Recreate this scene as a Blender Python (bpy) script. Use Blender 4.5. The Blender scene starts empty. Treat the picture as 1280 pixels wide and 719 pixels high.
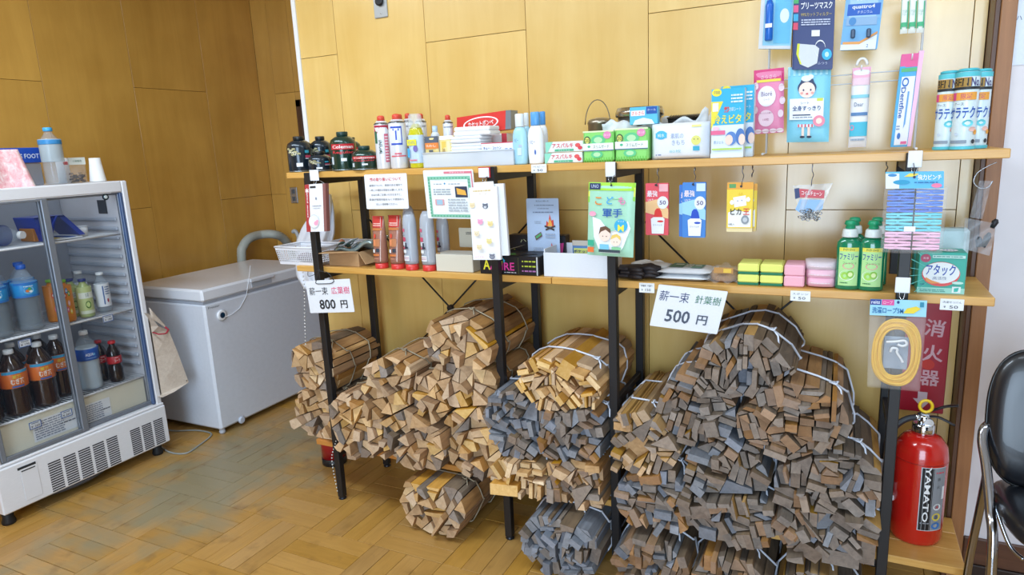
import bpy, math, random
from mathutils import Vector, Matrix, Euler
from mathutils.geometry import tessellate_polygon

# ---------------------------------------------------------------- camera, light, exposure
SC = bpy.context.scene
COL = SC.collection
CAMH, FPX = 1.54, 835.687
YAW, PIT, ROL = -0.461271592, -0.204736688, -0.0456713319
_F = Vector((math.sin(YAW)*math.cos(PIT), math.cos(YAW)*math.cos(PIT), math.sin(PIT)))
_r = Vector((math.cos(YAW), -math.sin(YAW), 0)); _u = _r.cross(_F)
_R = _r*math.cos(ROL) + _u*math.sin(ROL)
_U = _u*math.cos(ROL) - _r*math.sin(ROL)
cam = bpy.data.cameras.new('camera'); cam.sensor_width = 36; cam.lens = FPX/1280*36
cam.clip_start = .05
camo = bpy.data.objects.new('camera', cam); COL.objects.link(camo)
camo.matrix_world = Matrix(((_R.x,_U.x,-_F.x,0),(_R.y,_U.y,-_F.y,0),(_R.z,_U.z,-_F.z,CAMH),(0,0,0,1)))
SC.camera = camo
w = bpy.data.worlds.new('World'); SC.world = w; w.use_nodes = True
bg = w.node_tree.nodes['Background']; bg.inputs[0].default_value = (.72,.85,1,1); bg.inputs[1].default_value = .8
SC.view_settings.view_transform = 'Standard'; SC.view_settings.look = 'None'
SC.view_settings.exposure = 0.0; SC.view_settings.gamma = 1
def area(name, loc, rot, sx, sy, power, col):
    l = bpy.data.lights.new(name, 'AREA'); l.shape = 'RECTANGLE'; l.size = sx; l.size_y = sy; l.energy = power; l.color = col
    o = bpy.data.objects.new(name, l); COL.objects.link(o); o.location = loc; o.rotation_euler = rot; return o
# daylight through the tall window behind the camera, the front window on the left, and the ceiling tubes
area('window_daylight', (.2,-2.95,1.55), (math.radians(90),0,0), 2.2, 2.7, 175, (.62,.80,1))
area('ceiling_tube_light', (-2.1,0.9,2.93), (0,0,0), 2.4, .3, 68, (.74,.87,1))
area('ceiling_tube_light', (1.0,1.1,2.93), (0,0,0), 2.4, .3, 24, (.74,.87,1))

def at(x, y, ax, val):
    """the point seen at photograph pixel (x, y) on the world plane: axis ax = val"""
    d = _R*((x-640)/FPX) - _U*((y-359.5)/FPX) + _F
    o = Vector((0,0,CAMH)); t = (val-o[ax])/d[ax]
    return o + d*t

# ---------------------------------------------------------------- materials
def lin(h):
    h = h.lstrip('#'); c = [int(h[i:i+2],16)/255 for i in (0,2,4)]
    return tuple(((v+.055)/1.055)**2.4 if v > .04045 else v/12.92 for v in c) + (1,)
_mats = {}
def mat(name):
    m = bpy.data.materials.new(name); m.use_nodes = True
    return m, m.node_tree, m.node_tree.nodes['Principled BSDF']
def C(h, rough=.55, metal=0, **k):
    key = (h, rough, metal, tuple(sorted(k.items())))
    if key in _mats: return _mats[key]
    m, t, b = mat('paint_'+h.strip('#')+('_metal' if metal else ''))
    # very slight procedural mottling so no surface is perfectly flat
    n = t.nodes.new('ShaderNodeTexNoise'); n.inputs['Scale'].default_value = 35
    mx = t.nodes.new('ShaderNodeMix'); mx.data_type = 'RGBA'; mx.blend_type = 'MULTIPLY'
    mx.inputs[0].default_value = .10
    mx.inputs[6].default_value = lin(h)
    t.links.new(n.outputs[0], mx.inputs[7]); t.links.new(mx.outputs[2], b.inputs['Base Color'])
    b.inputs['Roughness'].default_value = rough; b.inputs['Metallic'].default_value = metal
    for kk, v in k.items(): b.inputs[kk.replace('_',' ')].default_value = v
    _mats[key] = m; return m
def film(name, col='#ffffff', amount=.25, rough=.12):
    """thin clear plastic: mostly transparent with a gloss coat and a little haze"""
    key = ('film', col, amount, rough)
    if key in _mats: return _mats[key]
    m = bpy.data.materials.new(name); m.use_nodes = True; t = m.node_tree
    b = t.nodes['Principled BSDF']; o = t.nodes['Material Output']
    b.inputs['Base Color'].default_value = lin(col); b.inputs['Roughness'].default_value = rough
    tr = t.nodes.new('ShaderNodeBsdfTransparent'); mx = t.nodes.new('ShaderNodeMixShader')
    mx.inputs[0].default_value = amount
    t.links.new(tr.outputs[0], mx.inputs[1]); t.links.new(b.outputs[0], mx.inputs[2]); t.links.new(mx.outputs[0], o.inputs[0])
    _mats[key] = m; return m
def wood(name, c1, c2, scale, rough=.4, var=.12, sat=.0, mottle=.5, bump=.0, joints=None, stain=None, coat=0):
    m, t, b = mat(name); N = t.nodes.new; L = t.links.new
    tc = N('ShaderNodeTexCoord'); oi = N('ShaderNodeObjectInfo')
    ad = N('ShaderNodeVectorMath'); ad.operation = 'ADD'
    sc = N('ShaderNodeVectorMath'); sc.operation = 'SCALE'; sc.inputs['Scale'].default_value = 17
    cb = N('ShaderNodeCombineXYZ')
    for i in range(3): L(oi.outputs['Random'], cb.inputs[i])
    L(cb.outputs[0], sc.inputs[0]); L(tc.outputs['Object'], ad.inputs[0]); L(sc.outputs[0], ad.inputs[1])
    mp = N('ShaderNodeMapping'); mp.inputs['Scale'].default_value = scale; L(ad.outputs[0], mp.inputs[0])
    n1 = N('ShaderNodeTexNoise'); n1.inputs['Scale'].default_value = 1; n1.inputs['Detail'].default_value = 6; n1.inputs['Roughness'].default_value = .65
    n1.inputs['Distortion'].default_value = .6
    L(mp.outputs[0], n1.inputs['Vector'])
    n2 = N('ShaderNodeTexNoise'); n2.inputs['Scale'].default_value = 3.5; n2.inputs['Detail'].default_value = 3; L(ad.outputs[0], n2.inputs['Vector'])
    a = N('ShaderNodeMath'); a.operation = 'MULTIPLY'; a.inputs[1].default_value = mottle; L(n2.outputs[0], a.inputs[0])
    a2 = N('ShaderNodeMath'); a2.operation = 'MULTIPLY_ADD'; a2.inputs[1].default_value = 1-mottle; L(n1.outputs[0], a2.inputs[0]); L(a.outputs[0], a2.inputs[2])
    cr = N('ShaderNodeValToRGB'); cr.color_ramp.elements[0].position = .33; cr.color_ramp.elements[1].position = .67
    cr.color_ramp.elements[0].color = lin(c1); cr.color_ramp.elements[1].color = lin(c2); L(a2.outputs[0], cr.inputs[0])
    hs = N('ShaderNodeHueSaturation')
    mr = N('ShaderNodeMapRange'); mr.inputs[3].default_value = 1-var; mr.inputs[4].default_value = 1+var
    L(oi.outputs['Random'], mr.inputs[0]); L(mr.outputs[0], hs.inputs['Value'])
    if sat:
        ml = N('ShaderNodeMath'); ml.operation = 'MULTIPLY'; ml.inputs[1].default_value = 37.7; L(oi.outputs['Random'], ml.inputs[0])
        fr = N('ShaderNodeMath'); fr.operation = 'FRACT'; L(ml.outputs[0], fr.inputs[0])
        m2 = N('ShaderNodeMapRange'); m2.inputs[3].default_value = 1-sat; m2.inputs[4].default_value = 1+sat
        L(fr.outputs[0], m2.inputs[0]); L(m2.outputs[0], hs.inputs['Saturation'])
    L(cr.outputs[0], hs.inputs['Color']); out = hs.outputs[0]
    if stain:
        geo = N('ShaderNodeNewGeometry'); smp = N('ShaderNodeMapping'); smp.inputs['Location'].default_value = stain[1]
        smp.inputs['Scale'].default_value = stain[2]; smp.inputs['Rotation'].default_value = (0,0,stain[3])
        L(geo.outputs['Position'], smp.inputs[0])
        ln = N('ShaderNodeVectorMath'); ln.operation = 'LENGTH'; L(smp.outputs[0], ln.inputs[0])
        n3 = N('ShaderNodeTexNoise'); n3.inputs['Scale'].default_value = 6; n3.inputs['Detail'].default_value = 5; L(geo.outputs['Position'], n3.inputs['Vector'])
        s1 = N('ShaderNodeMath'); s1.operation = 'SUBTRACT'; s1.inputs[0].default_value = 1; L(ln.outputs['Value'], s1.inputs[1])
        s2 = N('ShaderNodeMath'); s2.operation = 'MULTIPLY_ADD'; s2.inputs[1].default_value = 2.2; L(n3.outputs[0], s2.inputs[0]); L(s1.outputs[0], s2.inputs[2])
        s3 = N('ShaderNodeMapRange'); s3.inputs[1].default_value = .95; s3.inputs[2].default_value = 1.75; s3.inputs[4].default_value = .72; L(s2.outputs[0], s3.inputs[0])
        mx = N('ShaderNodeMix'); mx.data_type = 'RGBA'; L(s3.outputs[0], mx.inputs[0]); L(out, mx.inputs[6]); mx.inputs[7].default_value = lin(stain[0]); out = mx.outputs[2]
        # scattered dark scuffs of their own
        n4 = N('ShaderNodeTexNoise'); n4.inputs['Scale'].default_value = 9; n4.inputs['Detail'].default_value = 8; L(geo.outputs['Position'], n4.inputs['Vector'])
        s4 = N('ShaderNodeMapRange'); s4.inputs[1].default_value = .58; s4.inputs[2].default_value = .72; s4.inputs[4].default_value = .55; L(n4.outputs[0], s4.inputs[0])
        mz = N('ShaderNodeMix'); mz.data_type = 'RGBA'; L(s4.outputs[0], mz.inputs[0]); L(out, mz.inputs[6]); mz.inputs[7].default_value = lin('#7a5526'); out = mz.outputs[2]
    L(out, b.inputs['Base Color']); b.inputs['Roughness'].default_value = rough; b.inputs['Coat Weight'].default_value = coat
    b.inputs['Coat Roughness'].default_value = .22; b.inputs['Coat IOR'].default_value = 1.7
    if bump:
        bp = N('ShaderNodeBump'); bp.inputs['Strength'].default_value = bump; bp.inputs['Distance'].default_value = .004
        L(n1.outputs[0], bp.inputs['Height']); L(bp.outputs[0], b.inputs['Normal'])
    _mats[name] = m; return m

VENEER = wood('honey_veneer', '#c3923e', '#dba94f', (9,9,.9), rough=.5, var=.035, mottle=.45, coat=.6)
VENEER_LIT = wood('honey_veneer_lit', '#ddb35c', '#edc97a', (9,9,.9), rough=.42, var=.03, mottle=.45, coat=1.0)  # same veneer made paler: window glare on the back wall put into the colour
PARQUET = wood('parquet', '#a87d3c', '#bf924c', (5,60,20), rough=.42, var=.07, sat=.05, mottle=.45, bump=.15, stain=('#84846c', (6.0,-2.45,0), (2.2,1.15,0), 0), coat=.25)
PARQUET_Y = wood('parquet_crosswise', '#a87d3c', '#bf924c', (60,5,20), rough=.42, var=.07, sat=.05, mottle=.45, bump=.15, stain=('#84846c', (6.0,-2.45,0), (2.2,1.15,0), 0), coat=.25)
BOARD = wood('shelf_board', '#c8913f', '#dcae62', (3,45,45), rough=.45, var=.05, mottle=.3, coat=.2)
BOARD_RED = wood('lower_board', '#b26f2c', '#cf9148', (3,45,45), rough=.5, var=.06, mottle=.3)
TRIM = wood('door_trim_wood', '#8a5c36', '#a8754a', (30,30,2), rough=.45, var=.02, mottle=.3)
TRIM_DARK = wood('dark_trim_wood', '#4a2f1e', '#64412a', (30,30,2), rough=.4, var=.02, mottle=.3)
BASEW = wood('baseboard_wood', '#4b2f22', '#6b4632', (2,30,30), rough=.4, var=.02, mottle=.3)
HARD_SIDE = wood('split_hardwood_side', '#866342', '#b98f60', (45,5,45), rough=.8, var=.24, sat=.2, mottle=.35, bump=.5)
HARD_END = wood('split_hardwood_end', '#a98560', '#d6b68e', (60,60,60), rough=.85, var=.2, sat=.2, mottle=.5, bump=.3)
PALE_SIDE = wood('pale_offcut_side', '#a87c48', '#cfa468', (45,5,45), rough=.8, var=.22, sat=.25, mottle=.35, bump=.4)
PALE_END = wood('pale_offcut_end', '#c49c66', '#e6c898', (60,60,60), rough=.85, var=.18, sat=.25, mottle=.5, bump=.3)
GREY_SIDE = wood('weathered_plank_side', '#53473c', '#85735f', (45,5,45), rough=.85, var=.25, sat=.3, mottle=.35, bump=.5)
GREY_END = wood('weathered_plank_end', '#6c6058', '#9a8c80', (60,60,60), rough=.9, var=.2, sat=.3, mottle=.5, bump=.3)
SLATE_SIDE = wood('slate_plank_side', '#585c64', '#7e838c', (45,5,45), rough=.85, var=.2, sat=.3, mottle=.35, bump=.5)
SLATE_END = wood('slate_plank_end', '#6c6f76', '#92949c', (60,60,60), rough=.9, var=.2, sat=.35, mottle=.5, bump=.3)
YEL_SIDE = wood('yellow_plank_side', '#94703c', '#bd965a', (45,5,45), rough=.8, var=.18, sat=.2, mottle=.35, bump=.4)
BROWN_END = wood('brown_plank_end', '#80644e', '#a68568', (60,60,60), rough=.9, var=.2, sat=.25, mottle=.5, bump=.3)
BLACK = C('#1d1d20', .45); STEEL = C('#c8ccd2', .25, 1); WHITE = C('#eef0f4', .45); CHROME = C('#d8dae0', .12, 1)
ENAMEL = C('#dfe4ee', .28); FILM = film('clear_film', '#ffffff', .10, .1); GLASS = film('door_glass', '#3a4450', .10, .03)
PETCLEAR = film('clear_pet', '#cfdde8', .17, .06)
GREYTXT = C('#8a8f98', .6); INK = C('#2a2a2e', .6)

# ---------------------------------------------------------------- mesh builder
ORG = {}
class MB:
    def __init__(s): s.v = []; s.f = []; s.mi = []; s.m = []; s.smooth = []
    def _m(s, m):
        if m not in s.m: s.m.append(m)
        return s.m.index(m)
    def add(s, vs, fs, m, smooth=False, mx=None):
        b = len(s.v)
        s.v += [mx @ Vector(p) if mx else Vector(p) for p in vs]
        i = s._m(m)
        for f in fs: s.f.append([b+k for k in f]); s.mi.append(i); s.smooth.append(smooth)
        return s
    def box(s, a, b, m, bev=0, mx=None):
        x0,x1 = sorted((a[0],b[0])); y0,y1 = sorted((a[1],b[1])); z0,z1 = sorted((a[2],b[2]))
        if bev <= 0:
            vs = [(x0,y0,z0),(x1,y0,z0),(x1,y1,z0),(x0,y1,z0),(x0,y0,z1),(x1,y0,z1),(x1,y1,z1),(x0,y1,z1)]
            return s.add(vs, [(0,3,2,1),(4,5,6,7),(0,1,5,4),(1,2,6,5),(2,3,7,6),(3,0,4,7)], m, mx=mx)
        e = min(bev, (x1-x0)*.45, (y1-y0)*.45, (z1-z0)*.45)
        vs = []; X=(x0,x1); Y=(y0,y1); Z=(z0,z1)
        def g(i,j,k,ax):
            p = [X[i],Y[j],Z[k]]; sg = [1 if i==0 else -1, 1 if j==0 else -1, 1 if k==0 else -1]
            for a_ in range(3):
                if a_ != ax: p[a_] += sg[a_]*e
            vs.append(tuple(p)); return len(vs)-1
        id_ = {}
        for i in (0,1):
            for j in (0,1):
                for k in (0,1):
                    for ax in (0,1,2): id_[i,j,k,ax] = g(i,j,k,ax)
        fs = []
        for i in (0,1):
            q = [id_[i,0,0,0],id_[i,1,0,0],id_[i,1,1,0],id_[i,0,1,0]]; fs.append(q if i else q[::-1])
            q = [id_[0,i,0,1],id_[1,i,0,1],id_[1,i,1,1],id_[0,i,1,1]]; fs.append(q[::-1] if i else q)
            q = [id_[0,0,i,2],id_[1,0,i,2],id_[1,1,i,2],id_[0,1,i,2]]; fs.append(q if i else q[::-1])
        for i in (0,1):
            for j in (0,1):
                fs.append([id_[i,j,0,0],id_[i,j,1,0],id_[i,j,1,1],id_[i,j,0,1]])
                fs.append([id_[i,0,j,0],id_[i,1,j,0],id_[i,1,j,2],id_[i,0,j,2]])
                fs.append([id_[0,i,j,1],id_[1,i,j,1],id_[1,i,j,2],id_[0,i,j,2]])
        for i in (0,1):
            for j in (0,1):
                for k in (0,1): fs.append([id_[i,j,k,0],id_[i,j,k,1],id_[i,j,k,2]])
        return s.add(vs, fs, m, mx=mx)
    def lathe(s, c, prof, m, n=20, ax='z', sx=1, sy=1, rot=0, mx=None, smooth=True, ramp=None):
        """prof: list of (radius, height[, material]) from bottom to top"""
        P = []
        for q in prof:
            r, h = q[0], q[1]
            for i in range(n):
                a = 2*math.pi*(i+.5)/n + rot
                x, y = r*sx*math.cos(a), r*sy*math.sin(a)
                p = (x,y,h) if ax=='z' else ((x,h,y) if ax=='y' else (h,x,y))
                P.append((p[0]+c[0],p[1]+c[1],p[2]+c[2]))
        base = len(s.v); s.v += [mx @ Vector(p) if mx else Vector(p) for p in P]
        cur = m
        for k in range(len(prof)-1):
            if len(prof[k]) > 2: cur = prof[k][2]
            i_ = s._m(cur)
            for i in range(n):
                j = (i+1) % n
                s.f.append([base+k*n+i, base+k*n+j, base+(k+1)*n+j, base+(k+1)*n+i]); s.mi.append(i_); s.smooth.append(smooth)
        if prof[0][0] > 1e-5: s.f.append([base+i for i in range(n)][::-1]); s.mi.append(s._m(m)); s.smooth.append(False)
        if prof[-1][0] > 1e-5:
            s.f.append([base+(len(prof)-1)*n+i for i in range(n)]); s.mi.append(s._m(cur)); s.smooth.append(False)
        return s
    def tube(s, pts, r, m, n=8, closed=False, flat=1.0):
        pts = [Vector(p) for p in pts]; k = len(pts); base = len(s.v); up = None
        for i, p in enumerate(pts):
            if closed: t = pts[(i+1)%k] - pts[i-1]
            else: t = pts[min(i+1,k-1)] - pts[max(i-1,0)]
            t = t.normalized() if t.length > 1e-9 else Vector((0,0,1))
            if up is None: up = Vector((0,0,1)) if abs(t.z) < .9 else Vector((1,0,0))
            a = t.cross(up)
            a = a.normalized() if a.length > 1e-6 else t.orthogonal().normalized()
            b = a.cross(t).normalized(); up = b
            rr = r[i] if isinstance(r, (list,tuple)) else r
            for q in range(n):
                an = 2*math.pi*q/n; s.v.append(p + a*(math.cos(an)*rr) + b*(math.sin(an)*rr*flat))
        mi = s._m(m)
        for i in range(k if closed else k-1):
            i2 = (i+1) % k
            for q in range(n):
                q2 = (q+1) % n
                s.f.append([base+i*n+q, base+i*n+q2, base+i2*n+q2, base+i2*n+q]); s.mi.append(mi); s.smooth.append(True)
        if not closed:
            s.f.append([base+q for q in range(n)][::-1]); s.mi.append(mi); s.smooth.append(False)
            s.f.append([base+(k-1)*n+q for q in range(n)]); s.mi.append(mi); s.smooth.append(False)
        return s
    def grid(s, fn, nu, nv, m, smooth=True, thick=None):
        """surface from fn(u, v) in 0..1; thick: offset vector for a back side"""
        vs = [Vector(fn(i/nu, j/nv)) for j in range(nv+1) for i in range(nu+1)]
        fs = [(j*(nu+1)+i, j*(nu+1)+i+1, (j+1)*(nu+1)+i+1, (j+1)*(nu+1)+i) for j in range(nv) for i in range(nu)]
        if thick is not None:
            k = len(vs); t = Vector(thick); vs += [v+t for v in vs]
            fs += [tuple(q+k for q in f)[::-1] for f in fs]
            W = nu+1
            ring = [i for i in range(nu)] + [j*W+nu for j in range(nv)] + [nv*W+i for i in range(nu,0,-1)] + [j*W for j in range(nv,0,-1)]
            for a_ in range(len(ring)):
                p, q = ring[a_], ring[(a_+1) % len(ring)]; fs.append((p, p+k, q+k, q))
        return s.add(vs, fs, m, smooth)
    def prism(s, poly, d0, d1, m, ax=1, mend=None, mx=None):
        """extrude a 2D polygon (a,b) along axis ax from d0 to d1"""
        n = len(poly); vs = []
        for d in (d0, d1):
            for a, b in poly: vs.append((a,d,b) if ax==1 else ((a,b,d) if ax==2 else (d,a,b)))
        s.add(vs, [(i,(i+1)%n,n+(i+1)%n,n+i) for i in range(n)], m, mx=mx)
        tr = tessellate_polygon([[Vector((a,b,0)) for a,b in poly]])
        s.add(vs[:n], [tuple(t) for t in tr], mend or m, mx=mx)
        s.add(vs[n:], [tuple(t)[::-1] for t in tr], mend or m, mx=mx)
        return s
    def build(s, name, parent=None, recalc=True):
        o = Vector((0,0,0))
        if parent is not None: o = ORG[parent.name]
        me = bpy.data.meshes.new(name); me.from_pydata([v-o for v in s.v], [], s.f)
        for m in s.m: me.materials.append(m)
        me.polygons.foreach_set('material_index', s.mi); me.polygons.foreach_set('use_smooth', s.smooth)
        if recalc:
            import bmesh
            bm = bmesh.new(); bm.from_mesh(me); bmesh.ops.recalc_face_normals(bm, faces=bm.faces); bm.to_mesh(me); bm.free()
        me.update()
        ob = bpy.data.objects.new(name, me); COL.objects.link(ob)
        if parent is not None: ob.parent = parent
        ORG[ob.name] = o
        return ob
def thing(name, label, cat, loc, group=None):
    o = bpy.data.objects.new(name, None); COL.objects.link(o); o.location = loc; o.empty_display_size = .05
    o['label'] = label; o['category'] = cat
    if group: o['group'] = group
    ORG[o.name] = Vector(loc); return o
def tag(o, label, cat, group=None):
    o['label'] = label; o['category'] = cat
    if group: o['group'] = group
    return o
def single(mb, name, label, cat, group=None):
    """one-mesh thing with its origin at its own base centre"""
    xs = [v.x for v in mb.v]; ys = [v.y for v in mb.v]; zs = [v.z for v in mb.v]
    c = Vector(((min(xs)+max(xs))/2, (min(ys)+max(ys))/2, min(zs)))
    mb.v = [v-c for v in mb.v]; o = mb.build(name); o.location = c; ORG[o.name] = c
    return tag(o, label, cat, group)
def struct(mb, name):
    o = mb.build(name); o['kind'] = 'structure'; return o
def copy_tree(o, loc=None, label=None, group=None):
    r = o.copy(); COL.objects.link(r)
    if loc is not None: r.location = loc
    if label: r['label'] = label
    if group: r['group'] = group
    for ch in list(o.children):
        c = ch.copy(); COL.objects.link(c); c.parent = r
        for g in list(ch.children):
            d = g.copy(); COL.objects.link(d); d.parent = c
    return r

# ---------------------------------------------------------------- lettering
_tc = {}
def glyphs(st, bold=False):
    key = (st, bold)
    if key not in _tc:
        cu = bpy.data.curves.new('t', 'FONT'); cu.body = st; cu.size = 1; cu.align_x = 'CENTER'; cu.align_y = 'CENTER'
        cu.resolution_u = 2; cu.offset = .018 if bold else 0
        ob = bpy.data.objects.new('t', cu)
        ts = bpy.data.scenes.new('t'); ts.collection.objects.link(ob); ts.view_layers[0].update(); dg = ts.view_layers[0].depsgraph
        me = bpy.data.meshes.new_from_object(ob.evaluated_get(dg))
        vs = [v.co.copy() for v in me.vertices]; fs = [tuple(p.vertices) for p in me.polygons]
        if vs:
            x0 = min(v.x for v in vs); x1 = max(v.x for v in vs); y0 = min(v.y for v in vs); y1 = max(v.y for v in vs)
            vs = [Vector((v.x-(x0+x1)/2, v.y-(y0+y1)/2, 0)) for v in vs]
            dim = (x1-x0, y1-y0)
        else: dim = (1,1)
        bpy.data.scenes.remove(ts); bpy.data.objects.remove(ob); bpy.data.curves.remove(cu); bpy.data.meshes.remove(me)
        _tc[key] = (vs, fs, dim)
    return _tc[key]
class Art:
    """flat print on a face. O: top-left corner, U: vector along the width, V: vector down the height, N: outward normal"""
    def __init__(s, O, U, V, N=None, wrap=None):
        s.O = Vector(O); s.U = Vector(U); s.V = Vector(V); s.N = Vector(N).normalized() if N else s.V.cross(s.U).normalized()
        s.k = 0; s.mb = MB(); s.wrap = wrap
    def p(s, u, v):
        if s.wrap: return s.wrap(u, v, .0003 + .00012*s.k)
        return s.O + s.U*u + s.V*v + s.N*(.0006+.00022*s.k)
    def poly(s, pts, m):
        m = C(m) if isinstance(m, str) else m
        s.k += 1; tr = tessellate_polygon([[Vector((a,b,0)) for a,b in pts]])
        s.mb.add([s.p(a,b) for a,b in pts], [tuple(t) for t in tr], m); return s
    def rect(s, u0, v0, u1, v1, m):
        if s.wrap:
            m = C(m) if isinstance(m, str) else m; s.k += 1
            n = max(1, int(abs(u1-u0)*14)+1)
            vs = [s.p(u0+(u1-u0)*i/n, v) for i in range(n+1) for v in (v0,v1)]
            s.mb.add(vs, [(2*i,2*i+1,2*i+3,2*i+2) for i in range(n)], m); return s
        return s.poly([(u0,v0),(u1,v0),(u1,v1),(u0,v1)], m)
    def ell(s, cu, cv, ru, rv, m, n=16):
        return s.poly([(cu+ru*math.cos(2*math.pi*i/n), cv+rv*math.sin(2*math.pi*i/n)) for i in range(n)], m)
    def text(s, st, cu, cv, h, m, w=None, rot=0, bold=False):
        """h: glyph height as a fraction of the print height; w: total width as a fraction of the print width"""
        m = C(m) if isinstance(m, str) else m
        vs, fs, dim = glyphs(st, bold); s.k += 1
        H = s.V.length; W = s.U.length
        ky = h*H/max(dim[1],.01); kx = (w*W/dim[0]) if w else ky
        cr, sr = math.cos(rot), math.sin(rot); out = []
        for q in vs:
            x, y = q.x*kx, q.y*ky; x, y = x*cr - y*sr, x*sr + y*cr
            out.append(s.p(cu + x/W, cv - y/H))
        s.mb.add(out, fs, m); return s
    def lines(s, u0, v0, u1, v1, n, m='#9aa0a8', seed=1):
        """rows of print too small to read"""
        R = random.Random(seed); m = C(m) if isinstance(m, str) else m
        h = (v1-v0)/n
        for i in range(n):
            u = u0
            while u < u1-.02:
                l = R.uniform(.03,.12)*(1 if u1-u0 > .3 else .6); e = min(u+l, u1)
                s.k = s.k if u > u0 else s.k+1
                vs = [(u,v0+h*i+h*.2),(e,v0+h*i+h*.2),(e,v0+h*i+h*.7),(u,v0+h*i+h*.7)]
                s.mb.add([s.p(a,b) for a,b in vs], [(0,1,2,3)], m)
                u = e + R.uniform(.008,.02)
        return s
    def build(s, parent, name='print'):
        return s.mb.build(name, parent, recalc=False)

# ---------------------------------------------------------------- the room
GAP = .0011
def panel_wall(root, axis, pos, edges, kinds, zmax, m, outward, zmin=0):
    """veneer panels with open joints; axis 1: wall at y = pos facing -y, axis 0: wall at x = pos facing +x"""
    for (a, b), k in zip(zip(edges[:-1], edges[1:]), kinds):
        js = [zmin] + [z for z in ([.553, 2.007] if k == 'A' else ([1.28, 2.734] if k == 'B' else [])) if zmin < z < zmax] + [zmax]
        for z0, z1 in zip(js[:-1], js[1:]):
            mb = MB()
            if axis == 1: mb.box((a+GAP,pos,z0+GAP), (b-GAP,pos+.012,z1-GAP), m, .0005)
            else: mb.box((pos-.012,a+GAP,z0+GAP), (pos,b-GAP,z1-GAP), m, .0005)
            mb.build('panel', root)
DARKJ = C('#4a2f16', .9)
CEIL = 3.0
fl = MB().box((-4.0,-3.1,-.06),(4.1,4.0,-.012), C('#4a3216',.8))
floor = struct(fl, 'floor')
px, py = .326, .34
random.seed(5)
plank_mesh = {}
near = 0
rest = {0: MB(), 1: MB()}
for i in range(-4, 13):
    for j in range(-12, 7):
        X0 = -2.93 + i*px; Y0 = 1.91 + j*py
        if X0 < -4.0 or Y0+py > 4.0 or X0 + px > 1.2: continue
        # only squares that fall inside or near the view are laid plank by plank
        c = Vector((X0+px/2, Y0+py/2, 0)) - Vector((0,0,CAMH))
        zc = c.dot(_F); vis = zc > .3
        if vis:
            sx = 640 + FPX*c.dot(_R)/zc; sy = 359.5 - FPX*c.dot(_U)/zc
            vis = -120 < sx < 1290 and sy < 830 and X0 < .5
        d = (i+j) % 2
        for k in range(4):
            if d == 0: a, b = (X0, Y0+py*k/4), (X0+px, Y0+py*(k+1)/4)
            else: a, b = (X0+px*k/4, Y0), (X0+px*(k+1)/4, Y0+py)
            if vis:
                cx, cy = (a[0]+b[0])/2, (a[1]+b[1])/2
                if d not in plank_mesh:
                    hx, hy = (b[0]-a[0])/2-.0009, (b[1]-a[1])/2-.0009
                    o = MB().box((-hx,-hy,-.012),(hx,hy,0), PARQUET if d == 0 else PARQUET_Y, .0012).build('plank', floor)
                    plank_mesh[d] = o.data
                else:
                    o = bpy.data.objects.new('plank', plank_mesh[d]); COL.objects.link(o); o.parent = floor
                o.location = (cx, cy, random.uniform(-.0006,.0006)); near += 1
            else:
                rest[d].box((a[0]+.001,a[1]+.001,-.012),(b[0]-.001,b[1]-.001,0), PARQUET if d == 0 else PARQUET_Y)
for d in (0,1):
    o = rest[d].build('plank_field', floor); o['kind'] = 'stuff'
o = MB().box((1.2,-3.1,-.012),(4.1,4,0), PARQUET).build('plank_field', floor); o['kind'] = 'stuff'

wl = struct(MB().box((-4.0,-3.1,0),(-3.9-.0125,3.9,CEIL), DARKJ), 'wall_left')
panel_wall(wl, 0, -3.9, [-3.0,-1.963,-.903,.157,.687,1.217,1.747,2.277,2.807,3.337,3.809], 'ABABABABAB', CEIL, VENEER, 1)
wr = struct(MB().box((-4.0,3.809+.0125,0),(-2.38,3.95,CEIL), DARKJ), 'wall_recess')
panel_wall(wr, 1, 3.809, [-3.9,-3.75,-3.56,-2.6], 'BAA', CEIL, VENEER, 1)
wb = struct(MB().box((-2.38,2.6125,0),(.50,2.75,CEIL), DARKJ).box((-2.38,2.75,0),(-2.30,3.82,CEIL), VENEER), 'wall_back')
panel_wall(wb, 1, 2.6, [-2.377,-2.147,-1.657,-1.177,-.677,-.177,.34], 'ABABAB', CEIL, VENEER_LIT, 1)
panel_wall(wb, 1, 2.6, [.34,.377], 'X', CEIL, VENEER_LIT, 1)
struct(MB().box((-2.392,2.592,0),(-2.368,2.62,CEIL), C('#f2f2f0',.4), .003), 'trim_1')
t = struct(MB().box((.378,2.50,0),(.392,2.72,CEIL), TRIM_DARK, .002).box((.392,2.494,0),(.432,2.72,CEIL), TRIM, .002), 'trim_2')
struct(MB().box((.430,2.505,0),(4.1,2.75,CEIL), C('#e4e0e4',.75)), 'wall_right')
struct(MB().box((.433,2.492,.085),(4.1,2.506,.18), BASEW, .003).box((.433,2.484,0),(4.1,2.506,.085), C('#2c1d18',.5), .003), 'baseboard_right')
struct(MB().box((-4.0,-3.1,CEIL),(4.1,3.95,CEIL+.1), C('#e6e4de',.9)), 'ceiling')
struct(MB().box((4.0,-3.1,0),(4.1,2.6,CEIL), C('#dedbd6',.9)), 'wall_side')
struct(MB().box((-4.0,-3.2,0),(-.95,-3.1,CEIL), C('#c9a063',.8)).box((1.35,-3.2,0),(4.1,-3.1,CEIL), C('#d8d4cc',.8)), 'wall_rear')
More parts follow.
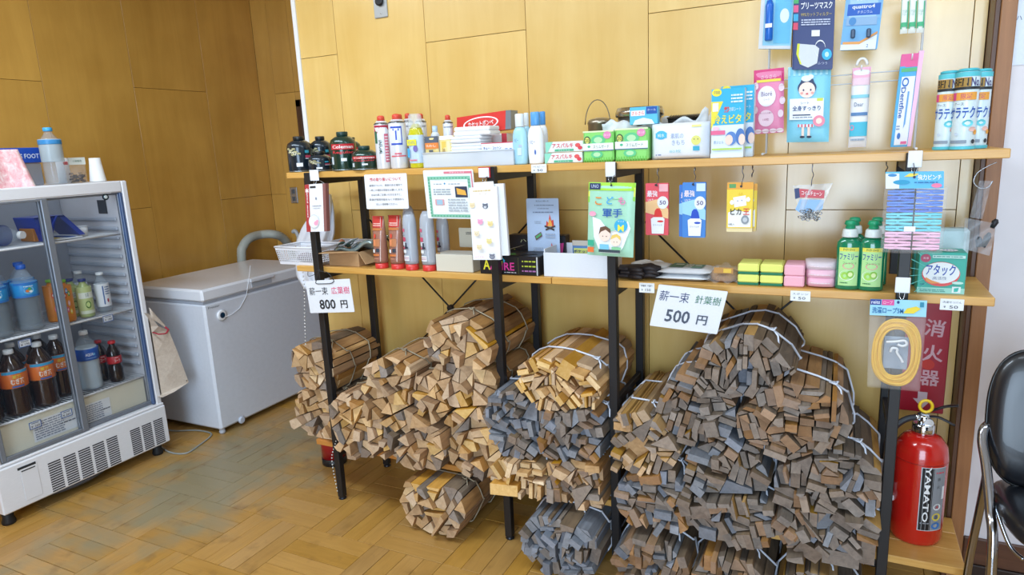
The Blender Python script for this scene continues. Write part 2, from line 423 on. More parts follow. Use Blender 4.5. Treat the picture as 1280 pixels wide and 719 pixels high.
# recessed wall: door with dark frame
dr = struct(MB().box((-3.545,3.785,0),(-3.50,3.812,1.95), TRIM_DARK, .003).box((-3.545,3.785,1.90),(-2.55,3.812,1.95), TRIM_DARK, .003)
            .box((-2.60,3.785,0),(-2.55,3.812,1.90), TRIM_DARK, .003), 'door_1')
MB().box((-3.50,3.795,.01),(-2.60,3.812,1.90), C('#6e4424',.5)).build('door_leaf', dr)

# switch plate on the recessed wall, round outlet on the long wall
q = at(368,244,1,3.809)
t = thing('light_switch', 'stainless double switch plate on the wall of the alcove above the freezer', 'switch', (q.x,3.797,q.z-.06))
MB().box((q.x-.035,3.800,q.z-.06),(q.x+.035,3.8085,q.z+.06), STEEL, .004).build('plate', t)
for s_ in (-1,1): MB().box((q.x-.012,3.794,q.z+s_*.027-.016),(q.x+.012,3.801,q.z+s_*.027+.016), C('#5d5f62',.4), .002).build('rocker', t)
q = at(476,4,1,2.6)
t = thing('wall_outlet', 'grey cover plate with a black round socket high on the wall', 'outlet', (q.x,2.594,q.z-.06))
MB().box((q.x-.036,2.592,q.z-.062),(q.x+.036,2.5995,q.z+.06), C('#b9bcbc',.35,.4), .003).build('plate', t)
MB().lathe((q.x+.002,2.5925,q.z+.005), [(.019,0),(.019,-.012),(.014,-.014)], C('#15181c',.3), ax='y').build('socket', t)
MB().lathe((q.x+.002,2.5925,q.z-.045), [(.003,0),(.003,-.002)], STEEL, ax='y', n=10).build('screw', t)

# ---------------------------------------------------------------- shelving units
TOPZ, LOWZ = 1.482, 1.080
def post(root, x, y, z1, s_=.03):
    MB().box((x-s_/2,y,.012),(x+s_/2,y+s_,z1), BLACK, .002).build('post', root)
    MB().lathe((x,y+s_/2,0), [(.017,0),(.019,.004),(.012,.012),(.007,.014)], C('#33343a',.3,.6), n=12).build('foot', root)
def shelf_unit(x0, x1, bx0, bx1, zbot, label, bslats):
    t = thing('shelving_unit', label, 'shelf', ((x0+x1)/2, 2.33, 0), 'black steel shelving units with wooden boards')
    for x in (x0, x1):
        post(t, x, 2.148, TOPZ-.002); post(t, x, 2.490, TOPZ-.026)
        for z in (TOPZ-.027, LOWZ-.027, zbot-.027):
            MB().box((x-.012,2.1785,z-.026),(x+.012,2.4895,z+.0005), BLACK, .001).build('side_rail', t)
        MB().box((x-.008,2.1785,.625),(x+.008,2.4895,.650), BLACK, .001).build('side_rail', t)
    MB().box((bx0,2.1785 if False else 2.179,TOPZ-.025),(bx1,2.489,TOPZ), BOARD, .002).build('shelf_board', t)
    MB().box((bx0,2.179,LOWZ-.025),(bx1,2.489,LOWZ), BOARD, .002).build('shelf_board', t)
    n = 3
    for k in range(n):
        a = 2.179 + (2.489-2.179)*k/n; b = 2.179 + (2.489-2.179)*(k+1)/n
        MB().box((bslats[0],a+.001,zbot-.025),(bslats[1],b-.001,zbot), BOARD_RED if x0 < -1.5 else BOARD, .002).build('slat', t)
    for s_ in (0,1):
        a, b = (x0+.02, x1-.02) if s_ else (x1-.02, x0+.02)
        MB().tube([(a,2.512+.008*s_,.45),(b,2.512+.008*s_,1.245)], .004, BLACK, 6).build('cross_brace', t)
    MB().lathe(((x0+x1)/2,2.504,.8475), [(.014,0),(.014,.02)], BLACK, ax='y', n=12).build('brace_hub', t)
    return t
SH1 = shelf_unit(-1.994, -1.135, -2.134, -.925, .262, 'shelving unit on the left with black posts and the hardwood bundles under it', (-2.134,-.93))
SH2 = shelf_unit(-.688, .170, -.9225, .394, .243, 'shelving unit on the right with black posts and the conifer bundles under it', (-.9275,.392))
ZB1, ZB2 = .262, .243

# ---------------------------------------------------------------- chest freezer
fx, fy0, fy1 = -3.127, 2.470, 3.40
t = thing('chest_freezer', 'white chest freezer with a flat lid beside the drinks fridge', 'freezer', (-3.43,2.93,0))
MB().box((-3.735,fy0,.03),(fx-.004,fy1,.772), ENAMEL, .012).build('body', t)
ld = MB().box((-3.74,fy0-.006,.785),(fx,fy1+.004,.855), C('#eceff6',.22), .012).build('lid', t)
MB().box((-3.73,fy0+.004,.7725),(fx-.01,fy1-.006,.7845), C('#a9b0bd',.6)).build('gasket', t)
MB().box((fx+.0005,2.80,.832),(fx+.016,2.985,.853), C('#e4e8f0',.3), .004).box((fx+.0005,2.815,.80),(fx+.004,2.97,.832), C('#b8bfca',.4)).build('handle', t)
for a in (-3.70,-3.16):
    for b in (2.50,3.36): MB().lathe((a,b,0), [(.016,0),(.018,.01),(.014,.029)], C('#c4c8d0',.4), n=12).build('foot', t)
q = at(277,394,0,fx)
MB().lathe((fx-.006,q.y,q.z), [(.03,0),(.03,.012),(.024,.014)], C('#f4f6fa',.3), ax='x').lathe((fx-.006,q.y,q.z), [(.017,.0143),(.016,.016)], C('#0f3550',.15), ax='x').build('thermostat_dial', t)
q = at(303,529,0,fx)
MB().lathe((fx-.006,q.y,q.z+.02), [(.022,0),(.022,.008),(.015,.013)], C('#ccd4e2',.35), ax='x').build('drain_cap', t)
q = at(260,386,0,fx)
A = Art((fx-.004,q.y,q.z+.008), (0,.085,0), (0,0,-.014), (1,0,0)); A.text('Freezer', .5,.5,.9,'#3a4048', w=.9); 
A.mb.build('maker_badge', t, recalc=False)
pts = [at(313,332,0,fx+.001), at(311,350,0,fx+.001), at(308,370,0,fx+.001), at(300,385,0,fx+.001), at(290,393,0,fx+.003), at(282,396,0,fx+.006)]
MB().tube(pts, .0018, C('#f2f4fa',.4), 6).build('sensor_wire', t)
# corrugated duct hose behind the freezer, against the wall
def arc_pts(P, n):
    """Catmull-Rom through the points"""
    P = [Vector(p) for p in P]; out = []
    for i in range(len(P)-1):
        a, b, c, d = P[max(i-1,0)], P[i], P[i+1], P[min(i+2,len(P)-1)]
        for k in range(n):
            s = k/n; out.append(.5*((2*b)+(-a+c)*s+(2*a-5*b+4*c-d)*s*s+(-a+3*b-3*c+d)*s**3))
    out.append(P[-1]); return out
hp = [(-3.82,3.48,.55)] + [tuple(at(*p,0,-3.80)) for p in ((302,322),(304,308),(312,298),(326,293.5))] + [tuple(at(*p,0,-3.72)) for p in ((342,293),(354,298),(364,312))] + [(-3.55,3.66,.70)]
hp[0] = (hp[1][0], hp[1][1]-.02, .50)
hc = arc_pts(hp, 14)
single(MB().tube(hc, [.030+.0022*(i%2) for i in range(len(hc))], C('#b9bdb4',.5), 14), 'duct_hose', 'grey corrugated duct hose arching behind the chest freezer', 'hose')
p3 = [tuple(at(*p,1,3.70)) for p in ((366,290),(369,289),(373,296),(376,312))] + [(-3.33,3.70,.72)]
single(MB().tube(arc_pts(p3,6), .014, C('#c9ced0',.5), 10), 'drain_pipe', 'short bent grey pipe standing behind the freezer beside the arching hose', 'pipe')
single(MB().tube(arc_pts([tuple(at(*p,2,.005)) for p in ((200,558),(214,566),(233,566.5),(250,556),(263,545.5),(262,541),(245,538),(216,538.5),(196,534))],6), .0045, C('#9a9d98',.5), 8), 'power_cable', 'grey power cable looped on the floor between the drinks fridge and freezer', 'cable')

# ---------------------------------------------------------------- glass-door drinks fridge (front faces +x)
GX = -3.237; YL, YR = 1.400, 2.214; ZT = 1.470
fr = thing('display_fridge', 'white drinks fridge with two sliding glass doors full of bottles', 'refrigerator', (-3.5,1.81,0))
WH = C('#e6e6ea',.35); INNER = C('#b9c0cc',.5); SEAL = C('#7f858f',.35,.3); GRILLE = C('#26282c',.6)
MB().box((-3.80,YL,.245),(-3.78,YR,ZT), WH, .004).build('back_panel', fr)
MB().box((-3.80,YR-.032,.235),(GX,YR,ZT), WH, .006).build('side_panel', fr)
MB().box((-3.80,YL,.235),(GX,YL+.032,ZT), WH, .006).build('side_panel', fr)
MB().box((-3.80,YL+.0325,ZT-.055),(GX,YR-.0325,ZT), WH, .005).build('top_panel', fr)
# inner lining with moulded shelf ribs
MB().box((-3.779,YL+.0335,.25),(-3.77,YR-.0335,ZT-.056), INNER).build('liner', fr)
rb = MB()
for k in range(17):
    z = .50 + k*.048
    rb.box((-3.76,YR-.046,z),(-3.31,YR-.0335,z+.02), INNER, .005)
rb.build('rib_panel', fr)
# base with grilles
MB().box((-3.79,YL-.006,.062),(GX+.012,YR+.006,.272), WH, .006).build('base_panel', fr)
MB().box((-3.79,YL-.004,.2725),(GX+.006,YR+.004,.286), WH, .004).build('sill', fr)
X_ = GX+.0122
def grille(y0, y1, z0, z1, n):
    wcol = (y1-y0)/n
    for k in range(n):
        g = MB(); a = y0 + wcol*k + wcol*.08; b = y0 + wcol*(k+1) - wcol*.12
        m_ = 13
        for r in range(m_):
            z = z0 + (z1-z0)*(r+.5)/m_
            g.box((X_-.004,a,z-.0036),(X_+.0012,b,z+.0022), GRILLE)
        g.build('grille_slots', fr)
grille(1.597,1.945,.070,.218,5); grille(2.000,2.198,.072,.212,3)
MB().box((X_-.003,1.487,.086),(X_+.0006,1.562,.252), C('#c4c7ce',.4), .003).box((X_+.0002,1.489,.088),(X_+.0018,1.560,.250), WH, .003).build('filter_door', fr)
MB().box((X_,1.479,.238),(X_+.0022,1.556,.250), GRILLE, .002).box((X_+.0004,1.492,.226),(X_+.0026,1.550,.231), GRILLE).build('card_slot', fr)
for a in (YL+.03, YR-.045):
    for b in (-3.275,-3.76):
        MB().lathe((b,a,0), [(.026,0),(.028,.012),(.022,.03),(.024,.060)], C('#15161a',.6), n=16).build('foot', fr)
MB().lathe((-3.36,1.75,.030), [(.02,0),(.11,.004),(.13,.028)], C('#4c4f58',.5), n=20, sy=1.6).build('drip_tray', fr)
# interior shelves
def wire_shelf(z, y0, y1):
    m = MB(); m.tube([(-3.285,y0,z-.004),(-3.285,y1,z-.004)], .0055, C('#f1f3f6',.35), 8)
    m.tube([(-3.74,y0,z-.004),(-3.74,y1,z-.004)], .004, C('#f1f3f6',.35), 6)
    n = int((y1-y0)/.018)
    for k in range(n+1):
        y = y0 + (y1-y0)*k/n; m.tube([(-3.745,y,z-.001),(-3.28,y,z-.001)], .0016, C('#e3e7ec',.4), 5)
    return m.build('wire_shelf', fr)
for z in (1.209,.815,.448): wire_shelf(z, YL+.036, YR-.05)
pn = MB().box((-3.30,YL+.036,.29),(-3.288,YR-.05,.442), C('#e9e4cf',.5), .002).build('kick_panel', fr)
# printed price list sheets behind the glass on the kick panel
for (x0,y0_),(x1,y1_) in (((1.60,.41),(1.80,.31)), ((1.835,.40),(1.97,.305))):
    A = Art((-3.2875,x0,y0_), (0,x1-x0,0), (0,0,y1_-y0_), (1,0,0)); A.rect(0,0,1,1,'#eef0f2'); A.lines(.04,.06,.7,.94,8,'#8d93a4',seed=int(x0*100))
    A.lines(.62,.5,.96,.6,1,'#4a4f5c'); A.mb.build('price_list', pn, recalc=False)
# sliding doors
def door(y0, y1, x, st0, st1):
    d = MB().box((x,y0,.290),(x+.018,y0+st0,ZT-.058), SEAL, .003).box((x,y1-st1,.290),(x+.018,y1,ZT-.058), SEAL, .003)
    d.box((x,y0+st0,.290),(x+.018,y1-st1,.308), SEAL, .002).box((x,y0+st0,ZT-.068),(x+.018,y1-st1,ZT-.058), SEAL, .002)
    o = d.build('sliding_door', fr)
    MB().box((x+.007,y0+st0,.309),(x+.011,y1-st1,ZT-.069), GLASS).build('door_pane', o)
    return o
door(YL+.034, 1.822, -3.257, .022, .030)
d2 = door(1.790, YR-.034, -3.278, .020, .012)
MB().box((-3.258,YR-.048,.29),(-3.239,YR-.0335,ZT-.058), C('#4a6088',.3), .002).build('door_channel', fr)
q = at(136,243,0,GX)
MB().lathe((-3.262,q.y-.004,q.z-.012), [(.016,0),(.016,.004)], C('#1a1d24',.2), ax='x').lathe((-3.262,q.y-.004,q.z-.012), [(.013,.0042),(.012,.0055)], C('#8fb6c8',.1,.8), ax='x').lathe((-3.262,q.y-.004,q.z-.012), [(.009,.0056),(.006,.0062)], C('#e8f4f8',.2), ax='x').build('round_emblem', fr)
q = at(127,259,0,-3.40)
MB().box((-3.45,YR-.0345,q.z-.035),(-3.38,YR-.033,q.z+.035), C('#3a3d44',.6)).build('spec_plate', fr)
struct_ = MB().box((-3.76,YL+.05,ZT-.0625),(-3.30,YR-.05,ZT-.056), C('#f8fbff',.4,Emission_Color=(.85,.93,1,1),Emission_Strength=.5)).build('interior_lamp', fr)
# price cards clipped on shelf edges
def fridge_card(x, y, txt, lab, wd=.052, hh=.034):
    q = at(x,y,0,-3.262-.016)
    t = single(MB().box((-3.2795,q.y-wd/2,q.z-hh/2),(-3.2780,q.y+wd/2,q.z+hh/2), C('#eef1f4',.5)), 'price_tag', lab, 'price tag', 'price tags in the drinks fridge')
    A = Art((-3.2778,q.y-wd/2,q.z+hh/2), (0,wd,0), (0,0,-hh), (1,0,0))
    for r in ((0,0,1,.09),(0,.91,1,1),(0,.09,.06,.91),(.94,.09,1,.91)): A.rect(*r,'#3c62a8')
    A.lines(.2,.16,.8,.36,1,'#667086'); A.text('¥ '+txt,.5,.64,.30,'#2b2f3c',w=.72)
    A.build(t)
fridge_card(31,429,'190','price tag with a blue rim under the large blue-capped water bottles')
fridge_card(135,398,'180','price tag with a blue rim under the small juice bottles')
fridge_card(44,531,'260','price tag with a blue rim under the leftmost large cola-dark bottle in view')
fridge_card(83,517,'260','price tag with a blue rim nearer the middle of the lowest fridge shelf')

# bottles -------------------------------------------------------------------
def pet(name, label, cat, x, y, z, h, r, body, cap, bandcol, band, group, liquid=None, square=False, art=None, waist=False):
    t = thing(name, label, cat, (x,y,z), group)
    n = 20; rr = .0135*(r/.032)**.3
    prof = [(r*.80,0),(r*.97,h*.02),(r,h*.06)]
    steps = 9
    for k in range(1, steps):
        hh = h*(.06 + .56*k/steps); prof.append((r*(.965 if k % 2 else 1.0), hh))
    if waist: prof = [(r*.9,0),(r,h*.04),(r,h*.30),(r*.86,h*.40),(r*.86,h*.46),(r,h*.56)]
    prof += [(r,h*.66),(r*.93,h*.73),(r*.70,h*.82),(r*.42,h*.89),(rr,h*.925),(rr,h*.94)]
    MB().lathe((x,y,z), prof, body, n, rot=.3).build('bottle_body', t)
    if liquid is not None:
        pl = [(a*.93, .003+b*.985) for a, b in prof if b < h*.80]
        MB().lathe((x,y,z), pl, liquid, n, rot=.3).build('liquid', t)
    MB().lathe((x,y,z+h*.935), [(rr*1.25,0),(rr*1.3,h*.01),(rr*1.25,h*.062),(rr*1.05,h*.066)], cap, 16).build('cap', t)
    if band:
        b0, b1 = band
        lb = MB().lathe((x,y,z), [(r*1.012,h*b0),(r*1.02,h*b0+.001),(r*1.02,h*b1-.001),(r*1.012,h*b1)], bandcol, n, rot=.3).build('label_sleeve', t)
        if art:
            def wrap(u, v, e):
                a = (u-.5)*2.2 - .2; R_ = r*1.022+e
                return Vector((x+R_*math.cos(a), y+R_*math.sin(a), z+h*b1-(h*(b1-b0))*v))
            A = Art((0,0,0),(0,r*2.2,0),(0,0,-h*(b1-b0)),(1,0,0),wrap=wrap); art(A); A.mb.build('print', lb, recalc=False)
    return t
def art_water(A):
    A.rect(0,.0,1,.14,'#2f7cd0'); A.rect(0,.86,1,1,'#2f7cd0'); A.ell(.5,.5,.17,.26,'#8fd0f0'); A.ell(.46,.55,.07,.10,'#e8843c'); A.ell(.53,.44,.06,.12,'#57a858'); A.ell(.56,.6,.06,.08,'#f0f4f8'); A.lines(.34,.2,.66,.3,1,'#eef6fc')
def art_tea(A):
    A.rect(0,0,1,.17,'#3aa0cf'); A.text('麦茶',.5,.34,.2,'#e8d04a',w=.30,bold=True); A.text('むぎ茶',.5,.62,.34,'#f4efe6',w=.44,bold=True); A.rect(.3,.86,.7,.96,'#3c62a8')
def art_aqua(A):
    A.text('AQUA',.44,.5,.30,'#f2f6fc',w=.30,bold=True); A.text('★',.62,.5,.3,'#7fc0ea'); A.lines(.3,.76,.7,.88,1,'#8fb4e0')
def art_cola(A): A.lines(.36,.1,.64,.3,1,'#f2d8d8'); A.text('コーラ',.5,.6,.4,'#f6e8e6',w=.36,bold=True)
def art_juice(A):
    for i, (u,v,c) in enumerate(((.4,.3,'#e24c3a'),(.55,.55,'#f4c0d0'),(.62,.25,'#58a83c'),(.44,.75,'#e86a9a'),(.6,.82,'#f6e04a'),(.5,.15,'#4a90d8'))): A.ell(u,v,.07,.09,c); A.ell(u,v,.03,.04,'#fff6e8')
def art_green(A): A.rect(0,.2,1,.42,'#e9efe0'); A.text('お茶',.5,.3,.16,'#3a4f74',w=.2); A.ell(.5,.66,.16,.14,'#4d7a2c'); A.ell(.5,.66,.1,.08,'#c8dc8c'); A.rect(0,.88,1,1,'#d8e0c8')
def art_clear(A): A.rect(.1,0,1,1,'#e9edf2'); A.rect(.36,.08,.44,.9,'#4a6ca8'); A.lines(.5,.1,.8,.5,4,'#5a6f9c'); A.ell(.62,.74,.06,.09,'#b02c3c')
WATERM = film('bottle_water', '#b9cfe0', .14, .05); TEA = C('#2a1710',.12,0,Coat_Weight=.6); CLOUD = C('#b9c8d2',.3); COLA = C('#1c0d0b',.1,Coat_Weight=.6)
BLUECAP = C('#1c62c8',.35); WCAP = C('#e4e8ea',.4)
# shelf level 2 (z .815): six 2 l waters, row of three and behind
zz = .818
w0 = None
spots = [(-3.345,1.475),(-3.345,1.582),(-3.345,1.712),(-3.455,1.520),(-3.455,1.650),(-3.455,1.760)]
labs = ['large water bottle with a blue cap at the far left edge of the fridge shelf','large water bottle with blue cap and label, second from left in the front row','large water bottle with blue cap and label, nearest the door stile in front','large blue-capped water bottle in the back row, leftmost','large blue-capped water bottle in the back row, middle','large blue-capped water bottle in the back row, half behind the door stile']
for (a,b),l in zip(spots,labs):
    if w0 is None: w0 = pet('water_bottle', l, 'bottle', a, b, zz, .305, .052, PETCLEAR, BLUECAP, C('#2a9be0',.35), (.52,.74), 'large waters with blue caps in the fridge', WATERM, art=art_water)
    else: copy_tree(w0, (a,b,zz), l)
# level 2 right: small bottles
G_ = 'small drinks on the middle fridge shelf'
ORC = C('#e08a2c',.3); GRC = C('#7fc23c',.35)
pet('juice_bottle','orange juice bottle with fruit pictures and lime green cap, in front','bottle',-3.335,1.872,.818,.205,.034,ORC,GRC,C('#e8923a',.35),(.12,.86),G_,art=art_juice,waist=True)
pet('juice_bottle','orange juice bottle with lime green cap, behind the other one by the stile','bottle',-3.405,1.856,.818,.205,.034,ORC,GRC,C('#d8842f',.35),(.12,.86),G_,art=art_juice,waist=True)
pet('tea_bottle','pale green tea bottle with dark blue cap, in front','bottle',-3.335,1.965,.818,.190,.034,C('#a9b87a',.25),C('#27367a',.4),C('#c2cf8c',.4),(.10,.80),G_,art=art_green)
pet('tea_bottle','pale green tea bottle with dark blue cap, behind the front one','bottle',-3.412,1.950,.818,.190,.034,C('#a9b87a',.25),C('#27367a',.4),C('#c2cf8c',.4),(.10,.80),G_,art=art_green)
pet('soda_bottle','clear drink bottle with white cap and white label, near the right side wall','bottle',-3.345,2.062,.818,.205,.033,PETCLEAR,WCAP,C('#e9edf2',.4),(.16,.72),G_,WATERM,art=art_clear)
pet('soda_bottle','clear drink bottle with white cap, behind the green tea','bottle',-3.45,2.02,.818,.215,.033,PETCLEAR,WCAP,C('#cfd8e2',.4),(.16,.72),G_,WATERM,art=art_clear)
# level 3 (z .448): 2 l barley teas, aqua drink, colas
zz = .451; t0 = None
BAND = C('#e0742a',.4)
labs = ['large dark tea bottle with orange label, cut by the left edge of the picture','large dark tea bottle with white cap and orange label, left of the pair in front','large dark tea bottle with white cap and orange label, right of the pair in front','large dark tea bottle with orange label, seen behind the door stile','large dark tea bottle in the back row at the left','large dark tea bottle in the back row behind the pair','large dark tea bottle in the back row near the stile']
for (a,b),l in zip([(-3.35,1.475),(-3.34,1.592),(-3.34,1.712),(-3.40,1.822),(-3.46,1.55),(-3.46,1.66),(-3.50,1.80)],labs):
    if t0 is None: t0 = pet('tea_bottle', l, 'bottle', a, b, zz, .305, .053, TEA, WCAP, BAND, (.44,.70), 'large dark teas in the fridge', art=art_tea)
    else: copy_tree(t0, (a,b,zz), l)
pet('sports_drink','large cloudy sports drink with white cap and blue label','bottle',-3.35,1.936,zz,.300,.052,PETCLEAR,WCAP,C('#2458b0',.35),(.52,.71),'large bottles at the right of the lowest shelf',CLOUD,art=art_aqua)
pet('cola_bottle','small dark cola bottle with red cap and red label, in front','bottle',-3.335,2.058,zz,.215,.034,COLA,C('#c8202a',.35),C('#b81c26',.35),(.46,.64),'small colas on the lowest shelf',art=art_cola,waist=True)
pet('cola_bottle','small dark cola bottle with red cap, behind the front cola','bottle',-3.42,2.040,zz,.215,.034,COLA,C('#c8202a',.35),C('#b81c26',.35),(.46,.64),'small colas on the lowest shelf',art=art_cola,waist=True)
# level 1 (z 1.209): lying bottles, blue crate, papers
def lying(y, x, lab, ang, cap, band):
    t = thing('water_bottle', lab, 'bottle', (x,y,1.213), 'bottles lying on the top fridge shelf')
    mx = Matrix.Translation((x,y,1.213+.047)) @ Matrix.Rotation(ang,4,'Z') @ Matrix.Rotation(math.radians(90),4,'Y') @ Matrix.Translation((0,0,-.15))
    r=.046; h=.30
    prof=[(r*.8,0),(r,h*.04)]+[(r*(.96 if k%2 else 1),h*(.04+.06*k)) for k in range(1,10)]+[(r*.95,h*.70),(r*.6,h*.84),(.014,h*.92),(.014,h*.94)]
    MB().lathe((0,0,0),prof,PETCLEAR,20,mx=mx).build('bottle_body',t)
    MB().lathe((0,0,h*.935),[(.017,0),(.0175,.003),(.017,.018)],cap,16,mx=mx).build('cap',t)
    if band: MB().lathe((0,0,0),[(r*1.02,h*.44),(r*1.02,h*.68)],band,20,mx=mx).build('label_sleeve',t)
lying(1.665,-3.42,'water bottle with dark blue label lying with its white cap to the front',.35,WCAP,C('#2a3f86',.35))
lying(1.54,-3.42,'clear water bottle lying at the left end of the top shelf, cap forward',.0,WCAP,None)
t = thing('plastic_basket','translucent dark blue folded plastic bin on the top fridge shelf','basket',(-3.40,1.92,1.212))
BL = film('blue_plastic','#1c3fae',.78,.3)
MB().prism([(-.02+1.84,1.213),(1.86,1.213),(1.90,1.325),(1.80,1.325)], -3.50,-3.33, BL, ax=0).build('left_wall', t)
MB().prism([(1.905,1.325),(1.935,1.325),(2.02,1.222),(1.995,1.222)], -3.50,-3.33, BL, ax=0).build('right_wall', t)
MB().prism([(1.80,1.318),(1.935,1.318),(1.935,1.326),(1.80,1.326)], -3.50,-3.33, BL, ax=0).build('top_wall', t)
MB().tube([(-3.328,1.835,1.225),(-3.328,1.90,1.325)], .005, C('#2348c0',.3)).build('rim_bar', t)
t = single(MB().box((-3.46,1.865,1.214),(-3.30,1.985,1.219), C('#e8ecf0',.5)).box((-3.46,1.865,1.2192),(-3.33,1.90,1.221), C('#e8c83a',.5)).box((-3.46,1.93,1.2192),(-3.31,1.96,1.221), C('#2f5fb0',.5)), 'leaflet_stack','yellow, white and blue leaflets lying in front of the blue bin','leaflets')
t = single(MB().box((-3.47,1.80,1.214),(-3.36,1.845,1.275), C('#b8762c',.6), .003), 'snack_box','small orange-brown box behind the left wall of the blue bin','box')
t = thing('yogurt_cup','small white lidded cup at the right end of the top shelf','cup',(-3.37,2.02,1.213))
MB().lathe((-3.37,2.03,1.213),[(.022,0),(.027,.045)],C('#eef0f2',.4)).build('cup_body',t)
MB().lathe((-3.37,2.03,1.2581),[(.029,0),(.029,.003)],C('#dfe5ea',.3)).build('lid',t)

# things on top of the fridge -----------------------------------------------
Z = ZT
def top(x, X): return at(x, 222, 0, X).y
y = top(70,-3.33)
t = pet('water_bottle','clear two litre water bottle with light blue cap standing on top of the fridge','bottle',-3.33,y,Z,.262,.046,PETCLEAR,C('#3fa8e0',.35),film('pale_label','#cfe2ec',.5,.2),(.40,.80),None,WATERM)
MB().lathe((-3.33,y,Z),[(.0475,.185),(.0478,.188),(.0478,.203),(.0475,.206)],C('#3c8fcc',.35)).build('blue_stripe',t)
y = top(31,-3.42)
t = thing('storage_bin','clear plastic case with a bright blue header reading OWS FOOT, behind the water bottle','box',(-3.45,y,Z))
MB().box((-3.52,y-.13,Z),(-3.42,y+.085,Z+.105), film('smoky_plastic','#8d9fb4',.55,.2), .006).build('case', t)
MB().lathe((-3.47,y-.02,Z+.002),[(.03,0),(.05,.02),(.03,.06)],C('#c9d4e0',.5),sy=1.4).build('contents', t)
hd = MB().box((-3.52,y-.13,Z+.1055),(-3.415,y+.085,Z+.175), C('#1d4fb8',.4), .003).build('header', t)
A = Art((-3.4145,y-.13,Z+.175),(0,.215,0),(0,0,-.07),(1,0,0)); A.text('WINDOWS FOOT',.5,.55,.30,'#dfe8f6',w=.92,bold=True); A.mb.build('print',hd,recalc=False)
y = top(96,-3.36)
t = thing('charm_bag','clear bag of brown bits with a white card header on top of the fridge','bag',(-3.36,y,Z))
MB().grid(lambda u,v:(-3.345+.018*math.sin(math.pi*u)*math.sin(math.pi*min(1,v*1.1)), y-.036+.078*u, Z+.002+.098*v),10,10,FILM,thick=(-.03,0,0)).build('bag', t)
rr = random.Random(4)
g = MB()
for k in range(46):
    a_=rr.uniform(-.028,.034); b_=rr.uniform(.003,.05)*(1-abs(a_)*8*.3)
    g.box((-3.365,y+a_-.006,Z+b_),( -3.352,y+a_+.006,Z+b_+rr.uniform(.003,.009)), C(rr.choice(['#4a3326','#6b5040','#352620','#8a7462']),.6))
g.build('brown_bits', t)
cd = MB().box((-3.347,y-.036,Z+.088),(-3.343,y+.044,Z+.122), C('#d5d8d0',.6)).build('card_header', t)
A = Art((-3.3428,y-.036,Z+.122),(0,.08,0),(0,0,-.034),(1,0,0)); A.text('小物販売',.5,.5,.3,'#3f6a54',w=.55); A.mb.build('print',cd,recalc=False)
y = top(84,-3.48)
single(MB().lathe((-3.50,y,Z),[(.028,0),(.028,.118),(.02,.124)],C('#e9e9ec',.4)).box((-3.473,y-.012,Z+.09),(-3.4715,y+.01,Z+.105),C('#c23a4a',.5)),'medicine_bottle','small white bottle half hidden behind the brown-bits bag','bottle')
y = top(122,-3.33)
for k,l in ((0,'lower white paper cup of the pair stacked upside down on the fridge'),(1,'upper white paper cup of the pair stacked upside down on the fridge')):
    t = thing('paper_cup', l, 'cup', (-3.33,y,Z+.0), 'white paper cups on the fridge')
    z0 = Z + k*.030; r0 = .0365-k*.0
    MB().lathe((-3.33,y,z0+.001),[(.0365-.006*k,0),(.0375-.006*k,.003),(.0365-.006*k,.007),(.027-.002*k,.086)],C('#f4f3f1',.6),24).build('cup_body', t)
# pink towel draped over the front left of the fridge top
y = top(20,-3.3)
TW = wood('pink_towel','#e8929c','#f8e8e6',(38,38,30),rough=.95,var=0,mottle=.05,bump=.3)
def tow(u,v):
    yy = y-.32+.33*u + .035*max(0,(v-.0))*0
    k = v
    if k < .25: zz = Z+.165-.01*math.sin(u*9); xx = -3.40+.10*k*4
    else: zz = Z+.165-(k-.25)/.75*.175; xx = -3.30+.012*math.sin(u*14)+.03*(k-.25)
    return (xx, yy+.05*(k if k>.25 else .25)*u, zz)
t = thing('towel','pink towel with pale pattern draped at the left end of the fridge top','towel',(-3.3,y-.15,Z))
MB().grid(tow,26,24,TW,thick=(-.006,0,-.003)).build('cloth', t)
single(MB().box((-3.50,y-.32,Z),(-3.312,y-.005,Z+.155),C('#9a7a5c',.8),.004),'cardboard_box','small box under the pink towel on the fridge','box')

# canvas tote hung between fridge and freezer
CANVAS = wood('natural_canvas','#b9a898','#d6c9ba',(60,60,60),rough=.95,var=.0,mottle=.4,bump=.3)
t = thing('tote_bag','natural canvas tote bag with red piping hanging beside the fridge','bag',(-3.20,2.30,.2))
def pt(x,y,X=-3.20): return at(x,y,0,X)
ed = [(186,392),(198,408),(211,413),(222,440),(236,478),(218,490),(203,497)]
body = MB(); fr_ = [pt(*p) for p in ed]; 
inner = [Vector((-3.24, 2.219, pt(*p).z)) for p in ed]
for k in range(len(ed)-1):
    body.add([fr_[k],fr_[k+1],inner[k+1],inner[k]],[(0,1,2,3)],CANVAS)
    o_ = Vector((-.06,0,0)); body.add([fr_[k]+o_,fr_[k+1]+o_,inner[k+1]+o_,inner[k]+o_],[(3,2,1,0)],CANVAS)
    body.add([fr_[k],fr_[k+1],fr_[k+1]+o_,fr_[k]+o_],[(0,1,2,3)],CANVAS)
body.build('bag_body', t)
MB().tube([Vector((-3.235,2.222,pt(190,418).z))]+[pt(*p)+Vector((.003,0,0)) for p in ((198,418),(207,417),(210,412),(206,409))],.005,C('#a82a3c',.8),8,flat=.6).build('piping', t)
MB().grid(lambda u,v: pt(186,385)*(1-u)+pt(212,414)*u + Vector((0,.004,-.055*v*(1-u)-.0*u)),6,3,CANVAS,thick=(-.004,0,0)).build('flap', t)
MB().lathe(tuple(pt(233,476)+Vector((.001,0,0))),[(.003,0),(.003,.003)],C('#5a4a40',.5),ax='x',n=10).build('rivet', t)

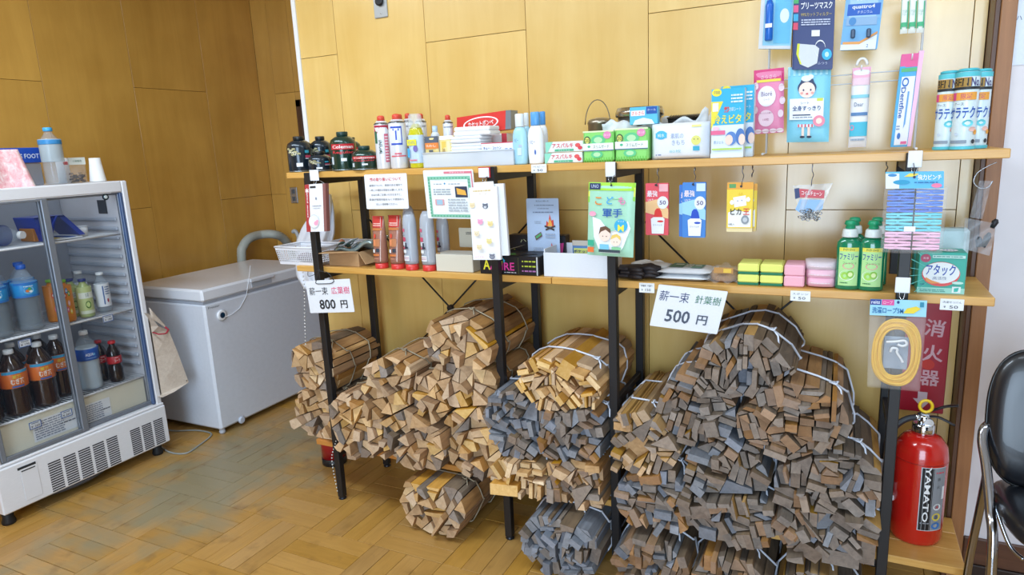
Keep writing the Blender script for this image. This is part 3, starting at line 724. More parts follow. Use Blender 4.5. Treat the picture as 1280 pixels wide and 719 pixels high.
# ---------------------------------------------------------------- firewood
def area_(p): return sum(p[i-1][0]*p[i][1]-p[i][0]*p[i-1][1] for i in range(len(p)))/2
def cen_(p): return (sum(a for a,_ in p)/len(p), sum(b for _,b in p)/len(p))
def clip(p, o, n):
    """keep the side where (q-o).n <= 0"""
    out = []
    for i in range(len(p)):
        a, b = p[i-1], p[i]
        da = (a[0]-o[0])*n[0]+(a[1]-o[1])*n[1]; db = (b[0]-o[0])*n[0]+(b[1]-o[1])*n[1]
        if (da <= 0) != (db <= 0):
            t = da/(da-db); out.append((a[0]+(b[0]-a[0])*t, a[1]+(b[1]-a[1])*t))
        if db <= 0: out.append(b)
    return out
def inset(p, d):
    c = p
    for i in range(len(p)):
        a, b = p[i-1], p[i]; dx, dy = b[0]-a[0], b[1]-a[1]; l = math.hypot(dx,dy)
        if l < 1e-6: continue
        n = (dy/l, -dx/l); c = clip(c, (a[0]-n[0]*d, a[1]-n[1]*d), n)
        if len(c) < 3: return []
    return c
def extent(p, a):
    v = [x*math.cos(a)+y*math.sin(a) for x,y in p]; return min(v), max(v)
def split_wedges(p, A, R):
    st = [p]; out = []
    while st:
        q = st.pop(); s = abs(area_(q))
        if s < A*R.uniform(.7,1.5): out.append(q); continue
        best = max((extent(q, k*math.pi/8)[1]-extent(q, k*math.pi/8)[0], k) for k in range(8))[1]*math.pi/8
        an = best + R.uniform(-.65,.65); c = cen_(q); w_ = R.uniform(-.2,.2)*math.sqrt(s)
        o = (c[0]+math.cos(an)*w_, c[1]+math.sin(an)*w_); n = (math.cos(an), math.sin(an))
        for nn in (n, (-n[0],-n[1])):
            r = clip(q, o, nn)
            if len(r) > 2: st.append(r)
    return out
def split_planks(p, A, R, th=(.010,.026)):
    out = []
    for q in split_wedges(p, A, R):
        an = R.choice([R.uniform(-.5,.5), R.uniform(.6,1.9)]) + 0.0
        if R.random() < .12: out.append(q); continue
        lo, hi = extent(q, an); n = (math.cos(an), math.sin(an)); pos = lo; rem = q
        while pos < hi-.006:
            t = R.uniform(*th); pos += t
            if hi-pos < .009: pos = hi+1
            o = (n[0]*pos, n[1]*pos)
            piece = clip(rem, o, n); rem = clip(rem, o, (-n[0],-n[1]))
            if len(piece) > 2:
                l0, l1 = extent(piece, an+math.pi/2)
                if l1-l0 > .075:
                    m_ = (l0+l1)/2+R.uniform(-.012,.012); n2 = (-n[1], n[0]); o2 = (n2[0]*m_, n2[1]*m_)
                    out += [clip(piece, o2, n2), clip(piece, o2, (-n2[0],-n2[1]))]
                else: out.append(piece)
            if len(rem) < 3: break
    res = []
    for o in out:
        if len(o) < 3: continue
        best = None
        for k in range(12):
            a = k*math.pi/12; e0, e1 = extent(o,a), extent(o,a+math.pi/2); s_ = (e0[1]-e0[0])*(e1[1]-e1[0])
            if best is None or s_ < best[0]: best = (s_,a,e0,e1)
        _,a,e0,e1 = best; ca,sa = math.cos(a),math.sin(a); f_ = R.uniform(.86,.97)
        if abs(area_(o))/best[0] > .62 and R.random() < .85:
            mu,mv = (e0[0]+e0[1])/2,(e1[0]+e1[1])/2; hu,hv = (e0[1]-e0[0])/2*f_,(e1[1]-e1[0])/2*f_
            o = [((mu+i*hu)*ca-(mv+j*hv)*sa,(mu+i*hu)*sa+(mv+j*hv)*ca) for i,j in ((-1,-1),(1,-1),(1,1),(-1,1))]
        res.append(o)
    return res
JUTE = C('#a3977f',.9); TWINE = C('#dde2ee',.4)
def bundle(lab, poly, y0, length, style, R, zb, group, ropes=(.28,.72), yaw=0.0, flare=0.0):
    c = cen_(poly); sy0 = y0
    name = 'firewood_bundle'
    t = thing(name, lab, 'firewood', (c[0], y0+length/2, zb), group)
    if style == 'split': cells = split_wedges(poly, .0021, R)
    elif style == 'pale': cells = split_planks(poly, .0050, R, (.010,.022))
    else: cells = split_planks(poly, .0042, R, (.015,.033))
    area(0,0,0,0,0,0,0) if False else None
    pals = {'split': [(HARD_SIDE,HARD_END)]*9+[(PALE_SIDE,PALE_END)]*3+[(GREY_SIDE,GREY_END)]*2,
            'pale': [(PALE_SIDE,PALE_END)]*6+[(HARD_SIDE,HARD_END)]*3,
            'slate': [(SLATE_SIDE,SLATE_END)]*4+[(GREY_SIDE,GREY_END)]*3,
            'mauve': [(GREY_SIDE,GREY_END)]*5+[(HARD_SIDE,BROWN_END)]*3+[(SLATE_SIDE,SLATE_END)]*2,
            'tan': [(HARD_SIDE,HARD_END)]*5+[(PALE_SIDE,BROWN_END)]*3+[(GREY_SIDE,GREY_END)]*2,
            'grey': [(GREY_SIDE,GREY_END)]*9+[(SLATE_SIDE,SLATE_END)]*2+[(HARD_SIDE,BROWN_END)]*2+[(YEL_SIDE,GREY_END)]*1,
            'yellow': [(YEL_SIDE,HARD_END)]*4+[(YEL_SIDE,GREY_END)]*2+[(GREY_SIDE,GREY_END)]*2,
            'brown': [(GREY_SIDE,BROWN_END)]*5+[(HARD_SIDE,BROWN_END)]*3+[(GREY_SIDE,GREY_END)]*3}[style]
    sh = math.tan(yaw)
    for q in cells:
        q = inset(q, R.uniform(.0008,.0026))
        if len(q) < 3 or abs(area_(q)) < 4e-5: continue
        # drop slivers of edge
        q = [q[i] for i in range(len(q)) if math.hypot(q[i][0]-q[i-1][0], q[i][1]-q[i-1][1]) > .0012]
        if len(q) < 3: continue
        ms, me = R.choice(pals); m = MB(); n = len(q)
        f = y0 + R.choice((R.uniform(-.025,.012), R.uniform(-.05,.025))); b = y0+length+R.uniform(-.012,.018)
        tx, tz = R.uniform(-.16,.16), R.uniform(-.16,.16)
        cx, cz = cen_(q)
        k_ = .93 if style == 'split' else .985
        cuts = [(f,1.0,1),(f+.012,1.0,0),(y0+length*.5,k_+.03,0),(b,k_,2)]
        vs = []; rnd = [R.uniform(-.0012,.0012) for _ in range(n*2)]
        for yv, s_, e in cuts:
            for i,(a,bz) in enumerate(q):
                dx = (a-cx)*tx*1 + (bz-cz)*tz*1 if e else 0
                a2 = cx+(a-cx)*s_ + (rnd[i] if e == 0 and s_ < 1 else 0); b2 = cz+(bz-cz)*s_
                vs.append((a2+(yv-y0)*sh, yv+dx*1.3, b2))
        L = len(cuts)
        m.add(vs, [(r*n+i,r*n+(i+1)%n,(r+1)*n+(i+1)%n,(r+1)*n+i) for r in range(L-1) for i in range(n)], ms)
        m.add(vs[:n], [tuple(range(n))], me); m.add(vs[-n:], [tuple(range(n))[::-1]], me)
        m.build('log' if style == 'split' else 'stick', t)
    # ties
    rm = JUTE if style == 'split' else TWINE; rr = .0028 if style == 'split' else .0034
    for f in ropes:
        yy = y0+length*f; pts = []
        # pull the outline round
        N = 40
        for i in range(N):
            a = 2*math.pi*i/N; d = (math.cos(a), math.sin(a))
            best = max((px_-c[0])*d[0]+(pz_-c[1])*d[1] for px_,pz_ in poly)
            pts.append((a,best))
        ring = []
        for (a,h) in pts:
            # support point hull
            d = (math.cos(a), math.sin(a)); bp = max(poly, key=lambda q_: (q_[0]-c[0])*d[0]+(q_[1]-c[1])*d[1])
            k = (h+.004); x_, z_ = bp[0]+d[0]*.0035, bp[1]+d[1]*.0035
            ring.append((x_+(yy-y0)*sh, yy+.02*math.sin(a*2+f*9), max(z_, zb+.002)))
        clean = [ring[0]]
        for p_ in ring[1:]:
            if (Vector(p_)-Vector(clean[-1])).length > .004: clean.append(p_)
        MB().tube(clean, rr, rm, 6, closed=True, flat=1).build('tie', t)
        k_ = int(len(clean)*.22); s0 = Vector(clean[k_])
        if f == ropes[0]:
            MB().tube([s0+Vector((0,0,.001)), s0+Vector((.012,-.01,.008)), s0+Vector((.006,-.022,.002)), s0+Vector((-.012,-.015,.006)), s0+Vector((0,0,.003)), s0+Vector((.02,-.03,-.012)), s0+Vector((.024,-.045,-.035))], rr*.9, rm, 6).build('knot', t)
    return t
# centre x, centre z, radius x, radius z, style, front y, label
BZ = {
 'L': (ZB1, [
  (-2.115,.600,.140,.120,'split',2.212,'upper split hardwood bundle at the far left end of the shelf'),
  (-2.115,.385,.155,.125,'split',2.212,'lower split hardwood bundle at the far left end of the shelf'),
  (-1.820,.405,.145,.150,'split',2.10,'split hardwood bundle just right of the front left post, over the board edge'),
  (-1.630,.600,.150,.120,'split',2.12,'split hardwood bundle left of the topmost pair, with a jute knot'),
  (-1.290,.810,.150,.115,'split',2.11,'topmost split hardwood bundle of the left pile, loose jute loop round its face'),
  (-1.290,.655,.145,.105,'split',2.13,'split hardwood bundle directly beneath the topmost one'),
  (-1.455,.565,.105,.095,'split',2.12,'small split hardwood bundle wedged in the middle of the left pile'),
  (-1.520,.400,.165,.145,'split',2.10,'split hardwood bundle in the bottom row, middle of the left board'),
  (-1.245,.420,.130,.160,'split',2.12,'split hardwood bundle in the bottom row next to the slate-grey planks')]),
 'M': (ZB1, [
  (-.870,.705,.160,.105,'pale',2.08,'topmost bundle of pale square offcuts tied with white twine'),
  (-1.060,.520,.125,.145,'slate',2.09,'bundle of slate-grey planks leaning at the left of the middle bay'),
  (-.830,.530,.150,.120,'mauve',2.08,'bundle of mauve-grey planks beside the second post from the right'),
  (-1.030,.330,.125,.090,'pale',2.07,'thin bundle of pale offcuts lying across the joint of the lower boards'),
  (-.810,.345,.130,.110,'tan',2.07,'bundle of thin tan slats at the bottom of the middle bay')]),
 'R': (ZB2, [
  (-.575,.535,.125,.120,'yellow',2.08,'bundle of long yellow-brown planks at the left of the right bay'),
  (-.385,.675,.125,.120,'grey',2.09,'grey plank bundle under the larger price sign'),
  (-.240,.845,.140,.100,'grey',2.08,'topmost grey plank bundle, thick white knot on top'),
  (-.105,.690,.160,.125,'brown',2.07,'bundle with orange-brown end grain under the topmost grey one'),
  (-.290,.490,.125,.115,'grey',2.08,'grey plank bundle in the middle of the right bay'),
  (.010,.500,.155,.115,'grey',2.07,'grey plank bundle on the right with tall planks behind'),
  (-.520,.345,.130,.115,'mauve',2.06,'mauve plank bundle low on the left of the right bay'),
  (-.265,.335,.135,.105,'grey',2.06,'grey bundle in the bottom row, middle of the right bay'),
  (.015,.340,.155,.110,'grey',2.05,'grey bundle in the bottom row against the right front post')]),
 'F1': (0, [(-1.430,.135,.145,.132,'split',2.06,'split hardwood bundle lying on the floor under the left board')]),
 'F2': (0, [(-.850,.118,.150,.118,'slate',2.01,'slate-grey plank bundle lying on the floor under the middle bay')]),
 'F3': (0, [(-.530,.108,.130,.108,'mauve',2.03,'plank bundle on the floor behind the second post from the right'),
  (-.265,.100,.125,.10,'brown',2.05,'plank bundle on the floor, middle of the right bay'),
  (-.005,.100,.125,.10,'yellow',2.05,'plank bundle on the floor against the right front post')]),
}
RG = random.Random(11)
for key,(zb,L) in BZ.items():
    for i,(cx,cz,rx,rz,style,y0,lab) in enumerate(L):
        N = 22
        poly = []
        for k in range(N):
            a = 2*math.pi*k/N; rj = 1+RG.uniform(-.10,.07)
            poly.append((cx+1.07*rx*rj*math.cos(a), cz+1.07*rz*rj*math.sin(a)))
        poly = clip(poly, (0,zb+.002), (0,-1))
        allb = L + (BZ['M'][1] if key == 'L' else []) + (BZ['L'][1] if key == 'M' else [])
        for (ox,oz,orx,orz,*_) in allb:
            if (ox,oz) == (cx,cz): continue
            dx, dz = ox-cx, oz-cz; d = math.hypot(dx,dz)
            if d > .45: continue
            ra = 1.07/math.sqrt((dx/d/rx)**2+(dz/d/rz)**2); rb_ = 1.07/math.sqrt((dx/d/orx)**2+(dz/d/orz)**2)
            if d >= ra+rb_: continue
            f = ra/(ra+rb_)*d - .0015
            poly = clip(poly, (cx+dx/d*f, cz+dz/d*f), (dx/d,dz/d))
            if len(poly) < 3: break
        if key in ('R',): poly = clip(poly,(.150,0),(1,0)); poly = clip(poly,(-.668,0),(-1,0))
        if key == 'M': poly = clip(poly,(-.71,0),(1,0))
        if key.startswith('F'): poly = clip(poly, (0,(ZB1 if key != 'F3' else ZB2)-.032), (0,1))
        if key == 'F3': poly = clip(poly,(-.668,0),(-1,0)); poly = clip(poly,(.150,0),(1,0))
        if key == 'F2': poly = clip(poly,(-.71,0),(1,0))
        grp = 'hardwood firewood bundles' if style == 'split' else 'conifer firewood bundles'
        length = 2.492-y0
        bundle(lab, poly, y0, length, style, RG, zb, grp)

# ---------------------------------------------------------------- helpers for the goods
def frame(box=None, quad=None, Y=2.2, stand=None):
    if quad:
        O = at(*quad[0],1,Y); Ux = at(*quad[1],1,Y)-O; Vx = at(*quad[2],1,Y)-O
    else:
        x0,y0,x1,y1 = box; xm, ym = (x0+x1)/2, (y0+y1)/2
        a = at(x0,ym,1,Y).x; b = at(x1,ym,1,Y).x; zt = at(xm,y0,1,Y).z; zb = at(xm,y1,1,Y).z
        if stand is not None: zt += stand-zb; zb = stand
        O = Vector((a,Y,zt)); Ux = Vector((b-a,0,0)); Vx = Vector((0,0,zb-zt))
    return O, Ux, Vx
YN = Vector((0,1,0))
def prism_uv(O, U, V, pts, th, m, mb=None, back=0):
    mb = mb or MB(); n = len(pts)
    vs = [O+U*a+V*b+YN*back for a,b in pts] + [O+U*a+V*b+YN*(back+th) for a,b in pts]
    mb.add(vs, [tuple(range(n)), tuple(range(2*n-1,n-1,-1))] + [(i,n+i,n+(i+1)%n,(i+1)%n) for i in range(n)], m)
    return mb
def soft(O, U, V, th, m, nu=12, nv=16, edge=.35, crimp=.0, mb=None):
    """pillow pack: both faces bulge"""
    mb = mb or MB()
    def f(u,v): return (max(0,math.sin(math.pi*u))**edge)*(max(0,math.sin(math.pi*min(1,max(0,(v-crimp)/(1-2*crimp+1e-6)))))**edge) if crimp < .5 else 0
    for s in (-1,1):
        mb.grid(lambda u,v: O+U*u+V*v+YN*(th/2+s*(th/2*f(u,v)+.0004)), nu, nv, m)
    return mb, f
def hook(x, ytop, z0, z1, lab, host=None, m=None):
    """S hook of bent wire from z1 (top) down to z0"""
    m = m or C('#8f9298',.3,.9); h = z1-z0
    P = [(x,ytop+.010,z1-.010),(x,ytop+.004,z1),(x,ytop-.006,z1-.004),(x,ytop-.010,z1-h*.3),(x+.004,ytop-.006,z1-h*.5),(x,ytop-.002,z0+h*.25),(x,ytop-.008,z0),(x,ytop-.016,z0+.002),(x,ytop-.018,z0+.010)]
    return single(MB().tube(arc_pts(P,4), .0013, m, 6), 'wire_hook', lab, 'hook', 'wire hooks on the shelf edges')
def pack(name, label, cat, box=None, quad=None, Y=2.2, th=.03, shape='box', base='#ffffff', art=None, group=None, stand=None, rough=.4, hole=False, bev=.002, edge=.35, crimp=.03, mat_=None, part=None):
    O, U, V = frame(box, quad, Y, stand)
    m = mat_ or C(base, rough)
    c = O+U*.5+V; t = thing(name, label, cat, (c.x, Y+th/2, c.z), group)
    if shape == 'box':
        if quad: b = prism_uv(O,U,V,[(0,0),(1,0),(1,1),(0,1)],th,m)
        else: b = MB().box((O.x,Y,O.z+V.z),(O.x+U.x,Y+th,O.z),m,bev)
        b = b.build(part or 'box_body', t); A = Art(O,U,V,(0,-1,0))
    elif shape == 'card':
        b = prism_uv(O,U,V,[(.02,0),(.98,0),(1,.02),(1,.98),(.98,1),(.02,1),(0,.98),(0,.02)],th,m).build(part or 'card', t); A = Art(O,U,V,(0,-1,0))
    else:
        mb, f = soft(O,U,V,th,m,edge=edge,crimp=crimp); b = mb.build(part or 'pouch', t)
        def wrap(u,v,e): return O+U*u+V*v+YN*(th/2-(th/2*f(min(1,max(0,u)),min(1,max(0,v)))+.0012)-e*2)
        A = Art(O,U,V,(0,-1,0)); A.wrap = wrap
    if art: art(A); A.mb.build('print', b, recalc=False)
    t['_O'] = list(O); t['_U'] = list(U); t['_V'] = list(V)
    return t
def parts(t): return Vector(t['_O']), Vector(t['_U']), Vector(t['_V'])
def clean(t):
    for k in ('_O','_U','_V'):
        if k in t: del t[k]
def price(box, lab, top, bot, Y=2.1775, grp='small price tags on the shelf edges'):
    def a(A):
        if top: A.text(top,.5,.28,.2,'#5a5f6a',w=.8)
        A.text('¥',.2,.7,.22,'#4a4e58'); A.text(bot,.58,.7,.26,'#33363e',w=.36)
    return pack('price_tag', lab, 'price tag', box, Y=Y, th=.0011, shape='card', base='#eef1f3', art=a, group=grp, part='card')
def cyl_wrap(x, y, r, z1, h, span=2.4):
    a0 = math.atan2(-y, -x)
    def w_(u,v,e):
        a = a0 + (u-.5)*span; R_ = r+.0004+e
        return Vector((x+R_*math.cos(a), y+R_*math.sin(a), z1-h*v))
    A = Art((0,0,0),(0,r*span,0),(0,0,-h),(1,0,0)); A.wrap = w_; return A
def place(x0, x1, y, Y):
    a = at(x0,y,1,Y).x; b = at(x1,y,1,Y).x; d = abs(b-a)
    # silhouette width of a round thing seen obliquely
    cx = (a+b)/2; k = Y/math.hypot(cx,Y); return cx, d*k/2
LW = {}
# ---------------------------------------------------------------- top board, left: gas canisters
ZT1 = TOPZ+.0006
def canister(x0, x1, ytop, ybot, Y, lab, body, cap, decor, short=False):
    x, r = place(x0, x1, (ytop+ybot)/2, Y); z = ZT1
    h = at((x0+x1)/2, ytop, 1, Y).z - at((x0+x1)/2, ybot, 1, Y).z
    t = thing('gas_canister', lab, 'gas canister', (x,Y,z), 'camping gas canisters')
    hs = h*.72 if not short else h*.60
    prof = [(r*.90,0),(r*.97,.003),(r,.008),(r,hs*.92),(r*.985,hs),(r*.90,hs+(h-hs)*.28),(r*.62,hs+(h-hs)*.52),(r*.36,hs+(h-hs)*.64)]
    b = MB().lathe((x,Y,z), prof, body, 28).build('canister_body', t)
    MB().lathe((x,Y,z), [(r*.40,hs+(h-hs)*.60),(r*.44,hs+(h-hs)*.66),(r*.44,h*.985),(r*.40,h)], cap, 20).build('cap', t)
    MB().lathe((x,Y,z), [(r*.985,.001),(r*1.01,.002),(r*1.01,.005)], C('#9ea5a8',.3,.8), 28).build('rim', t)
    A = cyl_wrap(x,Y,r,z+hs*.95,hs*.9); decor(A); A.mb.build('print', b, recalc=False)
    return t
def dec_camo(A):
    for u,v in ((.08,.05),(.2,.12),(.14,.2),(.3,.06),(.36,.18),(.46,.26),(.26,.3)): A.ell(u,v,.07,.045,'#b9b285',8); A.ell(u+.03,v+.05,.045,.03,'#3d4a3c',8)
    A.text('GAS',.26,.2,.12,'#e8e4c8',w=.3,rot=-.5,bold=True)
    A.rect(.66,.12,.8,.24,'#37a0b8'); A.rect(.66,.34,.86,.44,'#b8405c'); A.rect(.66,.46,.9,.5,'#c9cdd2'); A.rect(.36,.66,.56,.82,'#eef0f0')
def dec_red(A):
    A.rect(.06,.0,.9,.22,'#c4202c'); A.text('Coleman',.48,.11,.13,'#f2f0ec',w=.7,bold=True); A.text('Regular',.48,.34,.14,'#d4343c',w=.72,bold=True); A.rect(.40,.56,.58,.68,'#eceff0'); A.rect(.04,.5,.14,.8,'#c3ccd0')
NAVY = C('#1b2a36',.25,.3,Coat_Weight=.5); FOREST = C('#1c3b30',.25,.3,Coat_Weight=.5); BCAP = C('#141a1c',.4); GCAP = C('#173a34',.4)
canister(388,415,169,212,2.325,'dark camouflage gas canister behind the small one at the left end',NAVY,BCAP,dec_camo)
canister(359,391,169,213.5,2.235,'tall dark navy camouflage gas canister at the far left end of the top board',NAVY,BCAP,dec_camo)
canister(385,415,188,213,2.215,'short camouflage gas canister, second from the left in front',NAVY,BCAP,dec_camo,True)
canister(413,446,164,212.5,2.225,'tall dark green gas canister with red lettering',FOREST,GCAP,dec_red)
canister(428,452,171,211,2.36,'dark green gas canister standing behind the tall green one',FOREST,GCAP,dec_red)
canister(439,473,182,212,2.22,'short dark green gas canister with red lettering, right of the tall one',FOREST,GCAP,dec_red,True)
def spray(x0, x1, ytop, ybot, Y, lab, decor, side='#e6e9ee', cap='#e0503a', grp='butane gas cans with red caps'):
    x, r = place(x0, x1, 180, Y); z = ZT1
    h = at((x0+x1)/2, ytop, 1, Y).z - at((x0+x1)/2, ybot, 1, Y).z
    t = thing('butane_can', lab, 'gas can', (x,Y,z), grp)
    MB_ = MB().lathe((x,Y,z), [(r*.95,0),(r,.004),(r,h*.82),(r*.93,h*.835),(r*.90,h*.85),(r*.62,h*.90)], C(side,.3,.2), 26).build('can_body', t)
    MB().lathe((x,Y,z), [(r*.93,h*.83),(r*1.0,h*.84),(r*1.0,h*.848),(r*.80,h*.87)], C('#8d9298',.2,.9), 26).build('collar', t)
    MB().lathe((x,Y,z), [(r*.50,h*.885),(r*.50,h*.97),(r*.46,h*.985),(r*.30,h)], C(cap,.4), 18).build('cap', t)
    A = cyl_wrap(x,Y,r,z+h*.82,h*.8); decor(A); A.mb.build('print', MB_, recalc=False); return t
def dec_uni(A):
    A.rect(0,0,1,.05,'#b02a44'); A.poly([(.0,.05),(.4,.05),(.2,.2),(.05,.3),(0,.3)],'#c23a50'); A.rect(.02,.14,.2,.42,'#2e6a4c')
    A.poly([(.5,.05),(1,.05),(.98,.14),(.75,.04)],'#c23a50'); A.text('UNIFLAME',.38,.5,.08,'#26473c',w=.75,rot=-math.pi/2,bold=True); A.rect(.6,.2,.84,.86,'#d2647c'); A.lines(.62,.24,.82,.84,9,'#f3dde2')
def dec_it(A):
    A.rect(.14,.06,.7,.10,'#2a4fc0'); A.rect(.14,.44,.7,.48,'#2a4fc0'); A.rect(.66,.06,.7,.48,'#2a4fc0'); A.text('T',.42,.24,.26,'#2a52c8',w=.30,bold=True); A.rect(.3,.66,.62,.70,'#d8707c'); A.rect(.1,.72,.86,.75,'#d8606c')
def dec_plain(A): A.lines(.1,.3,.8,.6,5,'#b3b9c4'); A.rect(.1,.06,.9,.08,'#8a94a8')
spray(505,519,141,209,2.33,'white butane can with red cap in the back row, left one',dec_plain)
spray(520,535,142,209,2.34,'white butane can with red cap in the back row, middle one',dec_plain)
spray(555,568,143,207,2.36,'white butane can with red cap behind the beige sachet',dec_plain)
spray(496,508,142,209,2.37,'white butane can with red cap half hidden behind the blue-lettered can',dec_plain)
spray(469,488,144,211,2.225,'white butane can with magenta and green print reading UNIFLAME',dec_uni)
spray(487,509,142,210.5,2.225,'white butane can with a big blue letter and red cap',dec_it)
# detergent bottle with yellow liquid
x, r = place(511,532,190,2.23)
t = thing('cleaner_bottle','clear bottle of yellow cleaning liquid with a pale blue label','bottle',(x,2.23,ZT1))
h = .205
MB().lathe((x,2.23,ZT1),[(r*.95,0),(r,.004),(r,h*.62),(r*.8,h*.72),(r*.5,h*.80),(r*.3,h*.82)],C('#c9c322',.15,0,Coat_Weight=.6),22,sy=.75).build('bottle_body',t)
MB().lathe((x,2.23,ZT1),[(r*.92,h*.74),(r*.95,h*.75),(r*.85,h*.96),(r*.7,h)],film('clear_cap','#e4ecee',.35,.1),20,sy=.75).build('cap',t)
lb = MB().lathe((x,2.23,ZT1),[(r*1.01,h*.09),(r*1.02,h*.10),(r*1.02,h*.60),(r*1.01,h*.61)],C('#c3d8ec',.4),22,sy=.75).build('label_band',t)
A = Art((x-r*.80,2.23-r*.79,ZT1+h*.60),(r*1.6,0,0),(0,0,-h*.5),(0,-1,0)); A.rect(.0,.14,.82,.36,'#e8e03a'); A.text('せっけん',.4,.25,.14,'#3a62b8',w=.6); A.ell(.7,.48,.2,.12,'#7c6fb4'); A.rect(.0,.46,.2,.8,'#4aa8d8'); A.lines(.1,.86,.8,.96,1,'#e07888'); A.build(lb)
# white jar behind the tub
x, r = place(538,549,160,2.34)
tt = thing('lotion_bottle','white bottle with pale blue cap behind the clear tub','bottle',(x,2.34,ZT1))
MB().lathe((x,2.34,ZT1),[(r*.9,0),(r,.004),(r,.125),(r*.6,.137)],C('#dfe6ec',.35),20).build('bottle_body',tt)
MB().lathe((x,2.34,ZT1),[(r*.62,.137),(r*.64,.138),(r*.62,.16)],C('#bcd2e2',.35),18).build('cap',tt)
# clear tub with goods
O,U,V = frame((529,190,642,208.5),Y=2.205,stand=ZT1)
t = thing('plastic_tub','long clear plastic tub of sundries in the middle of the left top board','tub',(O.x+U.x/2,2.27,ZT1))
TUB = film('frosted_tub','#e6edf4',.55,.3)
x0,x1,zt = O.x,O.x+U.x,O.z
m = MB(); m.box((x0,2.205,ZT1),(x1,2.208,zt),TUB).box((x0,2.332,ZT1),(x1,2.335,zt),TUB).box((x0,2.208,ZT1),(x0+.003,2.332,zt),TUB).box((x1-.003,2.208,ZT1),(x1,2.332,zt),TUB).box((x0+.003,2.208,ZT1),(x1-.003,2.332,ZT1+.003),TUB)
m.build('tub_body',t); MB().tube([(x0,2.205,zt),(x1,2.205,zt),(x1,2.335,zt),(x0,2.335,zt)],.0035,TUB,6,closed=True).build('rim',t)
ZI = ZT1+.0035
def a_sp(A): A.rect(0,0,1,.42,'#4c5564'); A.rect(0,.40,1,.66,'#e8863a'); A.text('スポンジ',.5,.52,.14,'#fbe8d4',w=.7,bold=True); A.rect(.3,.68,.7,.8,'#5c6068')
q = pack('sponge_pack','sponge sachet with dark grey and orange header in the clear tub','sponge',(530,160,547,194),Y=2.225,th=.014,shape='pouch',base='#e6cf86',art=lambda A:(A.rect(0,0,1,.26,'#4c5564'),A.rect(0,.24,1,.46,'#e8863a'),A.text('たわし',.5,.35,.09,'#fbe8d4',w=.7,bold=True),A.rect(.35,.5,.65,.58,'#5c6068'),A.rect(.3,.62,.48,.95,'#f2e08a'),A.rect(.52,.62,.7,.95,'#ead27a')),stand=ZI+.012)
clean(q)
q = pack('snack_sachet','pale yellow transparent sachet beside the orange-headed sponge','sachet',(548,159,566,193),Y=2.23,th=.014,shape='pouch',base='#efdc9c',art=lambda A:(A.rect(.05,0,.95,.14,'#f6f2e4'),A.rect(.2,.2,.5,.92,'#e8c860'),A.text('綿棒',.35,.55,.2,'#a8803a',w=.2),A.rect(.6,.2,.8,.9,'#f4e8b8')),stand=ZI+.012); clean(q)
CL = C('#f3f4f8',.8)
def cloth(box, Y, th, lab, base, grp='folded white cloths in the clear tub'):
    O,U,V = frame(box,Y=Y); t = thing('folded_cloth',lab,'cloth',(O.x+U.x/2,Y+th/2,O.z+V.z),grp)
    m = MB(); z0=O.z+V.z; n=max(2,int(-V.z/.012)); 
    for k in range(n):
        a=z0-V.z*k/n; b=z0-V.z*(k+1)/n
        m.box((O.x+.002*(k%2),Y+.003*((k*7)%3),a+.0003),(O.x+U.x-.003*((k*5)%2),Y+th,b-.0003),C(base,.85),.0045)
    m.build('folds',t); return t
cloth((562,170,601,192),2.215,.10,'lower white folded cloths in the clear tub','#f2f4f9')
cloth((566,158,612,169.5),2.225,.09,'upper white cloth pack on the folded cloths','#f6f6f8')
def a_cot(A):
    A.rect(0,0,1,.04,'#d8445c'); A.text('キュー・コットン',.36,.28,.16,'#2c4c9c',w=.56,bold=True); A.rect(.08,.5,.34,.95,'#f0dcc4'); A.text('コットン',.55,.78,.12,'#d0405a',w=.22); A.rect(.76,.32,.84,.7,'#7c92c8'); A.rect(.9,.32,.97,.7,'#7c92c8')
q = pack('cotton_box','white cotton box with blue lettering and red top edge in the tub','box',(601,168,641,192),Y=2.215,th=.075,base='#eef0f6',art=a_cot,stand=ZI+.010); clean(q)
def a_gas(A):
    A.ell(.5,.5,.36,.36,'#f8f4f2',28); A.ell(.5,.5,.33,.30,'#dc3a34',28); A.text('カセットボンベ',.5,.5,.3,'#fdf6f2',w=.52,bold=True)
q = pack('shrink_pack','red shrink-wrapped pack of gas cartridges with white oval lettering behind the tub','gas can pack',quad=((571,147),(632,138),(571,170)),Y=2.345,th=.07,base='#dc3a34',art=a_gas)
O,U,V = parts(q); q2=prism_uv(O+U*1.001,U*.10,V*1.0,[(0,0),(1,.02),(1.1,1),(0,1)],.06,C('#8b939c',.35,.4)).build('side_flap',q); clean(q)
MB().box((O.x,2.345,ZT1),(O.x+U.x,2.415,O.z+V.z),C('#e9e2e0',.4),.004).box((O.x+U.x*.9,2.344,ZT1+.02),(O.x+U.x*1.0,2.3449,O.z+V.z),C('#d0404a',.4)).build('lower_pack',q)
# lotion bottles
def lotion(x0,x1,yt,Y,lab,body,cap,h,art=None):
    x, r = place(x0,x1,190,Y); t = thing('lotion_bottle',lab,'bottle',(x,Y,ZT1),'baby lotion bottles on the top board')
    b = MB().lathe((x,Y,ZT1),[(r*.85,0),(r*.92,.004),(r,h*.2),(r,h*.55),(r*.88,h*.66),(r*.6,h*.73),(r*.5,h*.74)],C(body,.3),26,sy=.62).build('bottle_body',t)
    MB().lathe((x,Y,ZT1),[(r*.56,h*.745),(r*.58,h*.75),(r*.58,h*.985),(r*.5,h)],C(cap,.35),22,sy=.75).build('cap',t)
    if art: A=Art((x-r*.7,Y-r*.63,ZT1+h*.58),(r*1.4,0,0),(0,0,-h*.5),(0,-1,0)); art(A); A.build(b)
lotion(654,665,160,2.33,'pale blue lotion bottle with white cap, back row','#9fd0e6','#e4eef2',.185)
lotion(673,686,159,2.32,'white lotion bottle with blue cap, back row','#eef2f6','#4f9be0',.185)
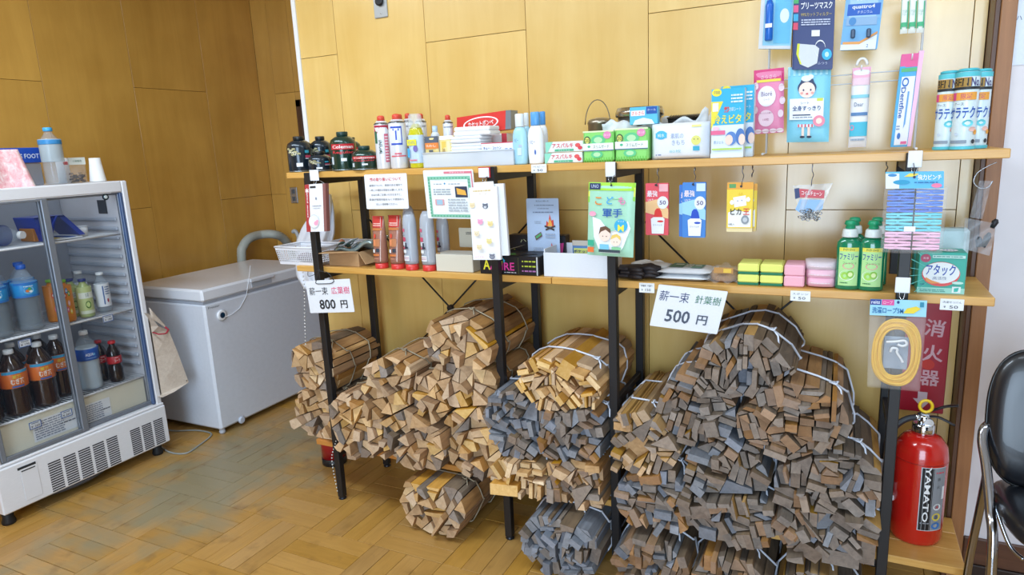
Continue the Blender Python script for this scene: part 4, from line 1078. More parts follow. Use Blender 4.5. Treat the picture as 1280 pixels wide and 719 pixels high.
lotion(641,661,160,2.23,'pale blue lotion bottle with white cap, front row','#a8d8ea','#e4eef2',.178,lambda A:(A.text('ベビー',.3,.2,.14,'#5a78b0',w=.4),A.rect(.4,.5,.8,.8,'#cfe2f2'),A.text('うるおい',.7,.42,.1,'#e08aa8',w=.4)))
lotion(660,681,159,2.225,'white lotion bottle with sky blue cap, front row','#f2f4f8','#5aa2e2',.180,lambda A:(A.text('ベビー',.35,.3,.16,'#7a88a8',w=.5),A.ell(.6,.7,.08,.1,'#4a6ab8')))
def a_asp(A):
    A.poly([(0,.0),(.2,0),(.05,1),(0,1)],'#8fd8c0'); A.text('アスパルキ',.46,.38,.44,'#e0405a',w=.56,bold=True); A.ell(.86,.4,.07,.2,'#e05a5a'); A.ell(.92,.65,.06,.18,'#d8404e'); A.rect(.25,.72,.75,.92,'#4fb088'); A.text('フレッシュ',.5,.82,.12,'#f4fff8',w=.3)
for k,(b,l) in enumerate((((681,190.5,728,203.5),'lower white toothpaste carton with red lettering and green trim'),((682,177,729,190.2),'upper white toothpaste carton stacked on the lower one'))):
    q = pack('toothpaste_carton',l,'carton',b,Y=2.215,th=.045,base='#e9efec',art=a_asp,group='stacked toothpaste cartons',stand=ZT1+k*.0378); 
    O,U,V=parts(q); clean(q)
# pots, bags, green packs
x,r=place(735,766,155,2.40)
t=thing('cooking_pot','small metal pot with a wire handle behind the green packs','pot',(x,2.40,ZT1))
MB().lathe((x,2.40,ZT1),[(r*.9,0),(r,.01),(r,.13),(r*1.04,.132),(r*1.04,.139),(r*.9,.148),(r*.3,.154)],C('#a9a08e',.3,.85),26).build('pot_body',t)
MB().tube([(x+r*1.05*math.cos(a),2.40-.03,ZT1+.13+.085*math.sin(a)) for a in [math.pi*k/14 for k in range(15)]],.0018,C('#7c7466',.3,.9),6).build('wire_handle',t)
def a_grn(A):
    A.rect(0,0,1,.05,'#e4f4c0'); A.ell(.5,.3,.24,.17,'#63c98a',10); A.ell(.5,.3,.14,.10,'#b9eab0',10); A.ell(.14,.30,.11,.14,'#3f5a3c',16); A.ell(.14,.30,.08,.10,'#d8d86a',12); A.text('20',.14,.3,.1,'#2c3c2a')
    A.ell(.8,.15,.13,.12,'#e58ab8',16); A.text('羽つき',.8,.15,.07,'#fbeaf4',w=.2); A.rect(0,.4,1,.62,'#eef6ee'); A.ell(.2,.5,.05,.04,'#4cb88a',10); A.text('スリムガード',.6,.51,.11,'#33423a',w=.52); A.rect(0,.62,1,.645,'#3a4a8a')
    A.ell(.46,.76,.2,.12,'#63c98a',10); A.ell(.46,.76,.12,.07,'#b9eab0',10)
    for k in range(12): A.rect(.02+k*.083,.86,.05+k*.083,1,'#6cc34a')
for b,l in (((729,163,767,202),'green sanitary pack, left of the pair, in front of the small pot'),((769,159,810,200),'green sanitary pack, right of the pair, under the small blue box')):
    q=pack('sanitary_pack',l,'pack',b,Y=2.21,th=.06,base='#8fdc74',art=a_grn,group='green sanitary packs',stand=ZT1,bev=.006,part='wrapper'); clean(q)
x,r=place(770,830,145,2.37)
t=thing('camping_cooker','round steel camping pan in a white plastic bag behind the blue box','pan',(x,2.37,ZT1))
MB().lathe((x,2.37,ZT1+.02),[(r*.8,0),(r*.9,.01),(r*.92,.125)],C('#8f8b82',.3,.85),30).build('pan_body',t)
MB().lathe((x,2.37,ZT1+.02),[(r*.96,.126),(r*1.02,.130),(r*1.02,.142),(r*.94,.158),(r*.9,.152)],C('#b3aca0',.22,.9),30).build('pan_lid',t)
BAGW=film('white_bag','#eef1f3',.72,.35)
xa,xb=at(765,170,1,2.40).x,at(892,170,1,2.40).x
def bagf(u,v):
    xx=xa+(xb-xa)*u; top=.122+.03*math.exp(-((u-.08)/.05)**2)+.045*math.exp(-((u-.97)/.05)**2)-.012*math.sin(u*22)
    return (xx, 2.285+.012*math.sin(u*19)+.010*math.sin(v*9+u*7), ZT1+top*(1-v)+.002)
t=thing('plastic_bag','rumpled white plastic bag wrapped around the steel pan and the black grill','bag',((xa+xb)/2,2.3,ZT1))
MB().grid(bagf,40,10,BAGW,thick=(0,.0015,0)).build('bag_front',t)
MB().grid(lambda u,v:(lambda p:(p[0],2.475+.006*math.sin(u*17),p[2]+.012*(1-v)))(bagf(u,v)),40,10,BAGW,thick=(0,.0015,0)).build('bag_back',t)
x,r=place(834,881,146,2.38)
t=thing('grill_pan','round black wire grill lying on top in the white plastic bag','grill',(x,2.38,ZT1))
m=MB().lathe((x,2.38,ZT1),[(r*.7,0),(r*.92,.105),(r*.98,.132)],C('#2c2a28',.5,.5),28); m.build('pan_body',t)
m=MB().tube([(x+r*math.cos(a)*.98,2.38+r*math.sin(a)*.98,ZT1+.137+.006*math.sin(a)) for a in [2*math.pi*k/32 for k in range(32)]],.003,C('#2f2c29',.4,.7),6,closed=True)
for k in range(-8,9):
    d=r*k/9; w_=math.sqrt(max(0,r*r-d*d))*.97; m.tube([(x+d,2.38-w_,ZT1+.134),(x+d,2.38+w_,ZT1+.146)],.0016,C('#3a3632',.4,.7),5)
m.build('wire_grate',t)
def a_blu(A): A.rect(.05,.2,.55,.5,'#fdeef2'); A.text('目薬',.3,.35,.22,'#e0502a',w=.4,bold=True); A.rect(.6,.02,.98,.42,'#1c54a8'); A.text('クール',.79,.2,.12,'#e8f0fa',w=.3); A.ell(.5,1.0,.42,.36,'#e6f4fc'); A.ell(.85,.7,.1,.14,'#d8eef8')
q=pack('small_carton','small sky blue carton with a dark blue corner on the right green pack','carton',(787,139,822,161),Y=2.235,th=.03,base='#5cc0ea',art=lambda A:(A.rect(.05,.2,.55,.5,'#fdeef2'),A.text('さらさら',.3,.35,.2,'#e0502a',w=.44,bold=True),A.rect(.6,.02,.98,.42,'#1c54a8'),A.text('クール',.79,.2,.12,'#e8f0fa',w=.3),A.poly([(.12,1),(.2,.75),(.5,.62),(.8,.75),(.9,1)],'#e6f4fc')),stand=ZT1+.1165); clean(q)
def a_wip(A):
    A.ell(.2,.32,.1,.12,'#4cb8e0'); A.rect(.1,.26,.3,.4,'#4cb8e0'); A.text('純水',.2,.33,.1,'#f0fafe',w=.12); A.text('素肌の',.48,.36,.14,'#8fa0c4',w=.22); A.text('きもち',.5,.54,.14,'#8fa0c4',w=.22)
    A.rect(.72,.08,.88,.14,'#e8e08a'); A.ell(.8,.5,.08,.13,'#e4e07a'); A.ell(.77,.47,.008,.02,'#6a6a3a',6); A.ell(.83,.47,.008,.02,'#6a6a3a',6); A.rect(.75,.66,.86,.78,'#3aaed0'); A.text('80枚',.45,.78,.09,'#8fd0dc',w=.2); A.lines(.1,.84,.2,.9,1,'#7c8fc0')
q=pack('wet_wipes_pack','large white wet wipes pack with pale blue lettering on the top board','wipes',(812,153,885,199),Y=2.205,th=.07,shape='pouch',base='#e9eef5',art=a_wip,stand=ZT1,edge=.16,crimp=0,part='wrapper'); clean(q)
def a_cool(A):
    A.rect(0,0,1,.52,'#2fb2dc'); A.poly([(0,.18),(.36,.18),(0,.58)],'#f2e040'); A.ell(.16,.05,.15,.055,'#f4e23c'); A.text('子供用',.16,.05,.05,'#2a4a78',w=.18); A.rect(.04,.2,.22,.32,'#eef4f2')
    A.text('熱',.48,.3,.085,'#e04038',bold=True); A.text('冷却シート',.72,.3,.06,'#e8f4fc',w=.36); A.text('冷えピタ',.5,.44,.135,'#f2e234',w=.84,bold=True); A.lines(.6,.08,.95,.22,3,'#e2f2fa')
    A.rect(0,.60,.44,.66,'#e86a94'); A.ell(.16,.57,.1,.03,'#f4c8d8'); A.ell(.62,.72,.17,.10,'#5a86c8'); A.ell(.56,.74,.12,.075,'#f4d8c8'); A.ell(.9,.70,.14,.12,'#4a78bc'); A.ell(.95,.74,.1,.08,'#f4d8c8')
    A.text('新ジェル',.25,.77,.045,'#3a7ab0',w=.3); A.rect(.04,.86,.96,.885,'#b8dc5a'); A.rect(0,.93,1,1,'#e2eef4')
q=pack('cooling_sheet_box','blue and yellow cooling sheet box standing in front, two children faces','box',(889,110,930,196.5),Y=2.20,th=.04,base='#dfeaf4',art=a_cool,group='cooling sheet boxes',stand=ZT1); clean(q)
q=pack('cooling_sheet_box','blue cooling sheet box half hidden behind the front one','box',(901,106,942,195),Y=2.262,th=.04,base='#dfeaf4',art=a_cool,group='cooling sheet boxes',stand=ZT1); clean(q)
# ---------------------------------------------------------------- wire rack on the wall with hanging goods
WR=C('#eceef0',.3)
def wp(x,y,Y=2.585): return at(x,y,1,Y)
t=thing('wire_display_rack','white wire display rack standing on the top board against the wall','rack',(wp(1050,190).x,2.5,TOPZ))
yr=2.47
xl=at(960,120,1,yr).x; xr=at(1152,60,1,yr).x
def bar(n,P,r=.0025): return MB().tube(P,r,WR,6).build(n,t)
bar('upright',[(xl,yr,2.25),(xl,yr,TOPZ+.004),(xl-.002,yr-.10,TOPZ+.004)],.004)
bar('upright',[(xr,yr,2.25),(xr,yr,TOPZ+.004),(xr-.002,yr-.10,TOPZ+.004)],.004)
z1=at(1080,92,1,yr).z; z2=at(1000,3,1,yr).z
for z in (z1,z1-.028,z2): bar('cross_bar',[(xl,yr-.005,z),(xr,yr-.005,z)],.0022)
for x_,z in ((964,z2),(1008,z2),(1080,z2),(1142,z2)):
    X=at(x_,5,1,yr).x; bar('peg',[(X,yr-.008,z),(X,yr-.085,z-.006),(X,yr-.095,z+.008)],.002)
for x_,z in ((962,z1),(1010,z1),(1076,z1+.01),(1136,z1+.03)):
    X=at(x_,90,1,yr).x; bar('peg',[(X,yr-.008,z),(X,yr-.085,z-.006),(X,yr-.095,z+.008)],.002)
YH=2.40
def a_pink(A):
    A.rect(0,0,1,.2,'#d8407c'); A.rect(.1,.16,.9,.2,'#f0dc50'); A.text('さらさら',.5,.12,.06,'#f6d8e4',w=.5)
    for u,v in ((.92,.3),(.95,.5),(.9,.7),(.08,.25),(.06,.62)): A.ell(u,v,.09,.06,'#f6dce8')
    A.ell(.44,.42,.3,.16,'#f2eef4',24); A.text('Bioré',.44,.38,.07,'#7a6a8c',w=.36); A.text('シート',.44,.47,.035,'#9a8aac',w=.2); A.ell(.42,.76,.26,.13,'#f6d8e6',20); A.text('せっけんの香り',.42,.68,.03,'#a8507c',w=.4); A.text('10枚',.42,.78,.04,'#a8507c',w=.2)
    for u in (.15,.4,.65,.88): A.ell(u,.96,.12,.035,'#f8e2ec')
q=pack('body_sheet_pack','magenta and white body sheet pack hanging at the left of the wire rack','wipes',quad=((942,88),(980,84),(942,168)),Y=YH-.03,th=.018,shape='pouch',base='#e884ac',art=a_pink,edge=.25); clean(q)
def a_kid(A):
    for k in range(8): A.rect(k*.125,0,k*.125+.06,.12,'#a8e0ee')
    A.ell(.46,.28,.22,.10,'#2e3f66',18); A.ell(.46,.31,.19,.105,'#fbe3d6',20); A.poly([(.28,.24),(.46,.2),(.64,.24),(.6,.17),(.33,.17)],'#2e3f66'); A.ell(.38,.31,.02,.014,'#2e3f66',8); A.ell(.55,.31,.02,.014,'#2e3f66',8); A.ell(.34,.35,.035,.016,'#f0a8a0',8); A.ell(.59,.35,.035,.016,'#f0a8a0',8); A.ell(.465,.36,.03,.012,'#d8606a',8)
    A.ell(.44,.16,.12,.04,'#eaf6fa'); A.ell(.54,.14,.07,.03,'#eaf6fa'); A.rect(.06,.42,.86,.70,'#f4f8fa'); A.rect(.7,.42,.84,.46,'#d6e05a'); A.text('全身すっきり',.46,.55,.07,'#2f4a86',w=.66,bold=True); A.text('シート',.42,.48,.03,'#2f4a86',w=.2); A.rect(.14,.63,.56,.645,'#2f3f6a'); A.lines(.14,.66,.6,.68,1,'#6a7a9c')
    A.ell(.76,.72,.14,.075,'#f090a8',16); A.ell(.76,.72,.07,.04,'#fbe3d6'); A.rect(.26,.76,.64,.80,'#e8e8f0')
    for k in range(5): A.rect(.27+k*.08,.76,.30+k*.08,.80,'#d8485a')
    A.rect(.36,.80,.42,.92,'#fbe3d6'); A.rect(.5,.80,.56,.92,'#fbe3d6'); A.ell(.38,.93,.06,.016,'#2a2f4a'); A.ell(.54,.93,.06,.016,'#2a2f4a')
q=pack('body_sheet_pack','light blue body sheet pack with a drawn child holding a board, on the wire rack','wipes',quad=((985,84),(1039,81),(983,178)),Y=YH-.035,th=.02,shape='pouch',base='#83d2ea',art=a_kid,edge=.25); clean(q)
# blister with a blue tube
q=pack('travel_set','clear blister pack with a blue tube and pale blue card, top left of the rack','travel set',quad=((952,-8),(993,-9),(948,61)),Y=YH-.02,th=.012,shape='card',base='#8ed0ea',art=lambda A:(A.rect(.45,.1,.95,.9,'#6cc4ea'),A.ell(.75,.4,.14,.13,'#eaf6fc'),A.rect(.0,.94,1,1,'#d8dde2'),A.rect(0,0,.12,.94,'#d9dee2'))); O,U,V=parts(q)
c_=O+U*.30+V*.5; MB().lathe((c_.x,YH-.034,O.z+V.z*.88),[(.010,0),(.012,.003),(.012,.105),(.008,.12)],C('#1f6cd0',.25),16).build('blue_tube',q); MB().box((c_.x-.010,YH-.047,c_.z-.022),(c_.x+.010,YH-.0455,c_.z-.01),WHITE).build('sticker',q); clean(q)
def a_mask(A):
    A.rect(.0,.0,.04,1,'#28356c')
    for k,c in enumerate(('#e86a4a','#4ab06a','#e05a8c','#3aa8d8','#d84a6a')): A.rect(.0,.06+k*.10,.12,.14+k*.10,c)
    A.text('3層構造',.58,.13,.13,'#e6e23c',w=.72,bold=True); A.text('プリーツマスク',.56,.27,.08,'#f2f4fa',w=.76,bold=True); A.text('99%カットフィルター',.56,.37,.045,'#c8b458',w=.74); A.lines(.2,.42,.9,.50,3,'#c8d0e8'); A.rect(.46,.55,.66,.62,'#eceef2')
    A.poly([(.12,.70),(.55,.72),(.66,.76),(.62,.93),(.4,.98),(.2,.94),(.1,.82)],'#d6dce2'); A.poly([(.12,.70),(.18,.70),(.16,.84),(.24,.94),(.2,.94),(.1,.82)],'#dce03a')
    for s in range(2):
        P=[(.68+.13*math.cos(a)+.0*s,.76+.09*math.sin(a)) for a in [math.pi*(.6+k*.15) for k in range(10)]]
        for a,b in zip(P[:-1],P[1:]): A.poly([(a[0],a[1]-.008),(b[0],b[1]-.008),(b[0],b[1]+.008),(a[0],a[1]+.008)],'#e6e9ee')
        break
    A.ell(.85,.83,.12,.065,'#38b4e6'); A.ell(.85,.83,.05,.03,'#bfe8fa'); A.text('ふつう',.75,.93,.03,'#c8d0e8',w=.24)
q=pack('mask_pack','navy blue pleated mask pack with rainbow tabs, top middle of the rack','mask pack',quad=((993,-22),(1045,-25),(990,87)),Y=YH-.045,th=.012,shape='card',base='#1c2f6e',art=a_mask); clean(q)
def a_raz(A):
    A.rect(0,0,1,.62,'#7fb6e4'); A.poly([(.1,.1),(.9,.1),(.86,.62),(.14,.62)],'#a9cfee'); A.text('Schick',.5,.34,.12,'#f4f8fc',w=.4,bold=True); A.rect(.08,.44,.95,.58,'#2260c0'); A.text('quattro4',.5,.48,.06,'#f0f4fc',w=.6,bold=True); A.text('チタニウム',.55,.54,.035,'#dfe8f8',w=.4); A.rect(.08,.60,.9,.70,'#8fb4d8'); A.ell(.25,.65,.1,.05,'#4a8cc8')
    A.poly([(.05,.9),(.5,.9),(.95,.78),(.95,.81),(.5,.935),(.05,.93)],'#e8a45a'); A.poly([(0,.93),(.5,.935),(.95,.82),(.95,1),(0,1)],'#e8f0f8'); A.text('2',.72,.955,.04,'#4a6ca8')
q=pack('razor_pack','pale blue razor blister pack at the upper right of the rack','razor',quad=((1062,-40),(1110,-44),(1050,63)),Y=YH-.03,th=.022,shape='card',base='#6aaee0',art=a_raz)
O,U,V=parts(q)
for u in (.3,.72):
    c_=O+U*u+V*.80; MB().box((c_.x-.006,YH-.045,c_.z-.014),(c_.x+.006,YH-.031,c_.z+.012),C('#3a5270',.4),.003).build('razor_handle',q)
clean(q)
# three tissue sleeves
for k,l in enumerate(('left','middle','right')):
    a=1125+k*10.2
    q=pack('pocket_tissue',f'green and white pocket tissue sleeve, {l} of the three at the top right','tissues',quad=((a+3,-15),(a+12.6,-16),(a,42-k*.6)),Y=YH-.03,th=.016,shape='pouch',base='#eef4ee',art=lambda A:(A.rect(.0,.0,.2,.9,'#58c090'),A.rect(.8,.3,1,.9,'#58c090'),A.text('ポケット',.5,.55,.12,'#7cb0a0',w=.8,rot=-1.5708),A.rect(.1,.76,.9,.86,'#4cb884')),group='pocket tissues on the rack',edge=.25); clean(q)
# tube with hanging hole
q=pack('face_wash_tube','pink and white soft tube hanging cap up in front of the rack bars','tube',(1063,84,1086,184),Y=YH-.02,th=.028,shape='pouch',base='#eef0f4',edge=.3,crimp=0,
 art=lambda A:(A.rect(0,0,1,.13,'#f0b4cc'),A.rect(0,.13,1,.22,'#f0d0de'),A.rect(.0,.34,1,.38,'#8fd4e6'),A.text('Dear',.45,.46,.05,'#5a6a8a',w=.5),A.rect(.05,.56,.95,.60,'#5a86b8'),A.rect(.02,.68,.98,.86,'#4cc0dc'),A.ell(.14,.75,.12,.035,'#f07a9c'),A.lines(.1,.88,.9,.93,1,'#9ab0c8')))
O,U,V=parts(q)
MB().tube([O+U*.5+Vector((.014*math.cos(a),.012,.006+.020*math.sin(a))) for a in [math.pi*k/10 for k in range(11)]],.004,C('#f2f3f5',.4),8).build('hanging_loop',q); clean(q)
def a_den(A):
    A.rect(0,.0,1,.14,'#e8609c'); A.rect(.0,.13,.3,.24,'#3ab0e0'); A.rect(.1,.15,1,.19,'#5cb87c'); A.rect(.18,.24,.95,.98,'#eef2f8'); A.ell(.42,.30,.2,.05,'#2a6cc0'); A.ell(.42,.30,.13,.03,'#e8f0fa'); A.text('Dentfine',.36,.52,.045,'#2a5cac',w=2.0,rot=-math.pi/2,bold=True)
    A.poly([(.62,.4),(.72,.4),(.7,.75),(.6,.8)],'#6aa4dc'); A.lines(.2,.76,.4,.82,2,'#7a90b8'); A.ell(.4,.88,.1,.035,'#3a74c4'); A.rect(.55,.94,.9,.97,'#e86a9c')
q=pack('toothbrush_pack','slim blue and pink toothbrush pack at the right end of the rack','toothbrush',quad=((1127,68),(1149,66),(1113,184)),Y=YH-.01,th=.016,shape='card',base='#3aa6dc',art=a_den)
O,U,V=parts(q); prism_uv(O+U*.98,U*.30,V,[(0,-.02),(1,-.02),(.7,1),(0,1)],.016,C('#f0b8d4',.35)).build('side_blister',q); clean(q)
# three deodorant cans
def a_sara(A):
    A.rect(0,.0,1,.06,'#5cc8d4'); A.rect(0,.07,.6,.19,'#a8843c'); A.text('BEN',.3,.13,.1,'#1f1c1a',w=.46,bold=True); A.text('No.1',.78,.13,.11,'#4a3c78',w=.36,bold=True); A.rect(0,.19,1,.225,'#24282c')
    A.rect(0,.26,.2,.36,'#e04a8c'); A.rect(.2,.26,.8,.36,'#f0a848'); A.text('限定',.5,.31,.07,'#c03a7c',w=.3); A.text('サラテクト',.5,.52,.15,'#2358b4',w=.98,bold=True); A.text('アース',.3,.41,.035,'#5a6a80',w=.3)
    A.ell(.6,.66,.16,.045,'#6cd0dc',10); A.ell(.75,.74,.12,.03,'#f4c4b8',10); A.ell(.3,.8,.06,.02,'#c8d8e8',10); A.ell(.86,.78,.08,.035,'#f0a848',8); A.ell(.8,.9,.07,.03,'#3a4048',10); A.rect(.1,.88,.6,.92,'#8a98a8'); A.rect(0,.96,1,1,'#58c4d4')
for (a,b),Y,l in (((1170,1197),2.25,'leftmost of the three turquoise spray cans on the right end of the board'),((1191,1222),2.215,'middle one of the three turquoise spray cans'),((1211,1237),2.27,'rightmost of the three turquoise spray cans')):
    x,r=place(a,b,140,Y); h=.212
    t=thing('repellent_spray',l,'spray can',(x,Y,ZT1),'turquoise spray cans')
    bb=MB().lathe((x,Y,ZT1),[(r*.95,0),(r,.003),(r,h*.93),(r*.9,h*.955),(r*.88,h*.96)],C('#dff0f5',.22),28).build('can_body',t)
    MB().lathe((x,Y,ZT1),[(r*.9,h*.961),(r*.88,h*.99),(r*.7,h)],C('#46bcc8',.3),24).build('cap',t)
    A=cyl_wrap(x,Y,r,ZT1+h*.955,h*.95,2.9); a_sara(A); A.mb.build('print',bb,recalc=False)

# ---------------------------------------------------------------- hanging under the top board
def clip_tag(box, lab, red=False, Y=2.140):
    O,U,V = frame(box,Y=Y); c=O+U*.5+V
    t=thing('clip_tag',lab,'tag clip',(c.x,Y,c.z),'clips with white tags on the posts')
    MB().box((O.x,Y,O.z+V.z),(O.x+U.x,Y+.003,O.z),C('#eceef2',.4),.0015).build('tag_plate',t)
    if red: MB().box((O.x-.002,Y+.0032,O.z+V.z-.001),(O.x+U.x+.004,Y+.005,O.z+.003),C('#c83038',.4)).build('red_frame',t)
    x=c.x; z=c.z
    MB().tube(arc_pts([(x-.006,Y+.004,z+.004),(x-.006,Y+.001,z-.010),(x,Y-.006,z-.018),(x+.006,Y+.001,z-.010),(x+.006,Y+.004,z+.004)],4),.0012,C('#c4c8ce',.2,1),6).build('wire_loop',t)
    return t
clip_tag((387,212.5,398,226),'white tag on the leftmost front post at the top board')
clip_tag((598,210,611,222),'white tag with a red frame on the second front post',True)
clip_tag((756.5,202.5,769,221),'white tag on the third front post, above the gloves pack')
clip_tag((1135,188.5,1153,209.5),'white tag on the right front post, above the clothes-peg pack')
clip_tag((1119,347,1138,366.5),'white tag on the right front post at the lower board, above the rope pack')
HK=C('#7c8088',.3,.9)
# mug-shaped card pack and white cloth bag on the first post
def a_snow(A):
    A.rect(0,0,.24,1,'#b23a3c'); A.text('✱',.12,.13,.10,'#f4eeee'); A.text('snow peak',.12,.42,.045,'#f4eeee',w=1.15,rot=math.pi/2*1,bold=True); A.rect(.3,.04,.62,.08,'#2a2a2e'); A.ell(.62,.30,.04,.03,'#8a90a0'); A.lines(.4,.44,.9,.47,1,'#9a9fae'); A.lines(.45,.49,.85,.515,1,'#b8bcc8')
    A.ell(.46,.78,.30,.15,'#d9dde0',24); A.ell(.46,.78,.27,.13,'#eef0f0',24); A.ell(.58,.82,.12,.05,'#f0a8c4',12); A.ell(.66,.78,.07,.035,'#f0a8c4',10)
q=pack('carded_cup','white and dark red card pack with a round window hanging on the leftmost post','card pack',quad=((381,231),(403,229.5),(383.5,290)),Y=2.115,th=.018,base='#f0f1f4',art=a_snow)
O,U,V=parts(q); prism_uv(O+U,U*.16,V,[(0,0),(1,.0),(1,1),(0,1)],.02,C('#8c5a56',.6)).build('side_face',q); clean(q)
MB().tube(arc_pts([tuple(at(*p,1,2.13)) for p in ((400,226),(406,230),(410,237),(408,243),(404,244))],4),.0016,HK,6).build('shower_hook',q)
t=thing('cloth_bag','white cloth bag slung behind the leftmost post and the basket','bag',tuple(at(395,359,1,2.30)))
W=C('#e8ebf4',.85)
def bagp(X,Y_,u,v): pass
P_=[[(400,244),(412,243)],[(388,268),(416,262)],[(377,285),(417,290)],[(371,300),(412,312)],[(369,330),(410,332)],[(370,345),(412,349)],[(380,362),(414,362)]]
def bagsurf(u,v):
    k=min(int(v*(len(P_)-1)),len(P_)-2); s_=v*(len(P_)-1)-k
    l=[P_[k][0][i]*(1-s_)+P_[k+1][0][i]*s_ for i in (0,1)]; r=[P_[k][1][i]*(1-s_)+P_[k+1][1][i]*s_ for i in (0,1)]
    p=[l[i]*(1-u)+r[i]*u for i in (0,1)]; Y_=2.505-.03*math.sin(math.pi*u)+.010*math.sin(u*21+v*4)
    return at(p[0],p[1],1,Y_)
MB().grid(bagsurf,24,20,W,thick=(0,.012,0)).build('bag_cloth',t)
MB().tube(arc_pts([tuple(at(404,246,1,2.49)),(at(404,246,1,2.49).x-.004,2.493,1.38),(at(404,246,1,2.49).x,2.484,1.447),(-2.09,2.484,1.450),(-2.000,2.484,1.444)],5),.004,W,8).build('strap',t)
MB().tube(arc_pts([tuple(at(*p,1,2.46)) for p in ((386,334),(385,345),(394,343),(402,339),(395,352))],4),.0015,C('#3a3f50',.7),5).build('drawstring',t)
t['label']='white cloth bag hanging behind the leftmost shelf post, above the chest freezer'
# notices taped to the board front
def a_notice(A):
    A.text('薪の取り扱いについて',.5,.15,.10,'#d84848',w=.74,bold=True)
    for k,(s_,w_) in enumerate((('屋根のついた、屋根のある場所で',.78),('一時この場所の保管をお願いします。',.80),('水ぬれ等ご注意いただきますと、',.72),('薪価が使用可能をなくす原因から',.82),('ほしい清掃券ください。',.5))): A.text(s_,.5,.32+k*.135,.062,'#3c3f48',w=w_)
q=pack('notice_sheet','white paper notice with a red title line taped under the left gas cans','notice',quad=((455,218.5),(508,216.5),(458.5,261.5)),Y=2.174,th=.0012,shape='card',base='#eef0f6',art=a_notice,part='paper'); clean(q)
def a_cert(A):
    A.rect(.42,.035,.97,.08,'#e07c8c'); A.text('カセットガス',.68,.058,.03,'#fbeef0',w=.3); A.rect(.955,.03,.975,.55,'#e07c8c')
    A.rect(.08,.13,.93,.97,'#8cc8ae'); A.rect(.13,.2,.88,.91,'#eef3f4'); A.text('◆',.42,.28,.05,'#3a8cc0'); A.lines(.2,.27,.36,.31,1,'#9aa4ae'); A.lines(.5,.27,.75,.31,1,'#9aa4ae'); A.lines(.18,.38,.55,.52,3,'#9aa4ae')
    A.rect(.62,.34,.86,.56,'#2f3a50'); A.poly([(.65,.37),(.82,.42),(.84,.52),(.66,.5)],'#e8b04a'); A.rect(.2,.6,.38,.72,'#e0a0a4'); A.rect(.23,.61,.35,.71,'#9fc4d8'); A.lines(.46,.58,.84,.86,5,'#b0b8c0')
q=pack('certificate_sheet','laminated sheet with a green ornamental border taped under the tub','notice',quad=((528.5,213),(591,211.5),(535,273)),Y=2.172,th=.0012,shape='card',base='#eef1f2',art=a_cert,part='paper')
O,U,V=parts(q)
A=Art(O,U,V,(0,-1,0)); A.k=6
for k in range(12):
    A.ell(.105,.2+k*.062,.018,.018,'#5aa888',6); A.ell(.905,.2+k*.062,.018,.018,'#5aa888',6)
for k in range(13): A.ell(.12+k*.063,.165,.018,.016,'#5aa888',6); A.ell(.12+k*.063,.94,.018,.016,'#5aa888',6)
A.mb.build('border_ornament',q,recalc=False); clean(q)
# animal pattern towels
def a_towel(A):
    A.lines(.15,.03,.8,.07,1,'#e0c890'); A.text('ガーゼ',.5,.09,.02,'#c8a868',w=.3)
    def face(u,v,c,d): A.ell(u,v,.10,.035,c,14); A.ell(u-.07,v-.03,.03,.012,c,8); A.ell(u+.07,v-.03,.03,.012,c,8); A.ell(u-.035,v,.012,.005,d,6); A.ell(u+.035,v,.012,.005,d,6); A.ell(u,v+.012,.01,.004,d,6)
    face(.56,.26,'#6a7080','#f4f6fa'); A.ell(.56,.272,.045,.016,'#dfe3ea',10); A.ell(.56,.27,.01,.005,'#23262e',6)
    face(.1,.24,'#eedcb4','#a88c5c'); face(.36,.47,'#f0a8c8','#b05c86'); face(.72,.5,'#f0dc9c','#a08040'); face(.22,.63,'#efe0c0','#a08c60'); face(.66,.74,'#efe09c','#a08040'); face(.3,.82,'#f0e0b8','#a08c60'); face(.75,.95,'#7a8090','#f4f6fa'); A.text('おやすみ',.3,.95,.02,'#e884a8',w=.3)
q=pack('gauze_towel','white folded gauze towel with small animal faces hanging on the second post','towel',quad=((586,235),(621,233),(591.5,325)),Y=2.088,th=.014,base='#f2f3f6',art=a_towel,mat_=C('#f2f3f6',.9))
O,U,V=parts(q)
prism_uv(O+U*.12+Vector((0,.0142,.008)),U*1.05,V*.98,[(0,0),(1,0),(1.06,1),(0,1)],.012,C('#e9ebf0',.9)).build('back_fold',q)
prism_uv(O+U*.16+Vector((0,.004,.018)),U*.72,V*.07,[(.04,0),(.96,0),(1,1),(0,1)],.004,C('#f4f4f2',.7)).build('paper_header',q)
MB().tube(arc_pts([tuple(O+U*.5+Vector(p)) for p in ((0,.01,.014),(0,.004,.022),(0,.02,.03),(0,.04,.034))],4),.0014,HK,6).build('hook_wire',q); clean(q)
